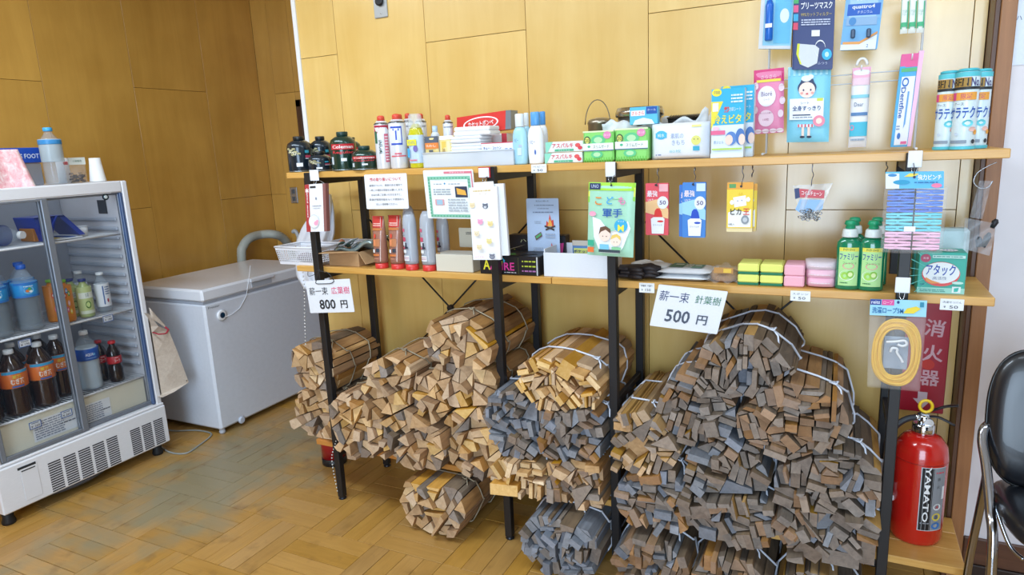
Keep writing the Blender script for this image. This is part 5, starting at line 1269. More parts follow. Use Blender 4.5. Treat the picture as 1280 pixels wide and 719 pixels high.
# children's gloves pack
def a_glove(A):
    A.rect(0,0,1,.105,'#a4dc3c'); A.rect(.03,.01,.27,.095,'#23305c'); A.text('UNO',.15,.05,.045,'#c8d8f0',w=.16); A.ell(.5,.035,.025,.012,'#1e1e1e'); A.poly([(.3,.09),(1,.06),(1,.19),(0,.23),(0,.12)],'#e4ec5a'); A.poly([(0,.19),(.6,.215),(1,.18),(1,.24),(0,.27)],'#8fd44a')
    A.poly([(.12,.46),(.3,.5),(.5,.66),(.7,.62),(.88,.5),(.94,.6),(.8,.86),(.7,.95),(.3,.95),(.16,.74)],'#f2f4f6')
    for k,(s_,c) in enumerate((('こ','#e88a30'),('ど','#4aa8e0'),('も','#e880b0'))): A.text(s_,.24+k*.25,.235 if k else .245,.105,c,bold=True)
    A.ell(.12,.42,.08,.035,'#f0a8c0',12); A.text('軍手',.55,.40,.12,'#2a5cac',w=.42,bold=True)
    A.ell(.74,.57,.14,.09,'#38b0dc',20); A.text('サイズ',.74,.51,.025,'#eaf6fc',w=.14); A.text('M',.74,.60,.09,'#f4ec4a',bold=True)
    A.ell(.40,.70,.13,.09,'#fae0d0',16); A.poly([(.27,.70),(.3,.6),(.42,.58),(.52,.62),(.53,.68),(.42,.63),(.32,.66)],'#6b4a34'); A.ell(.36,.72,.012,.007,'#40302a',6); A.ell(.44,.72,.012,.007,'#40302a',6)
    A.ell(.64,.78,.11,.07,'#fae6d4',16); A.poly([(.53,.76),(.56,.70),(.66,.68),(.74,.71),(.75,.77),(.66,.72)],'#eccb6a'); A.ell(.61,.79,.01,.006,'#40302a',6); A.ell(.67,.79,.01,.006,'#40302a',6)
    A.rect(.03,.78,.17,.86,'#38b08c'); A.rect(.03,.88,.17,.95,'#ee7a3c'); A.rect(.28,.90,.74,.94,'#3a4a54'); A.rect(.3,.83,.5,.90,'#7cc8e8'); A.rect(.56,.86,.76,.90,'#8ad09c')
q=pack('work_gloves_pack','green pack of childrens work gloves marked M on the third post','gloves',quad=((735,228),(794,229),(733,319)),Y=2.100,th=.02,shape='pouch',base='#a9dcc0',art=a_glove,edge=.2,crimp=0)
O,U,V=parts(q); MB().tube(arc_pts([tuple(O+U*.5+Vector(p)) for p in ((0,.0,-.006),(0,-.004,.004),(.002,.01,.014),(0,.036,.022))],4),.0014,HK,6).build('hook_wire',q); clean(q)
# sunscreen and sponge packs on hooks
def a_sun(bg,bott):
    def f(A):
        A.text('最強',.3,.2,.12,'#f4e4e8',w=.46,bold=True); A.text('UVカット',.35,.32,.05,'#f8eef0',w=.5); A.poly([(0,.36),(.6,.3),(1,.5),(1,.68),(0,.56)],'#f2c48c' if bott=='#e0342c' else '#9fd4f0')
        A.rect(.6,.02,.98,.16,'#f0b0b8' if bott=='#e0342c' else '#cfe4f6'); A.ell(.76,.37,.24,.12,'#e9edf4',18); A.text('50',.76,.37,.08,'#5a4a7c',w=.28,bold=True)
        A.poly([(.36,.66),(.42,.52),(.5,.48),(.62,.48),(.70,.54),(.76,.66)],bott); A.poly([(.24,.68),(.36,.65),(.76,.65),(.84,.68),(.80,.97),(.28,.97)],'#eef0f4'); A.text('日やけ止め',.54,.80,.035,'#9098ac',w=.4); A.ell(.66,.73,.14,.02,bott)
        A.ell(.46,.035,.05,.02,'#2a2a2a')
    return f
q=pack('sunscreen_pack','red sunscreen pack with a red capped bottle, first on the wire hooks','sunscreen',(807,229,835.5,294),Y=2.165,th=.012,shape='card',base='#e2505c',art=a_sun(0,'#e0342c')); clean(q)
q=pack('sunscreen_pack','front blue sunscreen pack of the two on the second wire hook','sunscreen',(853,228,882,297),Y=2.160,th=.012,shape='card',base='#3c82d0',art=a_sun(0,'#1c4cc0')); clean(q)
q=pack('sunscreen_pack','rear blue sunscreen pack showing behind the front one','sunscreen',(849,231,878,296),Y=2.176,th=.012,shape='card',base='#3274c8',art=a_sun(0,'#1c4cc0')); clean(q)
def a_pika(A):
    A.rect(0,0,1,.14,'#e8a43c'); A.rect(.08,.03,.34,.11,'#5a9c5c'); A.ell(.54,.08,.05,.025,'#2a2a2a'); A.rect(0,.14,1,.92,'#f0d23c'); A.rect(.06,.28,.94,.90,'#f2f2ee'); A.poly([(.0,.2),(1,.16),(1,.5),(.8,.6),(.3,.55),(0,.62)],'#f0d23c')
    A.poly([(.24,.3),(.72,.26),(.76,.46),(.3,.5)],'#f2f4f6'); A.poly([(.44,.26),(.48,.2),(.53,.24),(.58,.19),(.62,.25)],'#e8c020'); A.ell(.42,.37,.02,.012,'#3a4a6c',6); A.ell(.58,.36,.02,.012,'#3a4a6c',6); A.ell(.2,.40,.08,.05,'#f2f4f6',8); A.ell(.82,.34,.08,.05,'#f2f4f6',8)
    A.text('ピカ',.36,.585,.13,'#24262c',w=.42,bold=True); A.text('王',.76,.585,.13,'#d8483c',w=.24,bold=True); A.ell(.72,.75,.15,.09,'#8c949c',14); A.ell(.72,.75,.09,.05,'#c4c9ce',10); A.text('10枚入',.2,.84,.04,'#3a3f4c',w=.24)
q=pack('scouring_pad_pack','front yellow and white scouring pad pack on the third wire hook','scouring pads',(908.5,228,941,290),Y=2.158,th=.016,shape='card',base='#ecd8a0',art=a_pika); clean(q)
q=pack('scouring_pad_pack','rear yellow scouring pad pack showing behind the front one','scouring pads',(914,230,946,289),Y=2.182,th=.014,shape='card',base='#e0c070',art=a_pika); clean(q)
for x_,zt,zb,l in ((822,211,231,'wire hook holding the red sunscreen pack'),(868,210,230,'wire hook holding the blue sunscreen packs'),(928,209,230,'wire hook holding the yellow scouring pads'),(1015,207,230,'wire hook holding the chain bag')):
    X=at(x_,220,1,2.165).x; hook(X,2.172,at(x_,zb,1,2.165).z-.004,TOPZ-.0255,l,m=HK)
for x_,l in ((940,'small empty wire hook right of the scouring pads'),(1108,'small empty wire hook behind the clothes-peg pack')):
    X=at(x_,210,1,2.2).x; hook(X,2.215,TOPZ-.06,TOPZ-.0255,l,m=HK)
# chain in a blue bag
t=thing('chain_bag','clear and blue bag holding a coiled metal chain on the fourth wire hook','hardware',tuple(at(1012,285,1,2.17)))
O=at(992,233,1,2.16); 
def q4(u,v):
    a=[(991+22*v*.5,232+44*v),(1041-20*v,229+45*v)]; p=(a[0][0]*(1-u)+a[1][0]*u, a[0][1]*(1-u)+a[1][1]*u)
    return at(p[0],p[1],1,2.168+.006*math.sin(u*9+v*5))
MB().grid(q4,12,12,film('clear_bag','#e9f0f6',.35,.15)).build('bag_film',t)
hd=MB(); o_=[at(*p,1,2.163) for p in ((999,236),(1031,238),(1030,248),(1000,247))]; hd.add(o_,[(0,1,2,3)],C('#c8505c',.5)); o_=[at(*p,1,2.1632) for p in ((993,236),(999,235),(1000,247),(994,249))]; hd.add(o_,[(0,1,2,3)],C('#2a3c6c',.5)); hd.build('header_card',t)
bl=MB(); o_=[at(*p,1,2.165) for p in ((1000,249),(1030,250),(1028,262),(1003,268),(994,262))]; bl.add(o_,[(0,1,2,3,4)],C('#8fb8e0',.5)); bl.build('blue_card',t)
ch=MB()
rc=random.Random(3)
cc=at(1012,268,1,2.163)
for k in range(26):
    a=rc.uniform(0,6.28); rr=rc.uniform(.004,.028); c_=cc+Vector((rr*math.cos(a)*1.1,-.003*rc.random(),rr*math.sin(a)*.6)); b=rc.uniform(0,3.14)
    ch.tube([c_+Vector((.007*math.cos(q)*math.cos(b)-.004*math.sin(q)*math.sin(b),.003*math.sin(q*2),.007*math.cos(q)*math.sin(b)+.004*math.sin(q)*math.cos(b))) for q in [2*math.pi*i/8 for i in range(8)]],.0013,C('#a8aeb4',.25,.9),5,closed=True)
ch.build('chain',t)
A=Art(at(999,236,1,2.1625),at(1031,238,1,2.1625)-at(999,236,1,2.1625),(0,0,-.025),(0,-1,0)); A.text('コイルチェーン',.5,.45,.5,'#f4e8ea',w=.8,bold=True); A.mb.build('print',t,recalc=False)
# clothes-peg pack
t=thing('clothespin_pack','large clear pack of blue, aqua and pink clothes pegs on the right post','clothes pegs',tuple(at(1143,315,1,2.10)))
Yp=2.095
O=at(1107,215,1,Yp); U=at(1180,214,1,Yp)-O; V=at(1107,236,1,Yp)-O
hd=prism_uv(O,U,V,[(0,0),(1,0),(1,1),(0,1)],.003,C('#4cb4e4',.4)).build('header_card',t)
A=Art(O,U,V,(0,-1,0)); A.rect(0,.1,.24,1,'#e6eef6'); A.ell(.12,.2,.08,.09,'#3a8cc8'); A.text('強力ピンチ',.76,.34,.32,'#f6fafc',w=.4,bold=True); A.ell(.28,.62,.15,.14,'#2c9cc8'); A.poly([(.32,.3),(.42,.1),(.58,.12),(.5,.3)],'#f0dc5a'); A.ell(.5,.32,.025,.08,'#1c2c5c'); A.ell(.88,.82,.09,.13,'#f080a8'); A.lines(.5,.58,.9,.7,1,'#1c6ca8'); A.mb.build('print',hd,recalc=False)
x0=at(1107,270,1,Yp).x; x1=at(1179,270,1,Yp).x
zs=[at(1143,y,1,Yp).z for y in (237,266,290,313)]
k=0
for (za,zb,n,cs) in ((zs[0],zs[1],4,('#1f74e0','#1a5ed0')),(zs[1],zs[2],3,('#4cc8d8','#5ad0dc')),(zs[2],zs[3],3,('#f0b8d4','#eaa8c8'))):
    for r in range(n):
        za_=za+(zb-za)*r/n; zb_=za+(zb-za)*(r+1)/n; zm=(za_+zb_)/2; hh=(za_-zb_)*.47
        for s_ in (0,1):
            xm=(x0+x1)/2; a,b=(x0+.002,xm-.002) if s_==0 else (xm+.002,x1-.002); L_=b-a
            pin=MB()
            for sg in (1,-1):
                prof=[(a,zm+sg*.0006),(a,zm+sg*hh*.7),(a+L_*.25,zm+sg*hh*.95),(a+L_*.45,zm+sg*hh*.8),(a+L_*.7,zm+sg*hh),(b,zm+sg*hh),(b,zm+sg*hh*.35),(a+L_*.7,zm+sg*hh*.15),(a+L_*.45,zm+sg*.0008)]
                if s_==1: prof=[(a+b-p,q_) for p,q_ in prof]
                pin.prism(prof,Yp+.006,Yp+.020,C(cs[r%2],.35))
            mx_=a+L_*.45 if s_==0 else b-L_*.45
            pin.lathe((mx_,Yp+.004,zm),[(hh*.42,0),(hh*.42,.018)],C(cs[(r+1)%2],.35),ax='y',n=8)
            pin.build('clothes_peg',t)
MB().grid(lambda u,v:(x0-.006+(x1-x0+.012)*u,Yp+.001-.007*math.sin(math.pi*u)**.4+.0015*math.sin(u*13+v*7),zs[0]+.004+(zs[3]-zs[0]-.012)*v),14,18,FILM,thick=(0,.030,0)).build('bag_film',t)
MB().box((x0+.045,Yp-.0095,zs[1]-.05),(x0+.072,Yp-.0085,zs[1]-.036),WHITE).build('price_sticker',t)
MB().tube(arc_pts([tuple(O+U*.5+Vector(p)) for p in ((0,.002,-.012),(0,-.004,.0),(0,.014,.012),(0,.04,.02))],4),.0014,HK,6).build('hook_wire',t)
# S hook with a clear bag of dark bits at the right end
t=thing('parts_bag','clear bag with black parts hanging from a big S hook at the right end','hardware',tuple(at(1222,318,1,2.33)))
sh=arc_pts([tuple(at(*p,1,2.34)) for p in ((1246,203),(1236,207),(1222,216),(1217,227),(1224,235),(1235,234),(1241,226))],6)
MB().tube(sh,.0016,C('#b8bcc2',.25,.9),6).build('s_hook',t)
PF=film('dull_bag','#d6dce4',.30,.2)
def q5(c):
    def f(u,v):
        l=[c[0][i]*(1-v)+c[3][i]*v for i in (0,1)]; r=[c[1][i]*(1-v)+c[2][i]*v for i in (0,1)]
        p=[l[i]*(1-u)+r[i]*u for i in (0,1)]; return at(p[0],p[1],1,2.33+.008*math.sin(u*8+v*9))
    return f
MB().grid(q5([(1224,226),(1240,226),(1228,274),(1212,272)]),5,10,PF).grid(q5([(1206,272),(1247,280),(1237,320),(1204,311)]),12,12,PF).build('bag_film',t)
for (a,b) in (((1224,296),(1223,309)),((1237,291),(1229,309)),((1246,274),(1240,285))):
    p0=at(*a,1,2.338); p1=at(*b,1,2.338); MB().tube([p0,p0*.7+p1*.3,p1],[.004,.009,.006],C('#202228',.5),10).build('black_part',t)

# ---------------------------------------------------------------- lower board goods
ZL=LOWZ+.0006
def lowp(x,y): q=at(x,y,2,LOWZ); return q.x,q.y
# white baskets
BW=C('#e9ebf2',.4)
def basket(x0,x1,Y0,Y1,h,lab):
    t=thing('plastic_basket',lab,'basket',((x0+x1)/2,(Y0+Y1)/2,ZL),'white perforated baskets')
    m=MB(); tp=.012
    m.box((x0+tp,Y0+tp,ZL),(x1-tp,Y1-tp,ZL+.003),BW)
    def wall(a,b,c,d):   # bottom-left, bottom-right, top-right, top-left: real holes between strips
        a,b,c,d=map(Vector,(a,b,c,d)); n=max(8,int((b-a).length/.0105)); rows=6
        def P(u,v): return (a*(1-u)+b*u)*(1-v)+(d*(1-u)+c*u)*v
        nrm=(b-a).cross(d-a).normalized()*.0015
        for (v0,v1) in [(0,.16)]+[(.16+.115*k+.085,.16+.115*(k+1)) for k in range(rows)]+[(.85,1)]:
            q=[P(0,v0),P(1,v0),P(1,v1),P(0,v1)]; m.add(q+[p+nrm for p in q],[(0,1,2,3),(7,6,5,4),(0,4,5,1),(3,2,6,7)],BW)
        for k in range(n+1):
            u=k/n; e=.15/n; q=[P(max(0,u-e),.1),P(min(1,u+e),.1),P(min(1,u+e),.9),P(max(0,u-e),.9)]; m.add(q+[p+nrm for p in q],[(0,1,2,3),(7,6,5,4),(0,4,7,3),(1,2,6,5)],BW)
    B=[(x0+tp,Y0+tp,ZL),(x1-tp,Y0+tp,ZL),(x1-tp,Y1-tp,ZL),(x0+tp,Y1-tp,ZL)]; T=[(x0,Y0,ZL+h),(x1,Y0,ZL+h),(x1,Y1,ZL+h),(x0,Y1,ZL+h)]
    for i in range(4): j=(i+1)%4; wall(B[i],B[j],T[j],T[i])
    m.build('basket_body',t); MB().tube([(x0,Y0,ZL+h),(x1,Y0,ZL+h),(x1,Y1,ZL+h),(x0,Y1,ZL+h)],.0045,BW,6,closed=True).build('rim',t); return t
xa=at(347,312,1,2.20).x; xb=at(402,312,1,2.20).x
basket(xa,xb,2.185,2.345,.078,'white perforated plastic basket at the left end of the lower board')
xc=at(409,300,1,2.37).x; xd=at(452,300,1,2.37).x
basket(xc,xd,2.365,2.475,.075,'white perforated basket behind the open cardboard box')
single(MB().lathe(((xa+xb)/2-.02,2.26,ZL+.0045),[(.02,0),(.045,.012),(.04,.03),(.01,.04)],C('#8d7f88',.8),14,sy=.8),'cloth_bundle','rolled grey cloth inside the left basket','cloth')
single(MB().lathe((xc+.05,2.41,ZL+.0045),[(.015,0),(.02,.02),(.015,.07),(.005,.08)],C('#a86a4c',.6),14),'wooden_handle_brush','brown wooden knob sticking up in the rear basket','brush')
# open cardboard box with packed goods
CB=wood('cardboard','#a9835a','#bf9a70',(8,8,40),rough=.85,var=.03,mottle=.4)
x0,y0=lowp(414,336); x1,_=lowp(448,337); x1=at(449,330,1,2.21).x; x0=at(412,330,1,2.21).x; zt=ZL+.062
t=thing('cardboard_box','open brown cardboard box with spread flaps, packed with bagged goods','box',((x0+x1)/2,2.28,ZL))
m=MB().box((x0,2.21,ZL),(x1,2.213,zt),CB).box((x0,2.357,ZL),(x1,2.36,zt),CB).box((x0,2.2135,ZL),(x0+.003,2.3565,zt),CB).box((x1-.003,2.2135,ZL),(x1,2.3565,zt),CB).box((x0+.003,2.2135,ZL),(x1-.003,2.3565,ZL+.003),CB); m.build('box_body',t)
MB().add([(x0,2.208,zt),(x1,2.208,zt),(x1-.035,2.155,zt+.006),(x0-.035,2.155,zt-.004),(x0,2.211,zt+.003),(x1,2.211,zt+.003),(x1-.035,2.158,zt+.009),(x0-.035,2.158,zt-.001)],[(0,1,2,3),(7,6,5,4),(0,4,5,1),(1,5,6,2),(2,6,7,3),(3,7,4,0)],CB).build('flap',t)
MB().add([(x1,2.21,zt),(x1,2.36,zt),(x1+.045,2.33,zt-.048),(x1+.04,2.20,zt-.048),(x1+.003,2.21,zt),(x1+.003,2.36,zt),(x1+.048,2.33,zt-.048),(x1+.043,2.20,zt-.048)],[(0,1,2,3),(7,6,5,4),(0,4,5,1),(1,5,6,2),(2,6,7,3),(3,7,4,0)],CB).build('flap',t)
t2=thing('bagged_mat','silver and green plastic-wrapped goods sticking out of the cardboard box','bag',((x0+x1)/2,2.29,ZL+.04))
MB().grid(lambda u,v:(x0+.012+(x1-x0+.05)*u,2.225+.12*v,ZL+.054+.045*u+.012*math.sin(u*9+v*6)+.01*math.sin(v*14)),14,10,C('#9fb0b0',.2,.5),thick=(0,0,-.010)).build('wrapper',t2)
MB().grid(lambda u,v:(x0+.03+.05*u,2.23+.07*v,ZL+.075+.02*u+.012*math.sin(u*3+v*4)),6,6,C('#3d5c54',.4),thick=(0,0,.004)).build('green_label',t2)
MB().grid(lambda u,v:(x0+.06+.06*u,2.222+.05*v,ZL+.082+.03*u),4,4,C('#c9d2da',.25,.3),thick=(0,0,.003)).build('foil_label',t2)
# tubes and bottles with red caps
def tubeb(x0p,x1p,yt,yb,Y,lab,body,art,flat_top,h=None):
    x,r=place(x0p,x1p,(yt+yb)/2,Y); h=at((x0p+x1p)/2,yt,1,Y).z-at((x0p+x1p)/2,yb,1,Y).z
    t=thing('fire_gel_tube',lab,'tube',(x,Y,ZL),'fuel gel tubes and bottles with red caps')
    MB().lathe((x,Y,ZL),[(r*.93,0),(r*.95,.002),(r*.93,h*.105)],C('#dc3a34',.35),22).build('cap',t)
    m=MB(); n=24; K=14
    def pr(k):
        v=k/K; z=ZL+h*(.11+.89*v)
        if flat_top: rx=r*(.98+.08*v); ry=r*(.95*(1-v**2.2)+.06)
        else: rx=r*(1.0 if v<.85 else 1.0-.45*((v-.85)/.15)**2); ry=rx*.95*(1 if v<.7 else 1-.7*((v-.7)/.3)**1.6)
        return [(x+rx*math.cos(2*math.pi*i/n),Y+ry*math.sin(2*math.pi*i/n),z) for i in range(n)]
    vs=[]; 
    for k in range(K+1): vs+=pr(k)
    m.add(vs,[(k*n+i,k*n+(i+1)%n,(k+1)*n+(i+1)%n,(k+1)*n+i) for k in range(K) for i in range(n)]+[tuple(range(n))[::-1],tuple(K*n+i for i in range(n))],body,True)
    b=m.build('tube_body',t)
    def wrap(u,v,e):
        vv=1-v; 
        if flat_top: rx=r*(.98+.08*vv); ry=r*(.95*(1-vv**2.2)+.06)
        else: rx=r; ry=r*.95*(1 if vv<.7 else 1-.7*((vv-.7)/.3)**1.6)
        X=(u-.5)*2*.8; return Vector((x+rx*X,Y-ry*math.sqrt(max(0,1-X*X))-e*3-.0004,ZL+h*(.11+.89*vv)))
    A=Art((0,0,0),(0,r*1.6,0),(0,0,-h*.89),(1,0,0)); A.wrap=wrap; art(A); A.mb.build('print',b,recalc=False)
    return t
def a_red(A):
    A.rect(0,.0,1,.24,'#c8342c'); A.lines(.1,.14,.85,.22,2,'#f4c8bc'); A.rect(0,.25,1,.30,'#c8763c'); A.ell(.35,.42,.12,.05,'#d84a34'); A.rect(.15,.48,.85,.64,'#c07a4c'); A.rect(.2,.50,.45,.62,'#e08a5c'); A.rect(.1,.70,.36,.77,'#eef0f2'); A.rect(.5,.68,.8,.76,'#2f3440'); A.rect(.1,.8,.8,.84,'#d87a3c'); A.lines(.2,.88,.7,.91,1,'#c88a6c'); A.rect(.84,.02,.88,.96,'#f0d8cc')
def a_bot(A):
    A.rect(0,.32,.36,.38,'#d0607c'); A.lines(.0,.42,.36,.46,1,'#a0a8b4'); A.rect(0,.48,.42,.56,'#d0506c'); A.rect(.04,.57,.5,.64,'#d9dee4'); A.rect(.34,.58,.5,.66,'#33384a'); A.rect(.0,.67,.3,.70,'#d0506c'); A.rect(.3,.66,.62,.70,'#2c3040'); A.rect(.1,.72,.46,.78,'#e9edf0'); A.rect(.12,.83,.7,.93,'#eceff2'); A.lines(.15,.85,.65,.91,2,'#c88a9a')
TB=film('gel_orange','#b07a68',.80,.25); TC=film('gel_clear','#c3cbd6',.66,.15)
tubeb(505,521,263,336,2.31,'clear bottle with red cap behind, left of the two rear ones',TC,a_bot,False)
tubeb(546,562,268,330,2.33,'clear bottle without visible cap behind the cream box',TC,a_bot,False)
tubeb(466,484,268.5,333,2.215,'orange-red tube standing on its red cap, left of the two',TB,a_red,True)
tubeb(486,505,267.5,334,2.215,'orange-red tube standing on its red cap, right of the two',TB,a_red,True)
tubeb(504,522,262,335,2.205,'clear bottle with red cap in front, left of the two front ones',TC,a_bot,False)
tubeb(525.5,544,262,336,2.205,'clear bottle with red cap in front, next to the cream box',TC,a_bot,False)
# cream box with small sign
q=pack('paper_box','open cream paper box between the red-capped bottles and the towel','box',(545,319,591,340.5),Y=2.195,th=.09,base='#d9d3c2',stand=ZL); 
O,U,V=parts(q); MB().box((O.x+.004,2.199,O.z+.0005),(O.x+U.x-.004,2.28,O.z+.003),C('#b9b4a8',.8)).box((O.x+.004,2.197,O.z+.0005),(O.x+.02,2.2,O.z+.006),C('#a07a4c',.8)).build('contents_top',q); clean(q)
q=pack('folded_card','small folded cream card with a line of text standing behind the cream box','card',(574,285,596,309),Y=2.33,th=.003,shape='card',base='#cfc8b4',art=lambda A:A.lines(.4,.2,.8,.35,2,'#5a5a58')); clean(q)
# black fire starter boxes
def a_fire(A):
    A.text('AFIRE',.38,.56,.42,'#e83c9c',w=.42,bold=True); A.text('A',.12,.5,.55,'#e8e03a',w=.12,bold=True); A.poly([(.3,.15),(.4,.3),(.36,.8),(.31,.6)],'#d8e838'); A.poly([(.4,.1),(.44,.25),(.42,.4)],'#38b8e0'); A.lines(.42,.84,.62,.92,1,'#d8dadc'); A.lines(.72,.2,.95,.34,1,'#b8c83c'); A.lines(.72,.45,.95,.6,1,'#b8c83c'); A.lines(.72,.7,.95,.85,1,'#b070b0'); A.rect(.66,.08,.665,.95,'#6a6f3a'); A.rect(.96,.02,.98,.98,'#c9cdd2')
q=pack('fire_starter_box','black box with neon pink and yellow lettering lying at the second post','box',(600,321,674,344.5),Y=2.19,th=.15,base='#1c1b20',art=a_fire,stand=ZL)
O,U,V=parts(q)
MB().add([(O.x+U.x*.18,2.19,O.z+.002),(O.x+U.x*.62,2.19,O.z+.03),(O.x+U.x*.72,2.23,O.z+.038),(O.x+U.x*.2,2.21,O.z+.006)],[(0,1,2,3)],C('#8f8a78',.7)).build('open_flap',q)
A=Art((O.x,2.19,O.z+.0006),(U.x,0,0),(0,.15,0),(0,0,1)); A.poly([(.1,.05),(.4,.2),(.3,.6),(.12,.4)],'#3a78b8'); A.poly([(.3,.1),(.6,.1),(.5,.4)],'#58a858'); A.poly([(.62,.1),(.9,.3),(.7,.8)],'#23222a'); A.mb.build('print',q,recalc=False)
clean(q)
def a_back(A):
    A.text('ハイパー',.45,.12,.10,'#c8cc9c',w=.5,rot=.15); A.poly([(.0,.52),(.10,.44),(.18,.5),(.14,.7),(.22,.8),(.12,.95),(.06,.8),(.10,.65)],'#d8e03c'); A.text('A',.40,.52,.34,'#e8e03a',w=.28,bold=True); A.text('A',.46,.62,.2,'#e83c9c',w=.2,bold=True); A.lines(.3,.86,.6,.93,1,'#c8cc3c')
    A.ell(.86,.12,.06,.06,'#3ca878',12); A.poly([(.84,.25),(.98,.22),(.96,.5),(.88,.62),(.84,.5)],'#d8408c'); A.ell(.86,.78,.08,.10,'#d8c86a',12)
q=pack('fire_starter_box','black box with neon drawings standing upright behind the campfire leaflet','box',(636,271,706,312),Y=2.35,th=.05,base='#201f24',art=a_back,stand=ZL); clean(q)
q=pack('small_pack','dark box behind the white tray and black boxes','box',(662,306,692,330),Y=2.36-.0,th=.03,base='#2c2b33',stand=ZL) if False else None
def a_camp(A):
    A.text('焚き火の使い方',.5,.05,.03,'#4c5464',w=.4); A.lines(.25,.11,.85,.14,1,'#7c88a0'); A.lines(.35,.17,.7,.20,1,'#8c98b0'); A.lines(.2,.23,.85,.27,1,'#7c88a0'); A.lines(.25,.4,.45,.46,2,'#a4aebf')
    def fire(u,v,s):
        A.poly([(u-.12*s,v),(u-.10*s,v-.10*s),(u-.04*s,v-.06*s),(u,v-.22*s),(u+.05*s,v-.10*s),(u+.11*s,v-.12*s),(u+.12*s,v)],'#d8483c'); A.poly([(u-.07*s,v),(u-.04*s,v-.07*s),(u+.01*s,v-.14*s),(u+.06*s,v-.05*s),(u+.07*s,v)],'#eeaa4c')
        A.poly([(u-.16*s,v-.02*s),(u+.14*s,v+.05*s),(u+.13*s,v+.08*s),(u-.17*s,v+.01*s)],'#3c3230'); A.poly([(u+.16*s,v-.02*s),(u-.14*s,v+.05*s),(u-.13*s,v+.08*s),(u+.17*s,v+.01*s)],'#4c3c34')
    fire(.72,.50,1); fire(.76,.97,.8); A.poly([(.24,.68),(.44,.60),(.48,.68),(.28,.76)],'#6c4c4c'); A.poly([(.27,.69),(.44,.62),(.45,.66),(.30,.73)],'#58a868'); A.lines(.58,.62,.88,.72,2,'#a4aebf'); A.lines(.2,.88,.5,.96,2,'#a4aebf')
q=pack('instruction_leaflet','pale blue leaflet with campfire drawings standing against the black box','leaflet',(659,248,699,317),Y=2.315,th=.0015,shape='card',base='#b6c8e2',art=a_camp,part='paper'); clean(q)
# white tray box with blue sachet
x0=at(680,335,1,2.195).x; x1=at(759,335,1,2.195).x; h=at(720,320,1,2.195).z-at(720,350,1,2.195).z
t=thing('tray_box','open white cardboard tray with a slanted left side under the gloves pack','box',((x0+x1)/2,2.28,ZL)); WB=C('#e3e7ee',.7)
m=MB().box((x0,2.195,ZL),(x1,2.199,ZL+h),WB).box((x1-.004,2.1995,ZL),(x1,2.37,ZL+h+.012),WB).box((x0+.004,2.1995,ZL),(x1-.0045,2.3655,ZL+.003),WB).box((x0,2.366,ZL),(x1-.0045,2.370,ZL+h+.012),WB)
m.box((x0,2.1995,ZL),(x0+.004,2.3655,ZL+h+.012),WB).build('tray',t)
q=pack('powder_sachet','blue and yellow sachet standing in the white tray','sachet',(715,296,739,327),Y=2.27,th=.012,shape='pouch',base='#5a84b8',art=lambda A:(A.rect(0,0,1,.2,'#b8aea0'),A.rect(.1,.3,.95,.9,'#d9e07c'),A.text('ポケット',.5,.42,.13,'#28407c',w=.8,bold=True),A.text('コーラ',.5,.62,.13,'#28407c',w=.7,bold=True)),stand=ZL+.030); clean(q)
# gloves, towels, scrubber
GLOVE=C('#cfc8be',.9); BG=C('#2b2426',.6)
x,y=lowp(791,350)
def glove(mat_,x,y,z,ang,lab,n,grp):
    t=thing('work_glove',lab,'glove',(x,y,z),grp); mx=Matrix.Translation((x,y,z))@Matrix.Rotation(ang,4,'Z')
    m=MB()
    for s in range(n):
        zz=.012+s*.012; o=(s%2)*.006
        m.lathe((0,0,0),[(.0,-.052),(.030,-.05),(.036,-.02),(.038,.02),(.030,.034),(0,.036)],mat_,14,ax='x',sy=.30,mx=mx@Matrix.Translation((o,0,zz)))
        for k in range(4):
            yy=-.026+k*.0175; L_=(.052,.062,.060,.048)[k]
            m.tube([mx@Vector((o+.026,yy*.95,zz)),mx@Vector((o+.03+L_*.5,yy*1.1,zz+.004)),mx@Vector((o+.03+L_,yy*1.18,zz-.002))],[.0088,.0085,.006],mat_,8)
        m.tube([mx@Vector((o-.012,-.03,zz)),mx@Vector((o+.014,-.050,zz+.002)),mx@Vector((o+.034,-.056,zz))],[.009,.0085,.006],mat_,8)
    m.build('glove_body',t)
    MB().lathe((0,0,0),[(.033,-.078),(.034,-.076),(.030,-.05)],mat_,14,ax='x',sy=.36,mx=mx@Matrix.Translation((0,0,.014+(n-1)*.006))).build('cuff',t); return t
glove(GLOVE,x+.055,2.30,ZL,2.9,'stack of off-white knitted work gloves behind the black ones',3,'work gloves on the board')
glove(BG,x-.005,2.235,ZL,.15,'stack of dark rubber-faced work gloves right of the third post',3,'work gloves on the board')
def a_tw(A): A.rect(.12,.15,.44,.75,'#5c8a78'); A.rect(.2,.3,.38,.4,'#dfe8e4'); A.rect(.62,.3,.86,.8,'#6c9888'); A.rect(.66,.42,.8,.52,'#dfe8e4'); A.lines(.5,.2,.6,.8,3,'#8caa9c')
x0=at(819,345,1,2.205).x; x1=at(884,345,1,2.205).x
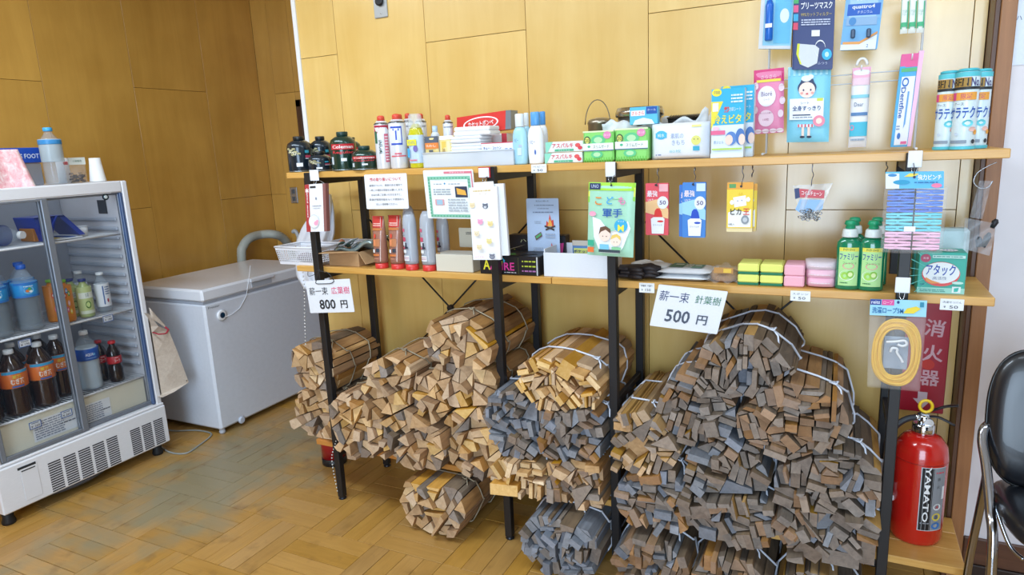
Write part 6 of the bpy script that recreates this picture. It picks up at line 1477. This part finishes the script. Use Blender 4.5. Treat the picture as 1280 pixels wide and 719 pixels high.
for k,l in ((0,'bottom one of the stacked white towels in clear wrap'),(1,'top one of the stacked white towels, green printed wrap')):
    t=thing('wrapped_towel',l,'towel',((x0+x1)/2,2.28,ZL+k*.0215),'wrapped white towels')
    b=MB(); b.grid(lambda u,v:(x0+.006*k+(x1-x0)*u+.01*v,2.205+.14*v,ZL+.0202*(k+1)-.0105+.0095*min(1,6*min(u,1-u))*min(1,6*min(v,1-v))),14,14,C('#e9ecf0',.5))
    b.grid(lambda u,v:(x0+.006*k+(x1-x0)*u+.01*v,2.205+.14*v,ZL+.0202*(k+1)-.0105-.0095*min(1,6*min(u,1-u))*min(1,6*min(v,1-v))),14,14,C('#e9ecf0',.5)); b=b.build('towel_body',t)
    if k: A=Art((x0+.024,2.345,ZL+.0408),(x1-x0-.02,0,0),(-.01,-.13,0),(0,0,1)); a_tw(A); A.build(b)
x,y=lowp(906,356); x=at(906,345,1,2.25).x
t=thing('loofah_scrubber','brown round scrubbing brush in crinkled clear wrap beside the yellow sponges','scrubber',(x,2.25,ZL))
MB().lathe((x,2.25,ZL),[(.03,0),(.044,.008),(.046,.022),(.04,.034),(.015,.038)],wood('coir','#8a6238','#b98c56',(90,90,90),rough=.95,var=0,mottle=.3,bump=1),22,sy=.8).build('brush_body',t)
MB().grid(lambda u,v:(x-.052+.104*u,2.205+.09*v,ZL+.004+.055*(math.sin(math.pi*u)*math.sin(math.pi*v))**.4+.005*math.sin(u*17+v*9)),16,12,FILM).build('wrap_film',t)
A=Art((x-.028,2.208,ZL+.052),(.06,0,0),(0,-.004,-.018),(0,-1,.2)); A.rect(0,0,1,1,'#b8843c'); A.rect(.5,.2,.9,.9,'#e0b83c'); A.mb.build('label_card',t,recalc=False)
x=at(951,325,1,2.40).x
q=pack('wrapped_item','brown item in clear wrap at the back behind the yellow sponges','pack',(930,322,965,338),Y=2.39,th=.04,shape='pouch',base='#8a7460',stand=ZL); clean(q)
YS='#e6ea7c'; GS='#2c7c5c'; PS='#f0b4c4'
def sponge(x0,x1,zt,zb,base,pad,lab,grp,Y=2.20,th=.10):
    t=thing('sponge',lab,'sponge',((x0+x1)/2,Y+th/2,zb),grp)
    hp=(zt-zb)*.22 if pad else 0
    sm=wood('sponge_'+base.strip('#'),base,base,(1,1,1),rough=.95,var=.02,mottle=.5,bump=.3) if ('sponge_'+base.strip('#')) not in _mats else _mats['sponge_'+base.strip('#')]
    MB().box((x0,Y,zb+hp),(x1,Y+th,zt),sm,.004).build('foam',t)
    if pad: MB().box((x0+.0005,Y+.0005,zb),(x1-.0005,Y+th-.0005,zb+hp),C(pad,.9),.001).build('scour_pad',t)
xs=[at(a,345,1,2.20).x for a in (922,948.5,950,978.5)]; zt=ZL+.070
n_=0
for (a,b,w_) in ((0,1,'left'),(2,3,'right')):
    for k,r_ in ((0,'lower'),(1,'upper')):
        sponge(xs[a],xs[b],ZL+.0345*(k+1)-.0004,ZL+.0345*k,YS,GS,f'{r_} {w_} yellow sponge with a green scouring pad','yellow sponges with green pads')
xs=at(980,345,1,2.20).x,at(1005.5,345,1,2.20).x
for k,r_ in ((0,'lower'),(1,'upper')): sponge(xs[0],xs[1],ZL+.0345*(k+1)-.0004,ZL+.0345*k,PS,None,f'{r_} plain pink sponge next to the yellow ones','pink sponges')
for k,(l,c) in enumerate((('bottom pink wrapped dish cloth pack, nearest the dish soap','#efb8cc'),('middle pink wrapped dish cloth pack','#f0c0d0'),('top wrapped dish cloth pack with a grey-pink face','#dccdd2'))):
    q=pack('dishcloth_pack',l,'dish cloths',(1007-k*.6,323+12*(2-k),1045+k*1.5,336+12*(2-k)),Y=2.195+.006*k,th=.10,shape='pouch',base=c,art=lambda A:A.lines(.1,.4,.8,.6,1,'#f4dfe6'),group='pink dish cloth packs',stand=ZL+k*.0245,edge=.2,crimp=0); 
    clean(q)
# dish soap bottles
def a_fam(A):
    A.rect(0,0,1,1,'#b8e89c'); A.rect(.0,.0,1,.1,'#e8e45a'); A.text('除菌',.5,.05,.06,'#2c5c3c',w=.6); A.text('ファミリー',.5,.24,.17,'#23409c',w=.94,bold=True); A.text('フレッシュ',.55,.4,.06,'#2c8c4c',w=.7); A.ell(.5,.48,.3,.08,'#f07a9c',12); A.ell(.45,.72,.4,.14,'#eef8e4',16); A.ell(.34,.74,.2,.10,'#a8dc5a',14); A.ell(.62,.70,.2,.10,'#8cc84a',14); A.ell(.62,.70,.12,.06,'#e4f4b0',12); A.lines(.1,.9,.5,.95,1,'#3c7c4c')
SOAP=C('#0f7f58',.12,0,Coat_Weight=.7)
def soapb(xc,Y,lab):
    x=at(xc,320,1,Y).x; h=.205; w_=.0345; t=thing('dish_soap_bottle',lab,'bottle',(x,Y,ZL),'green dish soap bottles')
    b=MB().lathe((x,Y,ZL),[(w_*.90,0),(w_,.004),(w_*.96,.05),(w_*.94,.09),(w_,.125),(w_*.96,.142),(w_*.7,.153),(w_*.5,.157)],SOAP,26,sy=.62).build('bottle_body',t)
    MB().lathe((x,Y,ZL),[(w_*.64,.158),(w_*.66,.160),(w_*.60,.178),(w_*.52,.182)],C('#e3ecea',.35),20).build('cap_collar',t)
    MB().lathe((x,Y,ZL),[(w_*.36,.1825),(w_*.42,.186),(w_*.34,.192),(w_*.50,.196),(w_*.40,.206),(w_*.15,.208)],C('#1c9c6c',.3),18).build('pull_cap',t)
    hh=.115; O=Vector((x-w_*.80,Y-w_*.62-.0012,ZL+.128))
    def wrap(u,v,e):
        X=(u-.5)*1.5; return Vector((x+w_*X,Y-w_*.62*math.sqrt(max(0,1-X*X))-.0006-e,ZL+.128-hh*v))
    A=Art((0,0,0),(w_*1.5,0,0),(0,0,-hh),(0,-1,0)); A.wrap=wrap; a_fam(A); A.mb.build('print',b,recalc=False)
soapb(1066,2.295,'green dish soap bottle behind the left front one'); soapb(1094,2.295,'green dish soap bottle behind the right front one')
soapb(1061,2.215,'green dish soap bottle in front, left one'); soapb(1090,2.212,'green dish soap bottle in front, right one')
# detergent boxes
def a_att(A):
    A.rect(0,.86,1,1,'#9fdccc'); A.lines(.06,.9,.6,.97,2,'#3c8c84'); A.rect(.74,.82,.92,.97,'#e8f4f4'); A.poly([(.78,.86),(.88,.84),(.86,.94),(.78,.95)],'#3cbcae')
    for k in range(6): a=math.pi*(.75+k*.1); A.poly([(.45,.5),(.45+.7*math.cos(a),.5+.7*math.sin(a)),(.45+.7*math.cos(a+.025),.5+.7*math.sin(a+.025))],'#6cd0c0')
    A.ell(.14,.14,.11,.10,'#b8506c',16); A.text('洗浄',.14,.14,.05,'#f4e4ea',w=.12); A.rect(.28,.06,.96,.13,'#c8ece4'); A.lines(.3,.075,.9,.115,1,'#3c8c84')
    A.ell(.48,.52,.40,.30,'#e85a5a',28); A.ell(.48,.49,.385,.26,'#f0f6f6',28); A.text('アタック',.47,.42,.27,'#2450b0',w=.62,bold=True); A.text('高活性',.46,.62,.08,'#6c7c9c',w=.3); A.poly([(.16,.6),(.3,.68),(.5,.74),(.3,.76),(.18,.7)],'#f0a05a'); A.ell(.84,.72,.12,.035,'#c8f0e4'); A.text('抗菌',.1,.78,.04,'#1c4c8c',w=.1)
TQ='#2fb09c'
q=pack('detergent_box','turquoise detergent box with an oval logo in front at the right end','detergent',(1147,322,1207,373),Y=2.205,th=.085,base=TQ,art=a_att,stand=ZL)
O,U,V=parts(q); A=Art((O.x,2.205+.084,O.z),(U.x,0,0),(0,-.084,0),(0,0,1)); A.ell(.3,.5,.1,.25,'#c85a78',12); A.ell(.65,.5,.2,.3,'#eef6f6',14); A.text('アタック',.65,.5,.3,'#2450b0',w=.26,bold=True); A.build(q); clean(q)
q=pack('detergent_box','darker turquoise detergent box behind the front one','detergent',(1141,308,1160,366),Y=2.31,th=.06,base='#1e8c80',stand=ZL); clean(q)
q=pack('detergent_lid_box','plain pale mint box standing behind the detergent boxes','box',(1150,290,1210,357),Y=2.30+.075,th=.05,base='#c4e0e4',stand=ZL,bev=.008); clean(q)
# ---------------------------------------------------------------- price signs
def sign(pts,Y,lab,name,rows):
    O=at(*pts[0],1,Y); U=at(*pts[1],1,Y)-O; V=at(*pts[2],1,Y)-O
    t=thing(name,lab,'sign',tuple(O+U*.5+V),'laminated firewood price signs')
    m=prism_uv(O,U,V,[(.01,0),(.99,0),(1,.02),(1,.98),(.99,1),(.01,1),(0,.98),(0,.02)],.0012,C('#e9edf4',.25)).build('laminated_card',t)
    A=Art(O,U,V,(0,-1,0))
    for r in rows: A.text(*r[:5],**r[5])
    A.build(m,'lettering'); return O,U,V,t
O,U,V,t=sign(((381.5,351.5),(437,348.5),(388,391.5)),2.125,'laminated white sign reading 800 yen in black with red characters, left','price_sign',
 [('薪一束',.27,.33,.24,'#23252c',dict(w=.42)),('広葉樹',.76,.33,.22,'#e84a78',dict(w=.40)),('800',.43,.74,.30,'#22242a',dict(w=.36,bold=True)),('円',.80,.75,.24,'#22242a',dict(w=.15,bold=True))])
MB().tube(arc_pts([tuple(O+U*a+V*b+Vector((0,-.002,0))) for a,b in ((.24,.06),(.28,.10),(.5,.11),(.6,.10),(.66,.05))],4),.0016,C('#2c3038',.6),6).build('cord',t)
MB().tube(arc_pts([tuple(O+U*a+V*b+Vector((0,-.001,0))) for a,b in ((.24,.06),(.32,-.2),(.38,-.32),(.33,-.30),(.44,-.26),(.56,-.2),(.66,.05))],4),.0014,C('#2c3038',.6),6).build('cord_loop',t)
O,U,V,t=sign(((823.5,355.5),(910,364.5),(812,407)),2.120,'larger laminated sign reading 500 yen with green characters, below the towels','price_sign',
 [('薪一束',.27,.25,.24,'#3c4a74',dict(w=.44)),('針葉樹',.76,.25,.19,'#3c7c5c',dict(w=.36)),('500',.38,.70,.30,'#4a5466',dict(w=.36,bold=True)),('円',.74,.72,.22,'#4a5466',dict(w=.15,bold=True))])
q=price((664,205.5,683,216),'small white price tag on the top board beside the toothpaste cartons','ベビー','50'); clean(q)
q=price((799,354,818,366),'small price tag left of the larger firewood sign','軍手','150'); clean(q)
q=price((988,364,1013,376.5),'small price tag under the pink sponges','スポンジ','50'); clean(q)
q=price((1175,374,1205,388),'small price tag under the detergent box','洗濯せっけん','50'); clean(q)
# ---------------------------------------------------------------- clothes line rope pack
t=thing('clothesline_pack','clear pack of coiled yellow clothes line with white hooks on the right post','rope',tuple(at(1122,488,1,2.12)))
Yp=2.100
O=at(1088,374,1,Yp); U=at(1159,376,1,Yp)-O; V=at(1087,394,1,Yp)-O
hd=prism_uv(O,U,V,[(0,0),(1,0),(1,1),(0,1)],.0025,C('#9cd8ec',.4)).build('header_card',t)
A=Art(O,U,V,(0,-1,0)); A.rect(0,.0,.2,.34,'#2a3f94'); A.text('reitz',.10,.17,.2,'#dfe6f4',w=.16,bold=True); A.rect(.21,.0,.43,.34,'#e0509c'); A.text('ロープ',.32,.17,.2,'#f8e4f0',w=.16); A.text('洗濯ロープ5M',.32,.66,.38,'#1c6cac',w=.56,bold=True); A.poly([(.6,.8),(.66,.5),(.82,.36),(.9,.5),(.78,.8)],'#f0d83c'); A.ell(.5,.14,.025,.09,'#1c3c7c'); A.rect(.88,.1,.95,.4,'#2c8cac'); A.mb.build('print',hd,recalc=False)
fo=[(1087,396),(1158,398),(1150,490),(1084,484)]
def ff(u,v):
    l=[fo[0][i]*(1-v)+fo[3][i]*v for i in (0,1)]; r=[fo[1][i]*(1-v)+fo[2][i]*v for i in (0,1)]
    p=[l[i]*(1-u)+r[i]*u for i in (0,1)]; return at(p[0],p[1],1,Yp-.002-.010*(math.sin(math.pi*u)*math.sin(math.pi*v))**.5+.0015*math.sin(u*15+v*8))
MB().grid(ff,14,16,FILM,thick=(0,.022,0)).build('bag_film',t)
cx,cz=at(1120,441,1,Yp+.004)[0],at(1120,441,1,Yp+.004)[2]
RW=at(1150,441,1,Yp+.004).x-cx; RH=at(1120,400,1,Yp).z-cz
for k in range(7):
    rw=RW*(1.0-.055*k); rh=RH*(1.0-.045*k); ph=k*.5
    pts=[]
    for i in range(40):
        a=2*math.pi*i/40; ca,sa=math.cos(a),math.sin(a); pts.append((cx+rw*abs(ca)**.85*(1 if ca>0 else -1)+.0012*math.sin(a*3+ph),Yp+.006+.0025*math.sin(k*2+a*2),cz+rh*abs(sa)**.8*(1 if sa>0 else -1)+.001*math.sin(a*2+ph)))
    MB().tube(pts,.0032,C('#e8b83c',.5),7,closed=True).build('rope_coil',t)
WH2=C('#e4e6ea',.35)
MB().tube(arc_pts([(cx-.026,Yp+.003,cz+.030),(cx-.002,Yp,cz+.034),(cx+.018,Yp,cz+.038),(cx+.024,Yp,cz+.028),(cx+.014,Yp,cz+.022),(cx+.002,Yp,cz+.026)],5),.0036,WH2,8).build('line_hook',t)
MB().tube(arc_pts([(cx-.014,Yp+.002,cz+.002),(cx-.010,Yp,cz+.014),(cx+.002,Yp,cz+.012),(cx+.002,Yp,cz+.002),(cx+.012,Yp,cz-.014),(cx+.018,Yp,cz-.026)],5),.0036,WH2,8).build('line_hook',t)
MB().box((cx-.03,Yp+.0125,cz-.05),(cx+.03,Yp+.0135,cz+.045),C('#8c9aac',.6)).build('inner_card',t)
# ---------------------------------------------------------------- red sign, extinguisher, right side
O=at(1130,384,1,2.586); U=at(1188,388,1,2.586)-O; U.z=0; V=Vector((0,0,at(1160,516,1,2.586).z-O.z))
O.x=at(1124,460,1,2.586).x; U.x=at(1184,460,1,2.586).x-O.x
t=thing('fire_sign','tall red wall sign with white characters and an arrow behind the extinguisher','sign',tuple(O+U*.5+V))
rd=MB().box((O.x,2.586,O.z+V.z),(O.x+U.x,2.5985,O.z+.10),C('#b81c34',.35),.002).build('sign_plate',t)
A=Art(O,U,V,(0,-1,0))
A.text('消',.68,.18,.16,'#e8b8c0',w=.42,rot=-.1,bold=True); A.text('火',.68,.42,.16,'#e8b8c0',w=.42,bold=True); A.text('器',.66,.66,.15,'#e8b8c0',w=.40,bold=True); A.ell(.60,.53,.14,.05,'#d8382c'); A.poly([(.44,.8),(.64,.8),(.64,.87),(.74,.87),(.56,.96),(.34,.87),(.44,.87)],'#e4ccd4'); A.build(rd,'lettering')
# extinguisher
ex,ey=.270,2.335; er=.076; zb=ZB2
t=thing('fire_extinguisher','red fire extinguisher with a black hose standing on the lower board','fire extinguisher',(ex,ey,zb))
RED=C('#c81e16',.2,0,Coat_Weight=.7)
hB=at(1155,541,1,ey).z-zb-.0
body=MB().lathe((ex,ey,zb),[(er*.86,0),(er*.94,.004),(er*.97,.014),(er,.02),(er,hB*.78),(er*.995,hB*.80),(er*.93,hB*.90),(er*.70,hB*.97),(er*.42,hB)],RED,40).build('cylinder',t)
MB().lathe((ex,ey,zb),[(er*1.002,hB*.775),(er*1.008,hB*.78),(er*1.002,hB*.785)],C('#a81a14',.3),40).build('weld_bead',t)
MB().lathe((ex,ey,zb+hB),[(er*.40,0),(er*.42,.002),(er*.42,.030),(er*.36,.034)],CHROME,28).build('neck_ring',t)
zn=zb+hB+.034
MB().lathe((ex,ey,zn),[(.016,0),(.018,.004),(.018,.022),(.012,.028)],CHROME,20).box((ex-.012,ey-.010,zn+.012),(ex+.014,ey+.010,zn+.034),C('#b9bec4',.3,.9),.003).build('valve',t)
MB().lathe((ex+.012,ey-.022,zn+.008),[(.013,0),(.013,.010)],C('#c8ccd2',.2,.9),ax='y',n=18).build('pressure_gauge',t)
BK=C('#15161a',.3)
def bent(P,w_,th,name): 
    m=MB(); P=arc_pts([Vector(p) for p in P],5)
    m.tube(P,w_,BK,8,flat=th); m.build(name,t)
bent([(ex-.018,ey,zn+.026),(ex+.02,ey-.005,zn+.046),(ex+.055,ey-.012,zn+.066),(ex+.085,ey-.018,zn+.074)],[.008]*16,.5,'carry_lever')
bent([(ex-.006,ey,zn+.018),(ex+.03,ey-.006,zn+.026),(ex+.055,ey-.012,zn+.020),(ex+.080,ey-.016,zn+.008)],[.007]*16,.5,'grip')
MB().tube([(ex+.0+.017*math.cos(a),ey-.020,zn+.062+.019*math.sin(a)) for a in [2*math.pi*k/20 for k in range(20)]],.0048,C('#e8c020',.35),8,closed=True).build('safety_pin_ring',t)
MB().tube([(ex+.002,ey-.018,zn+.043),(ex+.002,ey-.002,zn+.030)],.003,C('#e8c020',.35),6).build('safety_pin',t)
hs=arc_pts([(ex-.010,ey-.006,zn+.018),(ex-.045,ey-.012,zn+.012),(ex-.078,ey-.018,zn-.018),(ex-.098,ey-.02,zn-.075),(ex-.100,ey-.02,zn-.15),(ex-.094,ey-.02,zn-.215)],6)
MB().tube(hs,.0095,C('#24262c',.5),12).build('hose',t)
MB().tube([(ex-.012,ey-.006,zn+.018),(ex-.026,ey-.008,zn+.018)],.011,STEEL,12).build('hose_fitting',t)
MB().tube([(ex-.094,ey-.02,zn-.214),(ex-.093,ey-.02,zn-.228),(ex-.092,ey-.02,zn-.255)],[.011,.012,.007],C('#c9ccd4',.4),12).build('nozzle',t)
MB().box((ex-.104,ey-.034,zn-.268),(ex-.066,ey-.012,zn-.250),C('#e6e8ee',.4),.003).build('nozzle_holder',t)
A=cyl_wrap(ex,ey,er,zb+hB*.765,hB*.60,2.2)
def s_(u): return .5+(u-.5)
A.rect(.53,.0,1.0,1,'#c9cdd4'); A.rect(.545,.01,.745,.99,'#15171c'); A.rect(.745,.01,.995,.99,'#8d9299')
A.text('YAMATO',.645,.42,.075,'#f2f3f5',w=1.12,rot=-math.pi/2,bold=True); A.lines(.57,.86,.72,.90,1,'#8c9098'); A.ell(.85,.62,.075,.05,'#eef0f2',14); A.text('A',.85,.62,.05,'#c82c2c',bold=True); A.ell(.85,.78,.085,.06,'#e8d02c',16); A.text('B',.85,.78,.06,'#2a2a2a'); A.ell(.85,.92,.085,.055,'#2c74c0',16); A.text('⚡',.85,.92,.05,'#f2f2f2'); A.lines(.78,.06,.96,.1,1,'#d84a5c'); A.text('消',.84,.18,.05,'#3a3e48'); A.text('火',.84,.30,.05,'#3a3e48'); A.rect(.92,.3,.98,.5,'#e4e6ea')
A.build(body,'rating_label')
# red can on the floor with a bead chain in front
q_=at(412,582,2,0); r_=.062
t=thing('red_bucket','small red round bin with a black base on the floor behind the left post','bin',(q_.x,q_.y+.03,0))
cx,cy=q_.x,q_.y+.04
MB().lathe((cx,cy,0),[(r_*.95,0),(r_,.003),(r_,.038)],C('#1a1a1e',.4),28).build('black_base',t)
MB().lathe((cx,cy,.0385),[(r_*.97,0),(r_*.99,.12),(r_*.9,.125)],C('#a8141c',.3,0,Coat_Weight=.5),28).build('bin_body',t)
A=cyl_wrap(cx,cy,r_,.152,.03,1.6); A.rect(.0,.0,1,1,'#b8bcc4'); A.rect(.35,.1,.68,.9,'#e8d82c'); A.build(t,'yellow_label')
bp=arc_pts([(-2.148,2.165,1.03),(-2.150,2.165,.86),(-2.175,2.09,.70),(-2.20,2.07,.55),(-2.18,2.05,.38),(-2.10,2.055,.25),(-2.02,2.06,.20),(-2.015,2.06,.10)],30)
P_=[(378,338),(381,380),(381,425)]
bp=arc_pts([tuple(at(*p,1,2.168)) for p in ((378,336),(380.5,365),(381,395),(382,432))],40)
bm_=MB()
def beads(P,m):
    d=0; last=P[0]
    for p in P[1:]:
        d+=(p-last).length; last=p
        if d>.015: m.lathe((p.x,p.y,p.z-.004),[(.0001,0),(.0032,.0016),(.0038,.004),(.0032,.0064),(.0001,.008)],C('#d6d6d2',.3,.3),6); d=0
beads(bp,bm_)
bm_.build('bead_chain'); o=bpy.data.objects['bead_chain']; tag(o,'pale bead chain hanging from the left end of the lower board down to the hardwood','chain','pale bead chains')
bp2=arc_pts([tuple(at(*p,1,2.150)) for p in ((421,548),(419,556),(415,571),(417,590),(422,614))],40)
bm_=MB(); beads(bp2,bm_); bm_.build('bead_chain'); o=bpy.data.objects['bead_chain.001']; tag(o,'end of a pale bead chain dangling in front of the red bin near the floor','chain','pale bead chains')
# paper on the white wall
O=at(1251,0,1,2.503); O.z=2.02; zb_=at(1251,83,1,2.503).z; x0=at(1250,83,1,2.503).x
t=thing('wall_poster','white paper sheet pinned to the white wall at the top right','paper',(x0+.15,2.502,zb_))
MB().box((x0,2.5025,zb_),(x0+.30,2.5042,2.10),C('#dfe8f4',.5)).build('paper',t)
A=Art((x0,2.5025,2.10),(.30,0,0),(0,0,zb_-2.10),(0,-1,0)); A.text('ハ',.115,.66,.03,'#4a5a7c'); A.build(t,'lettering')
# ---------------------------------------------------------------- chair at the right edge
t=thing('padded_chair','chrome framed chair with black padded back and seat at the right edge','chair',(.62,2.0,0))
def cp(x,y,Y): return tuple(at(x,y,1,Y))
PAD=C('#14161c',.32,0,Coat_Weight=.3)
yc=1.98
cB=at(1296,486,1,yc); rx=cB.x-at(1240,486,1,yc).x; rz=.5*(at(1290,442,1,yc).z-at(1290,606,1,yc).z)
cB.z=at(1290,525,1,yc).z
mx=Matrix.Translation(cB)@Matrix.Rotation(math.radians(-10),4,'X')
def pad(mx,rx,ry,rz,pw=3.0):
    m=MB(); n=36; K=16; vs=[]
    for k in range(K+1):
        b=-math.pi/2+math.pi*k/K
        for i in range(n):
            a=2*math.pi*i/n; f=lambda c: (abs(c)**(2/pw))*(1 if c>0 else -1)
            vs.append((rx*f(math.cos(a))*max(0,math.cos(b))**.45,ry*math.sin(b),rz*f(math.sin(a))*max(0,math.cos(b))**.45))
    m.add(vs,[(k*n+i,k*n+(i+1)%n,(k+1)*n+(i+1)%n,(k+1)*n+i) for k in range(K) for i in range(n)],PAD,True,mx)
    return m
pad(mx,rx*1.05,.030,rz,2.7).build('backrest',t)
MB().tube([mx@Vector((rx*1.06*math.cos(a)*(abs(math.cos(a))**-.2 if abs(math.cos(a))>.05 else 1),.0,rz*1.01*math.sin(a)*(abs(math.sin(a))**-.2 if abs(math.sin(a))>.05 else 1))) for a in [2*math.pi*k/48 for k in range(48)]],.004,C('#0c0d10',.3),6,closed=True).build('piping',t)
zs_=at(1270,640,1,yc-.14).z; sc_=Vector((cB.x+.01,yc-.14,zs_)); pad(Matrix.Translation(sc_)@Matrix.Rotation(math.radians(84),4,'X'),rx*1.0,.030,.21,3).build('seat',t)
TUBE=C('#a8aab2',.14,1)
fl_=[Vector(cp(*p,Y_)) for p,Y_ in (((1249,538),yc+.015),((1240,531),yc+.01),((1231,535),yc-.01),((1228,552),yc-.03),((1233,585),yc-.07),((1238,640),yc-.13),((1240,700),yc-.18))]
ft=at(1243,780,1,yc-.25); ft.z=.012; fl_.append(ft)
rl_=[Vector(cp(*p,Y_)) for p,Y_ in (((1234,592),yc-.072),((1224,640),yc+.03),((1210,710),yc+.12))]
rt=at(1203,760,1,yc+.16); rt.z=.012; rl_.append(rt)
wd=2*(cB.x-fl_[3].x)
for sx in (0,1):
    def mir(p): return Vector((p.x if sx==0 else 2*cB.x-p.x, p.y, p.z))
    MB().tube(arc_pts([mir(p) for p in fl_],6),.0115,TUBE,12).build('front_leg',t)
    MB().tube(arc_pts([mir(p) for p in rl_],6),.0105,TUBE,12).build('rear_leg',t)
    MB().tube(arc_pts([mir(Vector(cp(1236,612,yc-.10))),mir(Vector(cp(1246,640,yc-.12))),mir(Vector(cp(1262,682,yc-.15))),mir(Vector(cp(1280,700,yc-.17)))],5),.005,TUBE,8).build('seat_bracket',t)
    for p in (ft,rt): q=mir(p); MB().lathe((q.x,q.y,0),[(.015,0),(.016,.004),(.014,.022)],C('#1a1b1f',.6),12).build('foot_cap',t)
